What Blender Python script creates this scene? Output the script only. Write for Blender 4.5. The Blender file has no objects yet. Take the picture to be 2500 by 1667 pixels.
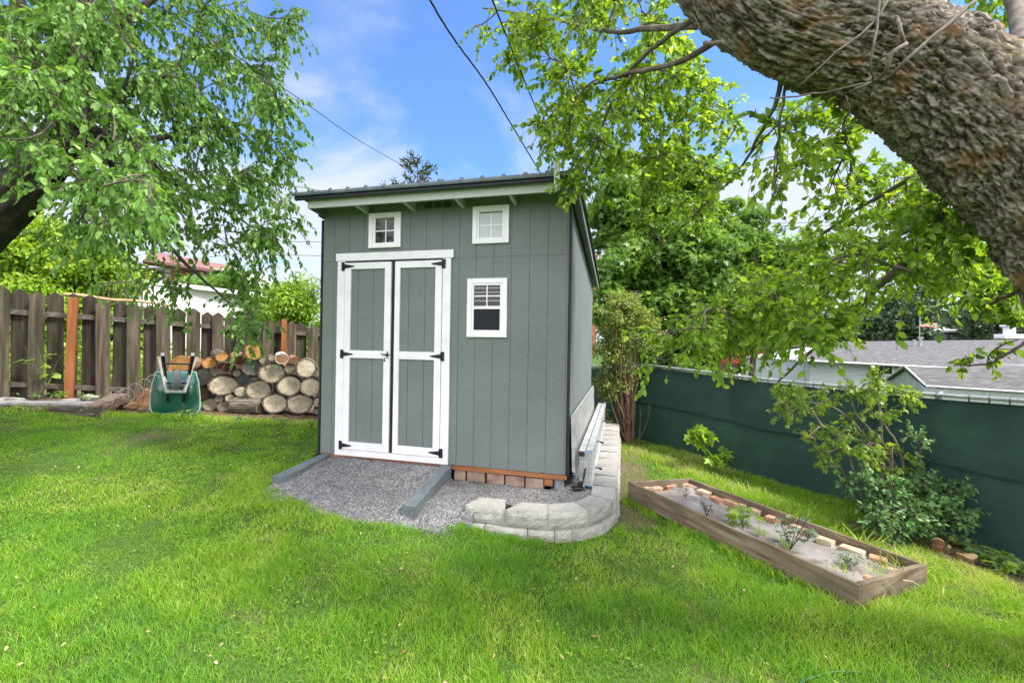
import bpy, math, random
import numpy as np
from mathutils import Vector, Matrix, noise as mnoise

# ------------------------------------------------------------------ scene, camera, world, sun
sc = bpy.context.scene
C = sc.collection
random.seed(7)
RNG = np.random.default_rng(11)
R = math.radians

FPX, U0, V0 = 1065.47, 1250.0, 833.5          # focal length and centre, in pixels of the 2500 px wide photograph
ROLL, PITCH, CAMZ = 0.016542, 0.001143, 1.398
cd = bpy.data.cameras.new('camera'); cam = bpy.data.objects.new('camera', cd); C.objects.link(cam)
cd.sensor_width = 36.0; cd.lens = FPX / 2500 * 36; cd.clip_start = 0.05; cd.clip_end = 2000
rr = Matrix(((math.cos(ROLL), -math.sin(ROLL), 0), (0, 0, -1), (math.sin(ROLL), math.cos(ROLL), 0)))   # columns: right, up, back
cam.matrix_world = Matrix.Translation((0, 0, CAMZ)) @ (Matrix.Rotation(PITCH, 3, 'X') @ rr).to_4x4()
sc.camera = cam

SUN_AZ, SUN_EL = R(104), R(54)                 # azimuth from +Y (view direction) towards +X
world = bpy.data.worlds.new('World'); sc.world = world; world.use_nodes = True
wn, wl = world.node_tree.nodes, world.node_tree.links
wn.clear()
sky = wn.new('ShaderNodeTexSky'); sky.sky_type = 'NISHITA'; sky.sun_disc = False
sky.sun_elevation = SUN_EL; sky.sun_rotation = SUN_AZ; sky.air_density = 1.0; sky.dust_density = 0.3; sky.ozone_density = 2.5
tc = wn.new('ShaderNodeTexCoord'); sep = wn.new('ShaderNodeSeparateXYZ'); wl.new(tc.outputs['Generated'], sep.inputs[0])
# cloud layer: direction projected on a plane overhead
addz = wn.new('ShaderNodeMath'); addz.operation = 'ADD'; addz.inputs[1].default_value = 0.16; wl.new(sep.outputs['Z'], addz.inputs[0])
mx = wn.new('ShaderNodeMath'); mx.operation = 'MAXIMUM'; mx.inputs[1].default_value = 0.05; wl.new(addz.outputs[0], mx.inputs[0])
dx = wn.new('ShaderNodeMath'); dx.operation = 'DIVIDE'; wl.new(sep.outputs['X'], dx.inputs[0]); wl.new(mx.outputs[0], dx.inputs[1])
dy = wn.new('ShaderNodeMath'); dy.operation = 'DIVIDE'; wl.new(sep.outputs['Y'], dy.inputs[0]); wl.new(mx.outputs[0], dy.inputs[1])
cmb = wn.new('ShaderNodeCombineXYZ'); wl.new(dx.outputs[0], cmb.inputs[0]); wl.new(dy.outputs[0], cmb.inputs[1]); cmb.inputs[2].default_value = 3.3
nz = wn.new('ShaderNodeTexNoise'); nz.inputs['Scale'].default_value = 1.25; nz.inputs['Detail'].default_value = 9; nz.inputs['Roughness'].default_value = 0.56
nz.inputs['Distortion'].default_value = 0.5
wl.new(cmb.outputs[0], nz.inputs['Vector'])
# more cloud towards the horizon
hz = wn.new('ShaderNodeMapRange'); hz.inputs['From Min'].default_value = 0.29; hz.inputs['From Max'].default_value = 0.51
hz.inputs['To Min'].default_value = 0.27; hz.inputs['To Max'].default_value = -0.10; wl.new(sep.outputs['Z'], hz.inputs['Value'])
ad0 = wn.new('ShaderNodeMath'); ad0.operation = 'ADD'; wl.new(nz.outputs['Fac'], ad0.inputs[0]); wl.new(hz.outputs['Result'], ad0.inputs[1])
# unseen bright cloud added overhead and behind the camera as fill light
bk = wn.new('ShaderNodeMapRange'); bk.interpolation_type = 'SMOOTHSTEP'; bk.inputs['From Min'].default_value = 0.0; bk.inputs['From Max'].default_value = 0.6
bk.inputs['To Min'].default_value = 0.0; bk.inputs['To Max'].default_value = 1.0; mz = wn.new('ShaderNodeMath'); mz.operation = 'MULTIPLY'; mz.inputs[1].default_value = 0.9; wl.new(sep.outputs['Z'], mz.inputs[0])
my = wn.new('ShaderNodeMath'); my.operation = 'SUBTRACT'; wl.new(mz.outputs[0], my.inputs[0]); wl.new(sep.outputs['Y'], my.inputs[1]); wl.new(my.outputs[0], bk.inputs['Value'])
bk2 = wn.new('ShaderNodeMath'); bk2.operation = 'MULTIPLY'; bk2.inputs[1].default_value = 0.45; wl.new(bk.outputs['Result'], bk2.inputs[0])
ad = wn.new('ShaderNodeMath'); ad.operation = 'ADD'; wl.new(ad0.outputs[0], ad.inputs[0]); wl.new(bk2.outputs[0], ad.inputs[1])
cr = wn.new('ShaderNodeMapRange'); cr.interpolation_type = 'SMOOTHSTEP'
cr.inputs['From Min'].default_value = 0.49; cr.inputs['From Max'].default_value = 0.78
cr.inputs['To Min'].default_value = 0.05; cr.inputs['To Max'].default_value = 0.92
wl.new(ad.outputs[0], cr.inputs['Value'])
tint = wn.new('ShaderNodeMix'); tint.data_type = 'RGBA'; tint.blend_type = 'MULTIPLY'; tint.inputs[0].default_value = 1.0
tint.inputs[7].default_value = (0.50, 0.75, 1.04, 1)
wl.new(sky.outputs[0], tint.inputs[6])
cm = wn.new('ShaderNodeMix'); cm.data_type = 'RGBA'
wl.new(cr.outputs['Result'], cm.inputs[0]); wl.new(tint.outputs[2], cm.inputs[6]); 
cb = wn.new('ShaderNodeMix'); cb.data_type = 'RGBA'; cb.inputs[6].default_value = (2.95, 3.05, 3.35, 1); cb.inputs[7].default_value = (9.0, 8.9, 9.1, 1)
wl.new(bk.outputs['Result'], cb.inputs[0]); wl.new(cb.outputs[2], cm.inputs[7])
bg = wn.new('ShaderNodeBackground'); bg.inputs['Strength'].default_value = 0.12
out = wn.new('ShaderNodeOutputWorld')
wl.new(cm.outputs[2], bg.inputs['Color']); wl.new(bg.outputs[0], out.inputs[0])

sd = bpy.data.lights.new('sun', 'SUN'); sun = bpy.data.objects.new('sun', sd); C.objects.link(sun)
sd.energy = 3.0; sd.angle = R(12); sd.color = (1.0, 0.95, 0.87)
sdir = Vector((math.sin(SUN_AZ) * math.cos(SUN_EL), math.cos(SUN_AZ) * math.cos(SUN_EL), math.sin(SUN_EL)))
sun.rotation_euler = sdir.to_track_quat('Z', 'Y').to_euler(); sun.location = sdir * 60

sc.view_settings.view_transform = 'Standard'; sc.view_settings.look = 'None'
sc.view_settings.exposure = 1.4; sc.view_settings.gamma = 1.0
sc.render.engine = 'CYCLES'
sc.cycles.use_denoising = True
sc.cycles.max_bounces = 8; sc.cycles.diffuse_bounces = 4; sc.cycles.transmission_bounces = 4; sc.cycles.transparent_max_bounces = 6
sc.cycles.caustics_reflective = False; sc.cycles.caustics_refractive = False

# ------------------------------------------------------------------ geometry helpers
def ray(u, v):
    a, b = u - U0, v - V0
    x = a * math.cos(ROLL) + b * math.sin(ROLL); z = -(-a * math.sin(ROLL) + b * math.cos(ROLL))
    return Vector((x / FPX, 1.0, z / FPX + PITCH))
def W(u, v, d):                                # a point of the place at depth d (metres) seen at photo pixel u, v
    q = ray(u, v); return Vector((q.x * d, d, CAMZ + q.z * d))
PSI = 0.248238
FX = Vector((math.cos(PSI), -math.sin(PSI), 0)); FY = Vector((math.sin(PSI), math.cos(PSI), 0)); SO = Vector((-2.3819, 5.3785, 0))
def SH(X, Y, Z): return SO + FX * X + FY * Y + Vector((0, 0, Z))     # shed frame: X along the front, Y to the back
def toSH(p): q = Vector(p) - SO; return q.dot(FX), q.dot(FY)
def sstep(a, b, x):
    t = np.clip((x - a) / (b - a), 0, 1); return t * t * (3 - 2 * t)

FA, FB = Vector((4.82, 4.12)), Vector((2.73, 8.5))                    # right fence line (ground plan)
FD = (FB - FA).normalized(); FN = Vector((-FD.y, FD.x)) * -1
if FN.x < 0: FN = -FN
CP = np.array([(-2.38, 5.38, -.05), (-2.6, 4.6, -.18), (-5.4, 7.0, .13), (-4, 7.6, .07), (-3, 7.4, .02), (-7.2, 6.8, .22), (-8.3, 7.4, .3), (-6.0, 8.9, .1), (-4.7, 9.8, 0),
 (-5, 3, -.06), (-3, 2.5, -.27), (0, 2.4, -.42), (0, 0, -.45), (-4, 0, -.25), (-7, 4, .12), (-9, 6, .35), (-9, 1, .1),
 (-1.0, 4.2, -.27), (.2, 3.9, -.41), (.9, 3.6, -.43), (1.3, 4.3, -.42), (1.33, 5., -.39), (2.2, 5.5, -.46), (1.8, 3.9, -.36), (2.32, 2.91, -.33), (3.22, 3.39, -.45), (2.8, 4.5, -.45),
 (4.82, 4.12, -.58), (3.8, 6.3, -.55), (2.73, 8.5, -.52), (1.9, 7.5, -.45), (1.6, 6.2, -.4), (3.9, 4.6, -.53), (2, 1.5, -.4), (4.5, 2.5, -.5), (5.9, 1.8, -.62), (3, 0, -.45),
 (0, 9, -.3), (1.5, 11, -.5), (-3, 11, 0), (-8, 12, .2)])
def G(x, y):
    x = np.asarray(x, float); y = np.asarray(y, float)
    num = np.zeros_like(x); den = np.zeros_like(x)
    for cx, cy, cz in CP:
        w = 1.0 / ((x - cx) ** 2 + (y - cy) ** 2 + .30) ** 1.6
        num += w * cz; den += w
    z = num / den
    s = (x - FA.x) * FN.x + (y - FA.y) * FN.y
    z = z - 2.4 * sstep(0.3, 11, s)
    return z
def g(x, y): return float(G(x, y))
def ground_at(u, v):                           # where the line of sight through a pixel meets the ground
    q = ray(u, v); lo, hi = .5, 60.
    for _ in range(40):
        m = (lo + hi) / 2
        if CAMZ + q.z * m > g(q.x * m, m): lo = m
        else: hi = m
    return Vector((q.x * lo, lo, g(q.x * lo, lo)))

class MB:
    def __init__(s): s.v = []; s.f = []; s.uv = None; s.sm = False
    def add(s, vs, fs):
        n = len(s.v); s.v += [Vector(p) for p in vs]; s.f += [tuple(i + n for i in f) for f in fs]; return s
    def box(s, x0, x1, y0, y1, z0, z1, bev=0.0):
        if bev <= 0:
            return s.add([(x0,y0,z0),(x1,y0,z0),(x1,y1,z0),(x0,y1,z0),(x0,y0,z1),(x1,y0,z1),(x1,y1,z1),(x0,y1,z1)],
                         [(0,3,2,1),(4,5,6,7),(0,1,5,4),(1,2,6,5),(2,3,7,6),(3,0,4,7)])
        m = Matrix.Identity(3); return s.obox(((x0+x1)/2,(y0+y1)/2,(z0+z1)/2), (x1-x0, y1-y0, z1-z0), m, bev)
    def obox(s, c, size, m=None, bev=0.0):     # oriented box with chamfered edges
        m = m or Matrix.Identity(3); c = Vector(c)
        hx, hy, hz = size[0]/2, size[1]/2, size[2]/2; b = min(bev, hx*.45, hy*.45, hz*.45)
        if b <= 0:
            vs = [(sx*hx, sy*hy, sz*hz) for sz in (-1,1) for sx, sy in ((-1,-1),(1,-1),(1,1),(-1,1))]
            fs = [(0,3,2,1),(4,5,6,7),(0,1,5,4),(1,2,6,5),(2,3,7,6),(3,0,4,7)]
            return s.add([c + m @ Vector(p) for p in vs], fs)
        vs = []; idx = {}
        for sx in (-1,1):
            for sy in (-1,1):
                for sz in (-1,1):
                    for a in range(3):
                        p = [sx*hx, sy*hy, sz*hz]
                        for k in range(3):
                            if k != a: p[k] -= (sx,sy,sz)[k]*b
                        idx[(sx,sy,sz,a)] = len(vs); vs.append(c + m @ Vector(p))
        fs = []
        def q(*k): fs.append(tuple(idx[i] for i in k))
        for a in range(3):
            for sg in (-1,1):
                o = [k for k in range(3) if k != a]
                ks = []
                for s1, s2 in ((-1,-1),(1,-1),(1,1),(-1,1)):
                    t = [0,0,0]; t[a] = sg; t[o[0]] = s1; t[o[1]] = s2; ks.append((t[0],t[1],t[2],a))
                q(*ks)
        for a in range(3):                     # edges along axis a
            o = [k for k in range(3) if k != a]
            for s1 in (-1,1):
                for s2 in (-1,1):
                    ks = []
                    for e, ax in ((-1,o[0]),(-1,o[1]),(1,o[1]),(1,o[0])):
                        t = [0,0,0]; t[a] = e; t[o[0]] = s1; t[o[1]] = s2; ks.append((t[0],t[1],t[2],ax))
                    q(*ks)
        for sx in (-1,1):
            for sy in (-1,1):
                for sz in (-1,1): q(*[(sx,sy,sz,a) for a in range(3)])
        return s.add(vs, fs)
    def tube(s, pts, rad, n=8, cap=True):
        pts = [Vector(p) for p in pts]; k = len(pts)
        rad = [rad]*k if isinstance(rad, (int, float)) else rad
        vs = []; fs = []; up = None
        for i, p in enumerate(pts):
            d = (pts[min(i+1,k-1)] - pts[max(i-1,0)]).normalized()
            if up is None:
                up = Vector((0,0,1)) if abs(d.z) < .9 else Vector((1,0,0))
            a = d.cross(up).normalized(); b = a.cross(d).normalized(); up = b
            for j in range(n):
                t = 2*math.pi*j/n; vs.append(p + (a*math.cos(t) + b*math.sin(t))*rad[i])
        for i in range(k-1):
            for j in range(n): fs.append((i*n+j, i*n+(j+1)%n, (i+1)*n+(j+1)%n, (i+1)*n+j))
        if cap: fs.append(tuple(range(n-1,-1,-1))); fs.append(tuple((k-1)*n+j for j in range(n)))
        return s.add(vs, fs)
    def cyl(s, a, b, r, n=12, r2=None): return s.tube([a, b], [r, r if r2 is None else r2], n)
    def poly(s, pts, d):                       # a flat outline with thickness d (a vector)
        n = len(pts); d = Vector(d); a = [Vector(p) for p in pts]
        return s.add(a + [p + d for p in a], [tuple(range(n)), tuple(range(2*n-1, n-1, -1))] + [(i, i+n, (i+1)%n+n, (i+1)%n) for i in range(n)])

ORG = {}
def mesh_from(name, V, F, mat, smooth=False):
    me = bpy.data.meshes.new(name); me.from_pydata([tuple(v) for v in V], [], F); me.update()
    if mat: me.materials.append(mat)
    if smooth:
        me.polygons.foreach_set('use_smooth', [True]*len(me.polygons))
    return me
def tag(o, label, cat=None, group=None, kind=None):
    if label: o['label'] = label
    if cat: o['category'] = cat
    if group: o['group'] = group
    if kind: o['kind'] = kind
    return o
def thing(name, label, cat, loc=(0,0,0), group=None, shed=False):
    o = bpy.data.objects.new(name, None); C.objects.link(o); o.empty_display_size = .1
    o.location = SH(*loc) if shed else Vector(loc)
    if shed: o.rotation_euler = (0, 0, -PSI)
    ORG[o.name] = Vector(loc)
    return tag(o, label, cat, group)
def part(name, mb, mat, parent, smooth=False, label=None, kind=None):   # mb in the parent's frame (shed or world axes), absolute coordinates
    org = ORG[parent.name]
    me = mesh_from(name, [p - org for p in mb.v], mb.f, mat, smooth)
    import bmesh
    bm = bmesh.new(); bm.from_mesh(me); bmesh.ops.recalc_face_normals(bm, faces=bm.faces); bm.to_mesh(me); bm.free()
    o = bpy.data.objects.new(name, me); C.objects.link(o); o.parent = parent; ORG[o.name] = org
    return tag(o, label, None, None, kind)
def solo(name, mb, mat, label, cat, loc, group=None, shed=False, kind=None, smooth=False):   # a thing that is one mesh
    org = Vector(loc)
    me = mesh_from(name, [p - org for p in mb.v], mb.f, mat, smooth)
    import bmesh
    bm = bmesh.new(); bm.from_mesh(me); bmesh.ops.recalc_face_normals(bm, faces=bm.faces); bm.to_mesh(me); bm.free()
    o = bpy.data.objects.new(name, me); C.objects.link(o)
    o.location = SH(*loc) if shed else org
    if shed: o.rotation_euler = (0, 0, -PSI)
    ORG[o.name] = org
    return tag(o, label, cat, group, kind)
def bulk(name, V, F, mat, parent=None, var=None, smooth=False, loc=None):
    """numpy mesh: V (n,3), F list of (array (m,k)) of equal-sided faces; var = per-vertex float attribute"""
    org = ORG[parent.name] if parent else Vector(loc or (0,0,0))
    me = bpy.data.meshes.new(name); V = np.asarray(V, np.float32) - np.array(org, np.float32)
    me.vertices.add(len(V)); me.vertices.foreach_set('co', V.ravel())
    Fs = [np.asarray(f, np.int32) for f in F]
    nl = sum(f.size for f in Fs); npoly = sum(len(f) for f in Fs)
    me.loops.add(nl); me.loops.foreach_set('vertex_index', np.concatenate([f.ravel() for f in Fs]))
    me.polygons.add(npoly)
    tot = np.concatenate([np.full(len(f), f.shape[1], np.int32) for f in Fs]); st = np.concatenate([[0], np.cumsum(tot)[:-1]]).astype(np.int32)
    me.polygons.foreach_set('loop_start', st); me.polygons.foreach_set('loop_total', tot)
    if smooth: me.polygons.foreach_set('use_smooth', np.ones(npoly, bool))
    if var is not None:
        at = me.attributes.new('var', 'FLOAT', 'POINT'); at.data.foreach_set('value', np.asarray(var, np.float32))
    me.update(calc_edges=True); me.materials.append(mat)
    o = bpy.data.objects.new(name, me); C.objects.link(o)
    if parent: o.parent = parent
    else: o.location = org
    ORG[o.name] = org
    return o

# ------------------------------------------------------------------ materials
def nodes(name):
    m = bpy.data.materials.new(name); m.use_nodes = True; nt = m.node_tree
    return m, nt, nt.nodes['Principled BSDF'], nt.nodes['Material Output']
def ramp(nt, stops, src):
    r = nt.nodes.new('ShaderNodeValToRGB'); e = r.color_ramp.elements
    while len(e) < len(stops): e.new(.5)
    for k, (p, c) in enumerate(stops): e[k].position = p; e[k].color = (*c, 1)
    nt.links.new(src, r.inputs[0]); return r
def mk(name, stops, scale=8, stretch=(1,1,1), detail=6, rough=.8, bump=.3, bscale=None, bdist=.01, metal=0, spec=.3, dirt=None, rand=0.0, distort=0.0, coat=0, bstretch=None):
    """stops: colour ramp over a noise in the object's own coordinates; dirt=(scale, colour, amount) adds stains"""
    m, nt, b, o = nodes(name); L = nt.links.new
    t = nt.nodes.new('ShaderNodeTexCoord'); mp = nt.nodes.new('ShaderNodeMapping'); mp.inputs['Scale'].default_value = stretch
    L(t.outputs['Object'], mp.inputs[0])
    oi = nt.nodes.new('ShaderNodeObjectInfo')
    ml = nt.nodes.new('ShaderNodeMath'); ml.operation = 'MULTIPLY'; ml.inputs[1].default_value = 37.0; L(oi.outputs['Random'], ml.inputs[0])
    L(ml.outputs[0], mp.inputs['Location'])
    n = nt.nodes.new('ShaderNodeTexNoise'); n.inputs['Scale'].default_value = scale; n.inputs['Detail'].default_value = detail; n.inputs['Distortion'].default_value = distort
    L(mp.outputs[0], n.inputs['Vector'])
    col = ramp(nt, stops, n.outputs['Fac']).outputs[0]
    if dirt:
        n2 = nt.nodes.new('ShaderNodeTexNoise'); n2.inputs['Scale'].default_value = dirt[0]; n2.inputs['Detail'].default_value = 8
        L(t.outputs['Object'], n2.inputs['Vector'])
        mr = nt.nodes.new('ShaderNodeMapRange'); mr.inputs['From Min'].default_value = .48; mr.inputs['From Max'].default_value = .7; mr.inputs['To Max'].default_value = dirt[2]
        L(n2.outputs['Fac'], mr.inputs['Value'])
        mi = nt.nodes.new('ShaderNodeMix'); mi.data_type = 'RGBA'; L(mr.outputs[0], mi.inputs[0]); L(col, mi.inputs[6]); mi.inputs[7].default_value = (*dirt[1], 1); col = mi.outputs[2]
    if rand:
        h = nt.nodes.new('ShaderNodeHueSaturation'); mr = nt.nodes.new('ShaderNodeMapRange'); mr.inputs['To Min'].default_value = 1-rand; mr.inputs['To Max'].default_value = 1+rand
        L(oi.outputs['Random'], mr.inputs['Value']); L(mr.outputs[0], h.inputs['Value']); L(col, h.inputs['Color']); col = h.outputs[0]
    L(col, b.inputs['Base Color'])
    b.inputs['Roughness'].default_value = rough; b.inputs['Metallic'].default_value = metal; b.inputs['Specular IOR Level'].default_value = spec
    b.inputs['Coat Weight'].default_value = coat
    if bump:
        n3 = nt.nodes.new('ShaderNodeTexNoise'); n3.inputs['Scale'].default_value = bscale or scale*3; n3.inputs['Detail'].default_value = 7
        if bstretch:
            m2 = nt.nodes.new('ShaderNodeMapping'); m2.inputs['Scale'].default_value = bstretch; L(t.outputs['Object'], m2.inputs[0]); L(m2.outputs[0], n3.inputs['Vector'])
        else: L(mp.outputs[0], n3.inputs['Vector'])
        bp = nt.nodes.new('ShaderNodeBump'); bp.inputs['Strength'].default_value = bump; bp.inputs['Distance'].default_value = bdist
        L(n3.outputs['Fac'], bp.inputs['Height']); L(bp.outputs[0], b.inputs['Normal'])
    return m
def leafmat(name, stops, trans=.4, tcol=1.6, rough=.42, spec=.35):
    """leaf: colour by per-leaf variation, partly translucent"""
    m, nt, b, o = nodes(name); L = nt.links.new
    a = nt.nodes.new('ShaderNodeAttribute'); a.attribute_name = 'var'
    r0 = ramp(nt, stops, a.outputs['Fac'])
    tx = nt.nodes.new('ShaderNodeTexCoord'); nn = nt.nodes.new('ShaderNodeTexNoise'); nn.inputs['Scale'].default_value = 38; nn.inputs['Detail'].default_value = 3; L(tx.outputs['Object'], nn.inputs['Vector'])
    rn = ramp(nt, [(.3,(.66,.70,.66)),(.5,(1,1,1)),(.72,(1.3,1.22,1.1))], nn.outputs['Fac'])
    r = nt.nodes.new('ShaderNodeMix'); r.data_type = 'RGBA'; r.blend_type = 'MULTIPLY'; r.inputs[0].default_value = 1; L(r0.outputs[0], r.inputs[6]); L(rn.outputs[0], r.inputs[7])
    L(r.outputs[2], b.inputs['Base Color']); b.inputs['Roughness'].default_value = rough; b.inputs['Specular IOR Level'].default_value = spec
    tr = nt.nodes.new('ShaderNodeBsdfTranslucent')
    v = nt.nodes.new('ShaderNodeMix'); v.data_type = 'RGBA'; v.blend_type = 'MULTIPLY'; v.inputs[0].default_value = 1; L(r.outputs[2], v.inputs[6]); v.inputs[7].default_value = (tcol*1.12, tcol*1.05, tcol*.5, 1)
    L(v.outputs[2], tr.inputs['Color'])
    ms = nt.nodes.new('ShaderNodeMixShader'); ms.inputs[0].default_value = trans
    L(b.outputs[0], ms.inputs[1]); L(tr.outputs[0], ms.inputs[2]); L(ms.outputs[0], o.inputs[0])
    return m
# ------------------------------------------------------------------ ground, gravel, lawn
GRP = [(.1,.02),(.1,-.78),(.2,-.86),(.45,-.98),(.8,-1.05),(1.25,-1.1),(1.64,-1.08),(1.88,-1.06),(2.04,-.96),(2.12,-.80),(2.26,-.70),(2.6,-.6),(3.0,-.6),(3.3,-.42),(3.47,-.1),(3.5,.3),(3.5,4.1),(2.9,4.1),(2.9,.02)]
def inpoly(px, py, P):
    px = np.asarray(px); py = np.asarray(py); r = np.zeros(px.shape, bool); n = len(P)
    for i in range(n):
        x0, y0 = P[i]; x1, y1 = P[(i+1) % n]
        if y0 == y1: continue
        c = ((y0 > py) != (y1 > py)) & (px < (x1-x0)*(py-y0)/(y1-y0)+x0); r ^= c
    return r
cps, sps = math.cos(PSI), math.sin(PSI)
def shXY(x, y):
    qx, qy = x-SO.x, y-SO.y; return qx*cps-qy*sps, qx*sps+qy*cps
def gravel_z(X, Y):                            # shed frame: a mound rising to the doors, a flat bed on the right
    tt = np.clip(-Y/.9, 0, 1.3); slope = -.028 - (.115+.095*np.clip((X-.2)/1.4, 0, 1))*tt - .25*sstep(1.06, 1.35, -Y)
    side = -.178 - .13*sstep(.5, 1.1, -Y)*(1-sstep(2.3,2.5,X)) - .2*sstep(.98, 1.3, -Y) - .2*sstep(2.02,2.24,X)*sstep(.73,.83,-Y) - .03*sstep(0,2,Y)
    t = sstep(1.66, 1.80, X)
    return slope*(1-t) + side*t
def surf(x, y):
    X, Y = shXY(x, y); z = G(x, y)
    ins = inpoly(X, Y, GRP)
    under = (X > -.1) & (X < 3.2) & (Y > -.02) & (Y < 3.9)
    z = np.where(ins, np.minimum(z, gravel_z(X, Y)-.06), z)
    z = np.where(under, np.minimum(z, -.24), z)
    return z
def axis(a, b, step, far):
    c = list(np.arange(a, b+1e-6, step)); s = step; x = b
    while x < far: s *= 1.35; x += s; c.append(x)
    s = step; x = a
    while x > -far: s *= 1.35; x -= s; c.insert(0, x)
    return np.array(c)
gx = axis(-11, 8, .09, 320); gy = axis(-1, 13, .09, 320)
XX, YY = np.meshgrid(gx, gy); ZZ = surf(XX.ravel(), YY.ravel())
ZZ = ZZ + .012*np.sin(XX.ravel()*3.1+1.3*np.sin(YY.ravel()*2.3))*np.cos(YY.ravel()*2.7)
nxg, nyg = len(gx), len(gy)
ii = (np.arange(nyg-1)[:,None]*nxg + np.arange(nxg-1)[None,:]).ravel()
Fq = np.stack([ii, ii+1, ii+nxg+1, ii+nxg], 1)
def ground_material():
    m, nt, b, o = nodes('ground'); L = nt.links.new
    t = nt.nodes.new('ShaderNodeTexCoord')
    n1 = nt.nodes.new('ShaderNodeTexNoise'); n1.inputs['Scale'].default_value = 40; n1.inputs['Detail'].default_value = 6; L(t.outputs['Object'], n1.inputs['Vector'])
    n2 = nt.nodes.new('ShaderNodeTexNoise'); n2.inputs['Scale'].default_value = 1.1; n2.inputs['Detail'].default_value = 5; L(t.outputs['Object'], n2.inputs['Vector'])
    at = nt.nodes.new('ShaderNodeAttribute'); at.attribute_name = 'var'
    a = ramp(nt, [(.25,(.028,.05,.010)),(.5,(.05,.10,.016)),(.75,(.10,.12,.04))], n1.outputs['Fac'])
    c = ramp(nt, [(.3,(.07,.048,.032)),(.55,(.15,.11,.075)),(.75,(.26,.20,.14))], n1.outputs['Fac'])
    f = ramp(nt, [(.56,(0,0,0)),(.72,(.8,.8,.8))], n2.outputs['Fac'])
    mi = nt.nodes.new('ShaderNodeMix'); mi.data_type = 'RGBA'; mxm = nt.nodes.new('ShaderNodeMath'); mxm.operation = 'MAXIMUM'; L(f.outputs[0], mxm.inputs[0]); L(at.outputs['Fac'], mxm.inputs[1]); L(mxm.outputs[0], mi.inputs[0]); L(a.outputs[0], mi.inputs[6]); L(c.outputs[0], mi.inputs[7])
    L(mi.outputs[2], b.inputs['Base Color']); b.inputs['Roughness'].default_value = .95; b.inputs['Specular IOR Level'].default_value = .1
    bp = nt.nodes.new('ShaderNodeBump'); bp.inputs['Strength'].default_value = .6; bp.inputs['Distance'].default_value = .02; L(n1.outputs['Fac'], bp.inputs['Height']); L(bp.outputs[0], b.inputs['Normal'])
    return m
_x, _y = XX.ravel(), YY.ravel(); _s = (_x-FA.x)*FN.x+(_y-FA.y)*FN.y; _X, _Y = shXY(_x, _y)
bare = np.maximum.reduce([sstep(-1.15, -.8, _s)*(_s < .3)*(_y < 5.0)*(_y > 2.6), sstep(7.0, 7.15, _y)*(_x < -1.9)*(_x > -12)*(_y < 11), sstep(6.55, 6.7, _y)*(_x < -6.0)*(_x > -12), (_X > 3.5)*(_X < 4.0)*(_Y > -.2)*(_Y < 4.3)*.8])
gr = bulk('ground', np.stack([XX.ravel(), YY.ravel(), ZZ], 1), [Fq], ground_material(), smooth=True, var=bare)
tag(gr, 'gently sloping earth and grass ground of the yard', None, None, 'structure')

# gravel sheet and loose stones
def gravel_material():
    m, nt, b, o = nodes('gravel'); L = nt.links.new
    t = nt.nodes.new('ShaderNodeTexCoord')
    v = nt.nodes.new('ShaderNodeTexVoronoi'); v.inputs['Scale'].default_value = 95; L(t.outputs['Object'], v.inputs['Vector'])
    bw = nt.nodes.new('ShaderNodeSeparateColor'); L(v.outputs['Color'], bw.inputs[0])
    r = ramp(nt, [(0,(.08,.08,.087)),(.5,(.16,.16,.17)),(.85,(.25,.25,.26)),(1,(.40,.38,.35))], bw.outputs[0])
    L(r.outputs[0], b.inputs['Base Color']); b.inputs['Roughness'].default_value = .9; b.inputs['Specular IOR Level'].default_value = .2
    bp = nt.nodes.new('ShaderNodeBump'); bp.inputs['Strength'].default_value = .8; bp.inputs['Distance'].default_value = .008; bp.invert = True; L(v.outputs['Distance'], bp.inputs['Height']); L(bp.outputs[0], b.inputs['Normal'])
    return m
ax = np.arange(-.1, 3.62, .025); ay = np.arange(-1.3, 4.3, .025)
AX, AY = np.meshgrid(ax, ay); AX = AX.ravel(); AY = AY.ravel()
jit = np.array([mnoise.noise(Vector((a*6, b*6, 0))) for a, b in zip(AX, AY)])*.014
AZ = gravel_z(AX, AY) + jit
wx = SO.x + AX*cps + AY*sps; wy = SO.y - AX*sps + AY*cps
nax = len(ax); idx = (np.arange(len(ay)-1)[:,None]*nax + np.arange(nax-1)[None,:]).ravel()
cX, cY = AX[idx]+.0125, AY[idx]+.0125
GP2 = [(.1,.02),(.1,-.94),(.2,-1.02),(.45,-1.14),(.8,-1.21),(1.25,-1.26),(1.64,-1.24),(1.9,-1.2),(2.12,-1.1),(2.26,-.98),(2.3,-.70),(2.3,-.5),(2.6,-.52),(3.0,-.52),(3.3,-.38),(3.44,-.1),(3.48,.3),(3.48,4.1),(2.9,4.1),(2.9,.02)]
keep = inpoly(cX, cY, GP2)
Fg = np.stack([idx, idx+1, idx+nax+1, idx+nax], 1)[keep]
used = np.unique(Fg); remap = -np.ones(len(AX), int); remap[used] = np.arange(len(used))
gsheet = bulk('gravel', np.stack([wx, wy, AZ], 1)[used], [remap[Fg]], gravel_material(), smooth=True)
tag(gsheet, 'grey crushed gravel bed and ramp mound in front of the shed', None, None, 'structure')
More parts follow.
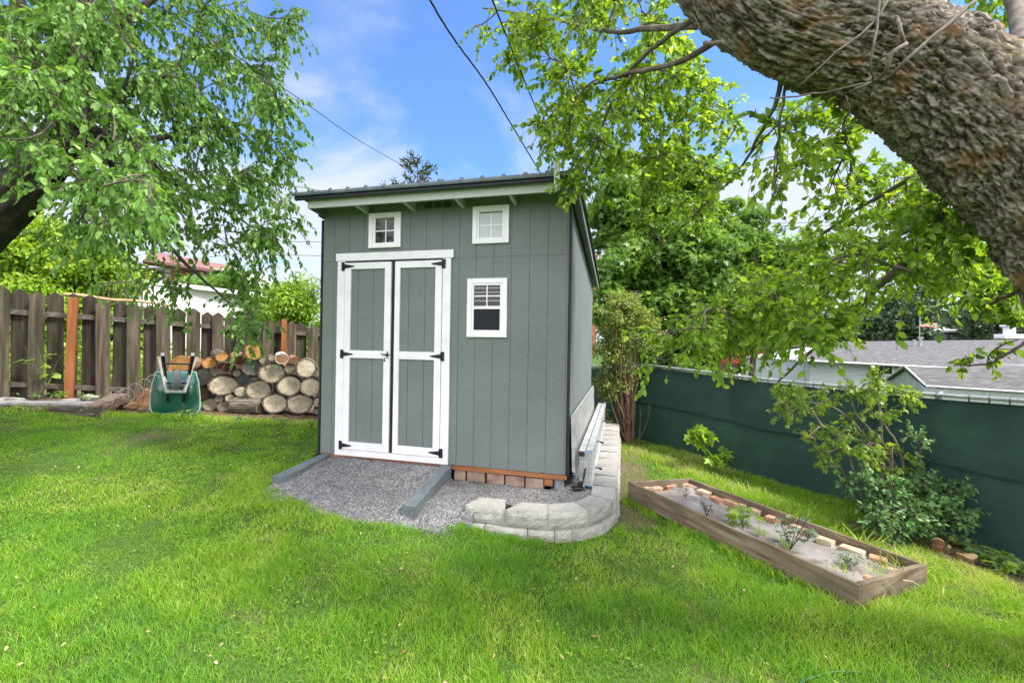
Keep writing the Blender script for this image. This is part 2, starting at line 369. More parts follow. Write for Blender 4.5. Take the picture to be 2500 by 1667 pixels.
def stones(name, P, size, mat, label, var=None):
    n = len(P); base = np.array([(1,0,0),(0,1,0),(-1,0,0),(0,-1,0),(0,0,.8),(0,0,-.8)], float)
    F = np.array([(0,1,4),(1,2,4),(2,3,4),(3,0,4),(1,0,5),(2,1,5),(3,2,5),(0,3,5)])
    s = size[:,None]*RNG.uniform(.55, 1.2, (n,3)); a = RNG.uniform(0, 6.3, n)
    B = base[None]*s[:,None,:] + RNG.normal(0, .16, (n,6,3))*size[:,None,None]
    ca, sa = np.cos(a)[:,None], np.sin(a)[:,None]
    X = B[...,0]*ca - B[...,1]*sa; Y = B[...,0]*sa + B[...,1]*ca
    V = np.stack([X, Y, B[...,2]], 2) + P[:,None,:]
    FF = (F[None] + (np.arange(n)*6)[:,None,None]).reshape(-1,3)
    o = bulk(name, V.reshape(-1,3), [FF], mat, var=np.repeat(RNG.random(n), 6))
    return tag(o, label, None, None, 'stuff')
n = 26000
sx = RNG.uniform(-.05, 3.5, n); sy = RNG.uniform(-1.22, 4.0, n)
kp = inpoly(sx, sy, [(x, y-.05*(y < -.7)*RNG.random()) for x, y in GRP]) & ~((sy > 0) & (sx < 3.05)) & ((sy < .9) | (RNG.random(n) < .35))
# strays beyond the front edge
m2 = 900; ex = RNG.uniform(.3, 2.2, m2); ey = -1.05 - np.abs(RNG.normal(0, .07, m2)) + .12*np.abs(ex-1.2)
sx = np.concatenate([sx[kp], ex]); sy = np.concatenate([sy[kp], ey])
wxs = SO.x + sx*cps + sy*sps; wys = SO.y - sx*sps + sy*cps
zs = np.where(inpoly(sx, sy, GRP), gravel_z(sx, sy)+.003, G(wxs, wys)+.006)
m_st, nt_, b_, o_ = nodes('stone chips'); a_ = nt_.nodes.new('ShaderNodeAttribute'); a_.attribute_name = 'var'
r_ = ramp(nt_, [(0,(.085,.085,.093)),(.45,(.165,.165,.175)),(.8,(.26,.26,.27)),(.93,(.36,.33,.29)),(.96,(.28,.13,.10)),(1,(.46,.43,.38))], a_.outputs['Fac'])
nt_.links.new(r_.outputs[0], b_.inputs['Base Color']); b_.inputs['Roughness'].default_value = .85; b_.inputs['Specular IOR Level'].default_value = .25
stones('gravel_stones', np.stack([wxs, wys, zs], 1), RNG.uniform(.004, .0095, len(sx)), m_st, 'loose crushed grey gravel stones')

# grass blades
def grassmat():
    m, nt, b, o = nodes('grass'); L = nt.links.new
    a = nt.nodes.new('ShaderNodeAttribute'); a.attribute_name = 'var'
    r = ramp(nt, [(0,(.07,.20,.055)),(.22,(.13,.31,.05)),(.42,(.19,.395,.03)),(.6,(.275,.46,.03)),(.78,(.38,.51,.08)),(.9,(.49,.52,.17)),(1,(.58,.53,.30))], a.outputs['Fac'])
    L(r.outputs[0], b.inputs['Base Color']); b.inputs['Roughness'].default_value = .5; b.inputs['Specular IOR Level'].default_value = .25
    tr = nt.nodes.new('ShaderNodeBsdfTranslucent'); v = nt.nodes.new('ShaderNodeMix'); v.data_type = 'RGBA'; v.blend_type = 'MULTIPLY'; v.inputs[0].default_value = 1
    L(r.outputs[0], v.inputs[6]); v.inputs[7].default_value = (1.3, 1.3, .6, 1); L(v.outputs[2], tr.inputs['Color'])
    ms = nt.nodes.new('ShaderNodeMixShader'); ms.inputs[0].default_value = .45; L(b.outputs[0], ms.inputs[1]); L(tr.outputs[0], ms.inputs[2]); L(ms.outputs[0], o.inputs[0])
    return m
GRASS = grassmat()
def vnoise(x, y, s, seed):                     # cheap smooth value noise on arrays
    rg = np.random.default_rng(seed); T = rg.random((64, 64))
    u, v = x/s, y/s; i, j = np.floor(u).astype(int), np.floor(v).astype(int); fu, fv = u-i, v-j
    fu = fu*fu*(3-2*fu); fv = fv*fv*(3-2*fv)
    t = lambda a, b: T[a % 64, b % 64]
    return (t(i,j)*(1-fu)+t(i+1,j)*fu)*(1-fv) + (t(i,j+1)*(1-fu)+t(i+1,j+1)*fu)*fv
def blades(name, x, y, h, wd, lean, label, shift=0.0):
    n = len(x); z = surf(x, y) - .004
    a = RNG.uniform(0, 2*math.pi, n); la = RNG.uniform(0, 2*math.pi, n); l = h*lean*RNG.uniform(.3, 1.5, n)
    wx_, wy_ = np.cos(a)*wd/2, np.sin(a)*wd/2; lx, ly = np.cos(la)*l, np.sin(la)*l
    P = lambda ox, oy, t, s: np.stack([x+ox*s+lx*t*t, y+oy*s+ly*t*t, z+h*t*(1-.25*lean*t)], 1)
    V = np.stack([P(wx_,wy_,0,1), P(-wx_,-wy_,0,1), P(wx_,wy_,.55,.8), P(-wx_,-wy_,.55,.8), P(0,0,1,0)], 1).reshape(-1,3)
    b = np.arange(n)*5
    q = np.stack([b, b+1, b+3, b+2], 1); t = np.stack([b+2, b+3, b+4], 1)
    pn = .55*vnoise(x, y, .9, 3) + .3*vnoise(x, y, .28, 4) + .15*vnoise(x, y, 2.3, 5)
    dry = sstep(.50, .70, .6*vnoise(x, y, .7, 8)+.4*vnoise(x, y, .2, 9)+.10*sstep(-1,-4,x))
    var = np.clip(.14 + .50*pn + RNG.normal(0, .12, n) + shift + .34*dry*RNG.random(n) + (RNG.random(n) < .045)*.45 + .20*sstep(-2.3, -.4, (x-FA.x)*FN.x+(y-FA.y)*FN.y)*(y > 3.2), 0, 1)
    o = bulk(name, V, [q, t], GRASS, var=np.repeat(var, 5))
    return tag(o, label, None, None, 'stuff')
BED3 = [W(1533,1175,5.0), W(1683,1166,5.47), W(2098,1428,2.91), W(2261,1377,3.385)]     # top corners: far left, far right, near left, near right
BEDC = [Vector((p.x, p.y)) for p in BED3]
def grass_ok(x, y, marg=0.0):
    X, Y = shXY(x, y)
    bad = inpoly(X, Y, GRP) | ((X > -.03) & (X < 3.2) & (Y > -.05) & (Y < 3.9))
    bad |= inpoly(X, Y, [(2.15,-.76),(2.8,-.78),(3.1,-.72),(3.4,-.52),(3.62,-.2),(3.66,.1),(3.66,4.3),(3.0,4.3),(3.0,0)])
    bad |= inpoly(X, Y, [(-.0,-.84),(.3,-.9),(.3,.1),(-.0,.1)]) | inpoly(X, Y, [(1.6,-.95),(1.85,-.95),(1.85,.1),(1.6,.1)])
    q = [(p.x, p.y) for p in (BEDC[0], BEDC[1], BEDC[3], BEDC[2])]
    bad |= inpoly(x, y, q)
    s = (x-FA.x)*FN.x + (y-FA.y)*FN.y
    bad |= s > -.03
    bad |= (s > -1.05+.3*vnoise(x, y, .5, 21)) & (y < 4.8) & (RNG.random(len(x)) < .9)       # bare earth under the shrub, by the fence
    # earth strip in front of the board fence and the logs
    fx = -8.33 + (y-7.4)*1.495
    bad |= (y > 7.18+.18*vnoise(x, y, .4, 22)) & (x < -1.9)
    bad |= (y > 6.7+.12*vnoise(x, y, .4, 22)) & (x < -6.05)
    d = vnoise(x, y, .22, 31)*.6 + vnoise(x, y, .7, 32)*.4
    bad |= (d > .70) & (RNG.random(len(x)) < .6)
    X2 = (X > 3.6) & (X < 4.15) & (Y > -.1) & (Y < 4.2)                                     # scuffed strip beside the block wall
    bad |= X2 & (RNG.random(len(x)) < .75)
    return ~bad
def scatter(n, y0, y1, pw=1.0, k=1.28):
    y = y0 + (y1-y0)*RNG.random(n)**pw; x = RNG.uniform(-1, 1, n)*(k*y+.35); return x, y
def lawn(name, dens, y0, y1, h, wd, lean, label):
    A = 1.28*(y1*y1-y0*y0)+.7*(y1-y0); n = int(A*dens)
    y = np.sqrt(RNG.random(n)*(y1*y1-y0*y0)+y0*y0); x = RNG.uniform(-1, 1, n)*(1.28*y+.35)
    cl = vnoise(x, y, .12, 41)*.5+vnoise(x, y, .33, 42)*.5
    k = (RNG.random(n) < .25+1.1*cl) & grass_ok(x, y); x, y, cl = x[k], y[k], cl[k]
    left = sstep(-1.5, -4.5, x)                                                              # shorter, drier turf at the far left
    hh = RNG.uniform(*h, len(x))*(.4+1.15*cl)*(1-.4*left)
    blades(name, x, y, hh, RNG.uniform(*wd, len(x)), lean, label)
lawn('grass', 15000, 1.5, 3.6, (.035,.075), (.0022,.0042), .75, 'fine green lawn grass in the foreground')
lawn('grass', 8500, 3.6, 6.2, (.035,.07), (.003,.006), .75, 'green lawn grass in the middle of the yard')
lawn('grass', 3800, 6.2, 9.0, (.04,.07), (.005,.009), .8, 'short yellowish lawn grass towards the fences')
# longer unmown tufts along the bed, the wall, the timbers and the log pile
def tufts(cx, cy, n, spread, h, name='tall_grass', wd=(.003,.007), shift=.1, label='longer unmown grass against the edges'):
    x = np.concatenate([RNG.normal(a, spread, n) for a in cx]); y = np.concatenate([RNG.normal(b, spread, n) for b in cy])
    X, Y = shXY(x, y); s = (x-FA.x)*FN.x + (y-FA.y)*FN.y
    k = (s < -.03) & ~inpoly(x, y, [(p.x, p.y) for p in (BEDC[0], BEDC[1], BEDC[3], BEDC[2])]) & ~inpoly(X, Y, GRP) & ~((X > 2.1) & (X < 3.62) & (Y > -.72) & (Y < 4.2)) & ~((X>0)&(X<3.2)&(Y>0)&(Y<3.8))
    x, y = x[k], y[k]
    blades(name, x, y, RNG.uniform(*h, len(x)), RNG.uniform(*wd, len(x)), .7, label, shift)
def along(a, b, n, off=(0,0)): 
    t = RNG.random(n); return a[0]+(b[0]-a[0])*t+off[0], a[1]+(b[1]-a[1])*t+off[1]
l0 = along(BEDC[0], BEDC[2], 60, (-.05,-.02)); tufts(*l0, 26, .035, (.05,.11), shift=.15, label='long grass blades against the near side of the planter')
l0 = along(BEDC[1], BEDC[3], 45, (.08,.04)); tufts(*l0, 22, .05, (.06,.15), shift=.16, label='long grass between the planter and the green fence')
l0 = along(BEDC[2], BEDC[3], 22, (.03,-.06)); tufts(*l0, 20, .04, (.05,.12), shift=.12, label='long grass against the near end of the planter')
p0 = BEDC[3]; tufts([p0.x+.02, p0.x-.16, p0.x-.30, p0.x-.45], [p0.y+.2, p0.y+.42, p0.y+.62, p0.y+.95], 150, .07, (.14,.3), wd=(.007,.012), shift=.24, label='tall bright grass clump by the planter corner')
q0 = SH(2.2,-.8,0); q1 = SH(3.0,-.78,0); l0 = along(q0, q1, 30); tufts(*l0, 24, .03, (.04,.09), shift=0, label='lush grass against the retaining wall')
q0 = SH(1.9,-1.06,0); q1 = SH(.9,-1.18,0); l0 = along(q0, q1, 26); tufts(*l0, 20, .05, (.05,.09), shift=0, label='lush grass at the foot of the gravel ramp')
q0 = SH(-.03,.0,0); q1 = SH(.05,-.95,0); l0 = along(q0, q1, 18); tufts(*l0, 16, .03, (.04,.07), shift=.05, label='grass against the left ramp timber')
q0 = (-7.6,6.62); q1 = (-1.9,7.12); l0 = along(q0, q1, 190); tufts(*l0, 22, .06, (.05,.13), wd=(.006,.012), shift=.2, label='weedy grass edge in front of the log pile')
q0 = (3.4,4.5); q1 = (2.0,7.8); l0 = along(q0, q1, 90); tufts(*l0, 24, .12, (.06,.14), wd=(.004,.009), shift=.25, label='dry rough grass beside the green fence')
# ------------------------------------------------------------------ the shed
def siding_material(name, base, k=.12):
    m, nt, b, o = nodes(name); L = nt.links.new
    t = nt.nodes.new('ShaderNodeTexCoord')
    mp = nt.nodes.new('ShaderNodeMapping'); mp.inputs['Scale'].default_value = (9, 9, 60); L(t.outputs['Object'], mp.inputs[0])
    n1 = nt.nodes.new('ShaderNodeTexNoise'); n1.inputs['Scale'].default_value = 2.2; n1.inputs['Detail'].default_value = 8; n1.inputs['Distortion'].default_value = 1.4; L(mp.outputs[0], n1.inputs['Vector'])
    n2 = nt.nodes.new('ShaderNodeTexNoise'); n2.inputs['Scale'].default_value = 1.3; n2.inputs['Detail'].default_value = 9; n2.inputs['Roughness'].default_value = .7; L(t.outputs['Object'], n2.inputs['Vector'])
    c = [tuple(x*f for x in base) for f in (1-k, 1, 1+k)]
    r = ramp(nt, [(.3,c[0]),(.5,c[1]),(.72,c[2])], n2.outputs['Fac'])
    r2 = ramp(nt, [(.35,(.86,.86,.86)),(.6,(1.04,1.04,1.04))], n1.outputs['Fac'])
    mi = nt.nodes.new('ShaderNodeMix'); mi.data_type = 'RGBA'; mi.blend_type = 'MULTIPLY'; mi.inputs[0].default_value = 1; L(r.outputs[0], mi.inputs[6]); L(r2.outputs[0], mi.inputs[7])
    L(mi.outputs[2], b.inputs['Base Color']); b.inputs['Roughness'].default_value = .62; b.inputs['Specular IOR Level'].default_value = .3
    bp = nt.nodes.new('ShaderNodeBump'); bp.inputs['Strength'].default_value = .5; bp.inputs['Distance'].default_value = .003; L(n1.outputs['Fac'], bp.inputs['Height']); L(bp.outputs[0], b.inputs['Normal'])
    return m
GREY = (.164, .186, .184)
M_SID = siding_material('grey painted siding', GREY)
M_TRIMG = siding_material('grey painted trim', (.50, .53, .52), .05)
M_DKG = siding_material('grey painted soffit', (.20, .235, .21), .1)
M_WHITE = mk('white paint', [(.3,(.74,.73,.78)),(.6,(.82,.81,.87)),(.8,(.86,.85,.91))], 3, (1,1,1), rough=.5, bump=.12, bscale=50, bdist=.002, dirt=(9,(.55,.53,.48),.22))
M_BLACK = mk('black trim', [(.3,(.012,.014,.017)),(.7,(.022,.025,.03))], 6, rough=.5, bump=.1)
M_HINGE = mk('black iron', [(.3,(.015,.015,.016)),(.7,(.05,.05,.052))], 60, rough=.45, metal=.7, bump=.2)
M_ROOF = mk('charcoal roof metal', [(.3,(.055,.08,.085)),(.6,(.08,.11,.115)),(.8,(.13,.165,.165))], 3, rough=.42, metal=.25, spec=.5, bump=.05, dirt=(5,(.2,.2,.18),.3))
M_TREAT = mk('red brown treated wood', [(.3,(.20,.075,.03)),(.55,(.32,.13,.055)),(.75,(.42,.19,.09))], 3, (.6,6,6), rough=.8, bump=.3)
M_GLASSD = mk('dark window glass', [(.3,(.006,.008,.01)),(.7,(.02,.022,.026))], 2, rough=.06, bump=0, spec=.5)
M_GLASSL = mk('pale window glass', [(.3,(.36,.38,.42)),(.55,(.50,.52,.56)),(.7,(.42,.44,.47))], 2.5, (1,1,2), rough=.12, bump=0, spec=.5)
M_BLIND = mk('window blind', [(.3,(.33,.34,.37)),(.7,(.42,.43,.46))], 5, rough=.7, bump=0)
M_VINYL = mk('white vinyl', [(.3,(.80,.79,.84)),(.7,(.87,.86,.91))], 4, rough=.35, bump=.02)

shed = thing('shed', 'grey garden shed with white double doors and sloping metal roof', 'shed', (1.55, 0, 0), shed=True)
XL, XR, DEP, HT = .04, 3.072, 3.66, 2.875
g8 = .2032
def groove_wall(x0, x1, zfun, holes, axis='x', fixed=0.0, out=-1, z0=0.0, pitch=g8, first=0.0, seam=None):
    """vertical panels with 6 mm grooves between them; holes = openings left out"""
    mb = MB(); ks = int(math.floor((x0-first)/pitch)); x = x0
    cuts = [x0] + [first+k*pitch for k in range(ks+1, 40) if x0 < first+k*pitch < x1] + [x1]
    for a, b in zip(cuts[:-1], cuts[1:]):
        a2, b2 = a+.0035, b-.0035
        spans = [(z0, min(zfun(a), zfun(b)))]
        for hx0, hx1, hz0, hz1 in holes:
            if a2 >= hx0-1e-4 and b2 <= hx1+1e-4:
                spans = [s for q in spans for s in ((q[0], min(q[1], hz0)), (max(q[0], hz1), q[1])) if s[1]-s[0] > .005]
        for s0, s1 in spans:
            segs = [(s0, s1)]
            if seam and s0 < seam < s1: segs = [(s0, seam-.002), (seam+.002, s1)]
            for q0, q1 in segs:
                za, zb = (zfun(a), zfun(b)) if q1 > HT-.6 and abs(q1-min(zfun(a), zfun(b))) < 1e-6 else (q1, q1)
                d0, d1 = fixed, fixed-out*.014
                P = lambda t, d, z: (t, d, z) if axis == 'x' else (d, t, z)
                mb.add([P(a2,d0,q0),P(b2,d0,q0),P(b2,d1,q0),P(a2,d1,q0),P(a2,d0,za),P(b2,d0,zb),P(b2,d1,zb),P(a2,d1,za)],
                       [(0,3,2,1),(4,5,6,7),(0,1,5,4),(1,2,6,5),(2,3,7,6),(3,0,4,7)])
    # backing sheet, 5 mm behind the face
    e0, e1 = fixed-out*.0055, fixed-out*.016
    P = lambda t, d, z: (t, d, z) if axis == 'x' else (d, t, z)
    lo, hi = x0+.001, x1-.001
    mb.add([P(lo,e0,z0+.002),P(hi,e0,z0+.002),P(hi,e1,z0+.002),P(lo,e1,z0+.002),P(lo,e0,zfun(lo)-.003),P(hi,e0,zfun(hi)-.003),P(hi,e1,zfun(hi)-.003),P(lo,e1,zfun(lo)-.003)],
           [(0,3,2,1),(4,5,6,7),(0,1,5,4),(1,2,6,5),(2,3,7,6),(3,0,4,7)])
    return mb
roofz = lambda Y: 3.055 - (Y+.38)*.122                    # underside of the metal
part('front_wall', groove_wall(XL+.005, XR-.005, lambda x: HT, [], 'x', 0.0, -1, first=0.0, seam=2.337), M_SID, shed, label='grey grooved front wall panels')
part('side_wall', groove_wall(0.03, DEP, lambda y: roofz(y)-.09, [], 'y', XR, 1, first=.02), M_SID, shed, label='grey grooved right side wall')
part('side_wall', groove_wall(0.03, DEP, lambda y: roofz(y)-.09, [], 'y', XL, -1, first=.02), M_SID, shed, label='grey grooved left side wall')
part('back_wall', groove_wall(XL+.02, XR-.02, lambda x: roofz(DEP)-.09, [], 'x', DEP-.002, 1), M_SID, shed, label='grey grooved back wall')
for x0, x1 in ((XL-.022, XL+.0), (XR+.0005, XR+.022)): part('corner_trim', MB().box(x0, x1, -.006, .045, .0 if x0 < 1 else -.01, HT-.02), M_BLACK, shed)
for x0, x1 in ((XL-.026, XL+.001), (XR+.001, XR+.026)): part('corner_guard', MB().box(x0, x1, -.010, .050, 0.0, .62), M_BLACK, shed)
mb = MB(); mb.box(XL+.02, XR+.004, .006, .05, -.058, -.006, .003); mb.box(XL+.02, XL+.055, .05, DEP, -.058, -.006); mb.box(XR-.04, XR-.004, .05, DEP, -.058, -.006)
part('rim_joist', mb, M_TREAT, shed, label='red-brown treated wood floor rim')
for x in (.3, 1.55, 2.88): part('skid', MB().box(x-.045, x+.045, .03, DEP-.05, -.146, -.06, .004), M_TREAT, shed)
mb = MB(); mb.box(XL+.03, XR-.03, .02, DEP-.02, -.004, .02)
part('floor', mb, M_DKG, shed)
# frieze above the siding, rafters, fascia, end board
mb = MB(); mb.box(XL+.002, XR-.002, .004, .03, HT+.001, 3.0)
part('frieze', mb, M_DKG, shed)
for x in (.66, 1.265, 1.87, 2.475):
    mb = MB(); mb.add([(x-.019,.003,2.892),(x+.019,.003,2.892),(x+.019,-.279,2.918),(x-.019,-.279,2.918),(x-.019,.003,2.995),(x+.019,.003,2.995),(x+.019,-.279,3.03),(x-.019,-.279,3.03)],
           [(0,1,2,3),(7,6,5,4),(0,4,5,1),(1,5,6,2),(2,6,7,3),(3,7,4,0)])
    part('rafter', mb, M_TRIMG, shed)
mb = MB(); mb.box(.052, 2.972, -.30, -.281, 2.908, 3.03, .003)
part('fascia', mb, M_TRIMG, shed)
mb = MB()
mb.add([(.052,-.28,2.91),(.052,-.28,3.03),(.052,.0,3.0),(.052,.0,2.885),(.07,-.28,2.91),(.07,-.28,3.03),(.07,.0,3.0),(.07,.0,2.885)], [(0,1,2,3),(4,7,6,5),(0,4,5,1),(1,5,6,2),(2,6,7,3),(3,7,4,0)])
part('lookout', mb, M_DKG, shed); mb = MB()
mb.add([(3.04,-.30,2.925),(3.04,-.30,3.04),(3.165,.02,3.0),(3.165,.02,2.90),(3.02,-.29,2.925),(3.02,-.29,3.04),(3.145,.03,3.0),(3.145,.03,2.90)], [(0,1,2,3),(4,7,6,5),(0,4,5,1),(1,5,6,2),(2,6,7,3),(3,7,4,0)])
part('lookout', mb, M_DKG, shed)
mb = MB(); mb.box(2.962, 3.014, -.436, -.412, 2.902, 3.185, .003); mb.box(2.974, 3.004, -.4118, -.30, 2.915, 2.985, .003)
part('fascia_end_board', mb, M_WHITE, shed)
def sloped(x0, x1, y0, y1, za, zb, off=0):
    return [(x0,y0,roofz(y0)+za),(x1,y0,roofz(y0)+za),(x1,y1,roofz(y1)+za),(x0,y1,roofz(y1)+za),(x0,y0,roofz(y0)+zb),(x1,y0,roofz(y0)+zb),(x1,y1,roofz(y1)+zb),(x0,y1,roofz(y1)+zb)]
BF = [(0,3,2,1),(4,5,6,7),(0,1,5,4),(1,2,6,5),(2,3,7,6),(3,0,4,7)]
mb = MB(); mb.add(sloped(3.15, 3.172, -.02, 3.86, -.115, -.004), BF); part('rake_board', mb, M_DKG, shed)
mb = MB(); mb.add(sloped(3.085, 3.149, .03, 3.8, -.05, -.03), BF); part('soffit', mb, M_DKG, shed)
mb = MB(); mb.add(sloped(-.04, -.02, .0, 3.86, -.10, -.004), BF); part('rake_board', mb, M_DKG, shed)
mb = MB(); mb.add(sloped(.075, 3.02, -.278, 3.8, -.022, -.004), BF)
part('roof_deck', mb, M_DKG, shed)
# ribbed roof sheet
mb = MB(); prof = []
x = -.06; ribs = [.204+.2235*k for k in range(-1, 15)]
pts = [(-.065, 0)]
for rx in ribs:
    if rx-.03 < -.06 or rx+.03 > 3.2: continue
    pts += [(rx-.028,0),(rx-.014,.021),(rx+.014,.021),(rx+.028,0)]
    for q in (.075, .14):
        if rx+q+.012 < 3.2: pts += [(rx+q-.01,0),(rx+q,.005),(rx+q+.01,0)]
pts.append((3.2, 0)); th = .003
ys = [-.385, -.37, .5, 1.4, 2.3, 3.2, 3.9]
n = len(pts); vs = []
for y in ys:
    for px, pz in pts: vs.append((px, y, roofz(y)+pz+.004))
    for px, pz in pts: vs.append((px, y, roofz(y)+pz+.004-th))
fs = []
for i in range(len(ys)-1):
    for j in range(n-1):
        a = i*2*n+j; b = (i+1)*2*n+j
        fs += [(a,a+1,b+1,b), (a+n,b+n,b+n+1,a+n+1)]
for j in range(n-1): fs.append((j, j+n, j+n+1, j+1)); k = (len(ys)-1)*2*n+j; fs.append((k, k+1, k+n+1, k+n))
for i in range(len(ys)-1):
    a = i*2*n; b = (i+1)*2*n; fs += [(a, b, b+n, a+n), (a+n-1, a+2*n-1, b+2*n-1, b+n-1)]
mb.add(vs, fs)
part('roof', mb, M_ROOF, shed, label='dark ribbed metal roof')
mb = MB(); mb.add(sloped(-.06, 3.195, -.380, -.345, -.062, -.0015), BF)
mb.add(sloped(3.175, 3.203, -.34, 3.9, -.022, -.002), BF)
part('eave_trim', mb, M_BLACK, shed)
# front cap following the ribs
mb = MB(); vs = []; yc = [(-.387, .013), (-.402, .004), (-.408, -.018), (-.404, -.036)]
for j, (y, dz) in enumerate(yc):
    k_ = (1, .9, .55, .15)[j]
    for px, pz in pts: vs.append((px, y, roofz(-.385)+.004+pz*k_+dz))
fs = [(j*n+i, j*n+i+1, (j+1)*n+i+1, (j+1)*n+i) for j in range(3) for i in range(n-1)]
mb.add(vs, fs); part('roof_cap', mb, M_ROOF, shed)
# gable vent
vent = part('vent', MB().box(1.345, 1.765, -.008, .003, 2.905, 2.985, .002), M_DKG, shed)
for k in range(3):
    x0 = 1.395+k*.117
    mb = MB(); mb.box(x0, x0+.095, -.0095, -.0082, 2.917, 2.975)
    part('opening', mb, M_BLACK, vent)
    mb = MB()
    for j in range(4): mb.obox((x0+.0475, -.014, 2.925+j*.014), (.094, .010, .002), Matrix.Rotation(R(35), 3, 'X'))
    part('louver', mb, M_DKG, vent)
# doors
mb = MB(); mb.box(.247, 1.768, -.034, -.001, 2.337, 2.430, .004)
part('door_header', mb, M_WHITE, shed)
for x0, x1 in ((.268,.372),(1.640,1.737)):
    part('door_jamb', MB().box(x0, x1, -.027, -.001, .0, 2.336, .003), M_WHITE, shed)
part('threshold', MB().box(.3725, 1.6395, -.024, -.001, .0, .073, .003), M_WHITE, shed)
mb = MB(); mb.box(.3725, 1.6395, -.006, -.001, 2.318, 2.336); mb.box(.99, 1.05, -.0065, -.001, .074, 2.318)  # black strips stand in for shade in the gaps above and between the leaves
part('door_gap_shade', mb, M_BLACK, shed, label='black strip standing in for shade in the gap between the doors')
def door(x0, x1, sx0, sx1, lab):
    d = part('door', groove_wall(sx0-.02, sx1+.02, lambda x: 2.25, [], 'x', -.013, -1, z0=.16, first=x0-.03), M_SID, shed, label=lab)
    zt, zb = 2.314, .078
    mb = MB()
    mb.box(x0, sx0, -.034, -.0072, zb, zt, .003); mb.box(sx1, x1, -.034, -.0072, zb, zt, .003)
    for a, b in ((2.236, zt), (1.176, 1.267), (zb, .172)): mb.box(sx0+.0006, sx1-.0006, -.0335, -.0072, a, b, .003)
    for zc in np.arange(.2, 2.3, .235):
        for xc in ((x0+sx0)/2-.012, (sx1+x1)/2+.012): mb.cyl((xc, -.0352, zc), (xc, -.0338, zc), .0042, 6)
    part('door_trim', mb, M_WHITE, d)
    return d
dl = door(.378, .994, .458, .911, 'left door leaf')
dr = door(1.044, 1.634, 1.110, 1.552, 'right door leaf')
def hinge(x, z, sgn, par):
    mb = MB(); y = -.0365
    mb.box(x-.017, x+.017, y-.001, y+.0018, z-.052, z+.052)                       # plate on the jamb
    mb.cyl((x+sgn*.021, y-.004, z-.05), (x+sgn*.021, y-.004, z+.05), .0055, 8)
    t0, t1 = x+sgn*.026, x+sgn*.155
    mb.poly([(t0,y-.003,z-.026),(t0,y-.003,z+.026),(t1,y-.003,z+.006),(t1,y-.003,z-.006)], (0,.003,0))
    for t in (.25,.5,.75): mb.cyl((t0+(t1-t0)*t, y-.006, z), (t0+(t1-t0)*t, y-.002, z), .0045, 8)
    for dz in (-.038, -.012, .012, .038): mb.cyl((x, y-.004, z+dz), (x, y, z+dz), .0045, 8)
    part('hinge', mb, M_HINGE, par)
for z in (2.272, 1.221, .126): hinge(.348, z, 1, dl); hinge(1.660, z, -1, dr)
mb = MB(); y = -.036
mb.box(.955, .972, y-.004, y, 1.185, 1.262, .002); mb.cyl((.9635,y-.03,1.225),(.9635,y,1.225),.014,10); mb.tube([(.9635,y-.03,1.225),(.93,y-.034,1.227),(.895,y-.030,1.237)], [.008,.007,.005], 8)
mb.cyl((.985,y-.012,1.222),(1.003,y-.012,1.222),.006,8); mb.cyl((.93,y-.008,1.155),(.93,y,1.155),.010,10); mb.box(.926,.934,y-.004,y,1.145,1.19)
part('latch', mb, M_HINGE, dl)
# windows
def frame_rect(mb, x0, x1, z0, z1, w, ya, yb, wt=None, bev=.003):
    wt = wt or w
    mb.box(x0, x0+w, ya, yb, z0, z1, bev); mb.box(x1-w, x1, ya, yb, z0, z1, bev)
    mb.box(x0+w+.0004, x1-w-.0004, ya+.0006, yb, z1-wt, z1, bev); mb.box(x0+w+.0004, x1-w-.0004, ya+.0006, yb, z0, z0+wt, bev)
def window(x0, x1, z0, z1, gx0, gx1, gz0, gz1, glass, lab):
    mb = MB(); w = .052
    frame_rect(mb, x0, x1, z0, z1, w, -.030, -.001)
    fr = part('window', mb, M_VINYL, shed, label=lab)
    mb = MB(); frame_rect(mb, x0+w+.001, x1-w-.001, z0+w+.001, z1-w-.001, gx0-x0-w-.002, -.022, -.001, gz0-z0-w-.002, .002)
    part('frame', mb, M_VINYL, fr)
    mb = MB(); mb.box(gx0-.002, gx1+.002, -.0075, -.004, gz0-.002, gz1+.002)
    part('pane', mb, glass, fr)
    mb = MB(); cx, cz = (gx0+gx1)/2, (gz0+gz1)/2
    mb.box(cx-.0065, cx+.0065, -.014, -.0078, gz0, gz1); mb.box(gx0, cx-.0068, -.0136, -.0078, cz-.0065, cz+.0065); mb.box(cx+.0068, gx1, -.0136, -.0078, cz-.0065, cz+.0065)
    part('muntin', mb, M_VINYL, fr)
window(.683, 1.102, 2.482, 2.896, .771, 1.037, 2.545, 2.820, M_GLASSD, 'small square window with dark glass')
window(1.987, 2.407, 2.482, 2.899, 2.066, 2.342, 2.547, 2.820, M_GLASSL, 'small square window with pale bright glass')
mb = MB(); frame_rect(mb, 1.937, 2.397, 1.446, 2.097, .055, -.030, -.001)
fr = part('window', mb, M_VINYL, shed, label='sash window with blinds and dark lower pane')
mb = MB(); frame_rect(mb, 1.993, 2.341, 1.502, 2.041, .022, -.022, -.001, None, .002); mb.box(2.0155, 2.3185, -.02, -.004, 1.757, 1.79, .002)
part('frame', mb, M_VINYL, fr)
part('pane', MB().box(2.013, 2.321, -.0062, -.003, 1.79, 2.021), M_GLASSD, fr)
part('pane', MB().box(2.013, 2.321, -.0092, -.0065, 1.522, 1.757), mk('insect screen', [(.3,(.012,.014,.022)),(.7,(.022,.024,.034))], 300, rough=.8, bump=0), fr, label='dark insect screen of the lower sash')
mb = MB()
for k in range(4): z = 1.845+k*.047; mb.box(2.016, 2.318, -.0078, -.0064, z, z+.010)
part('blind', mb, M_BLIND, fr)
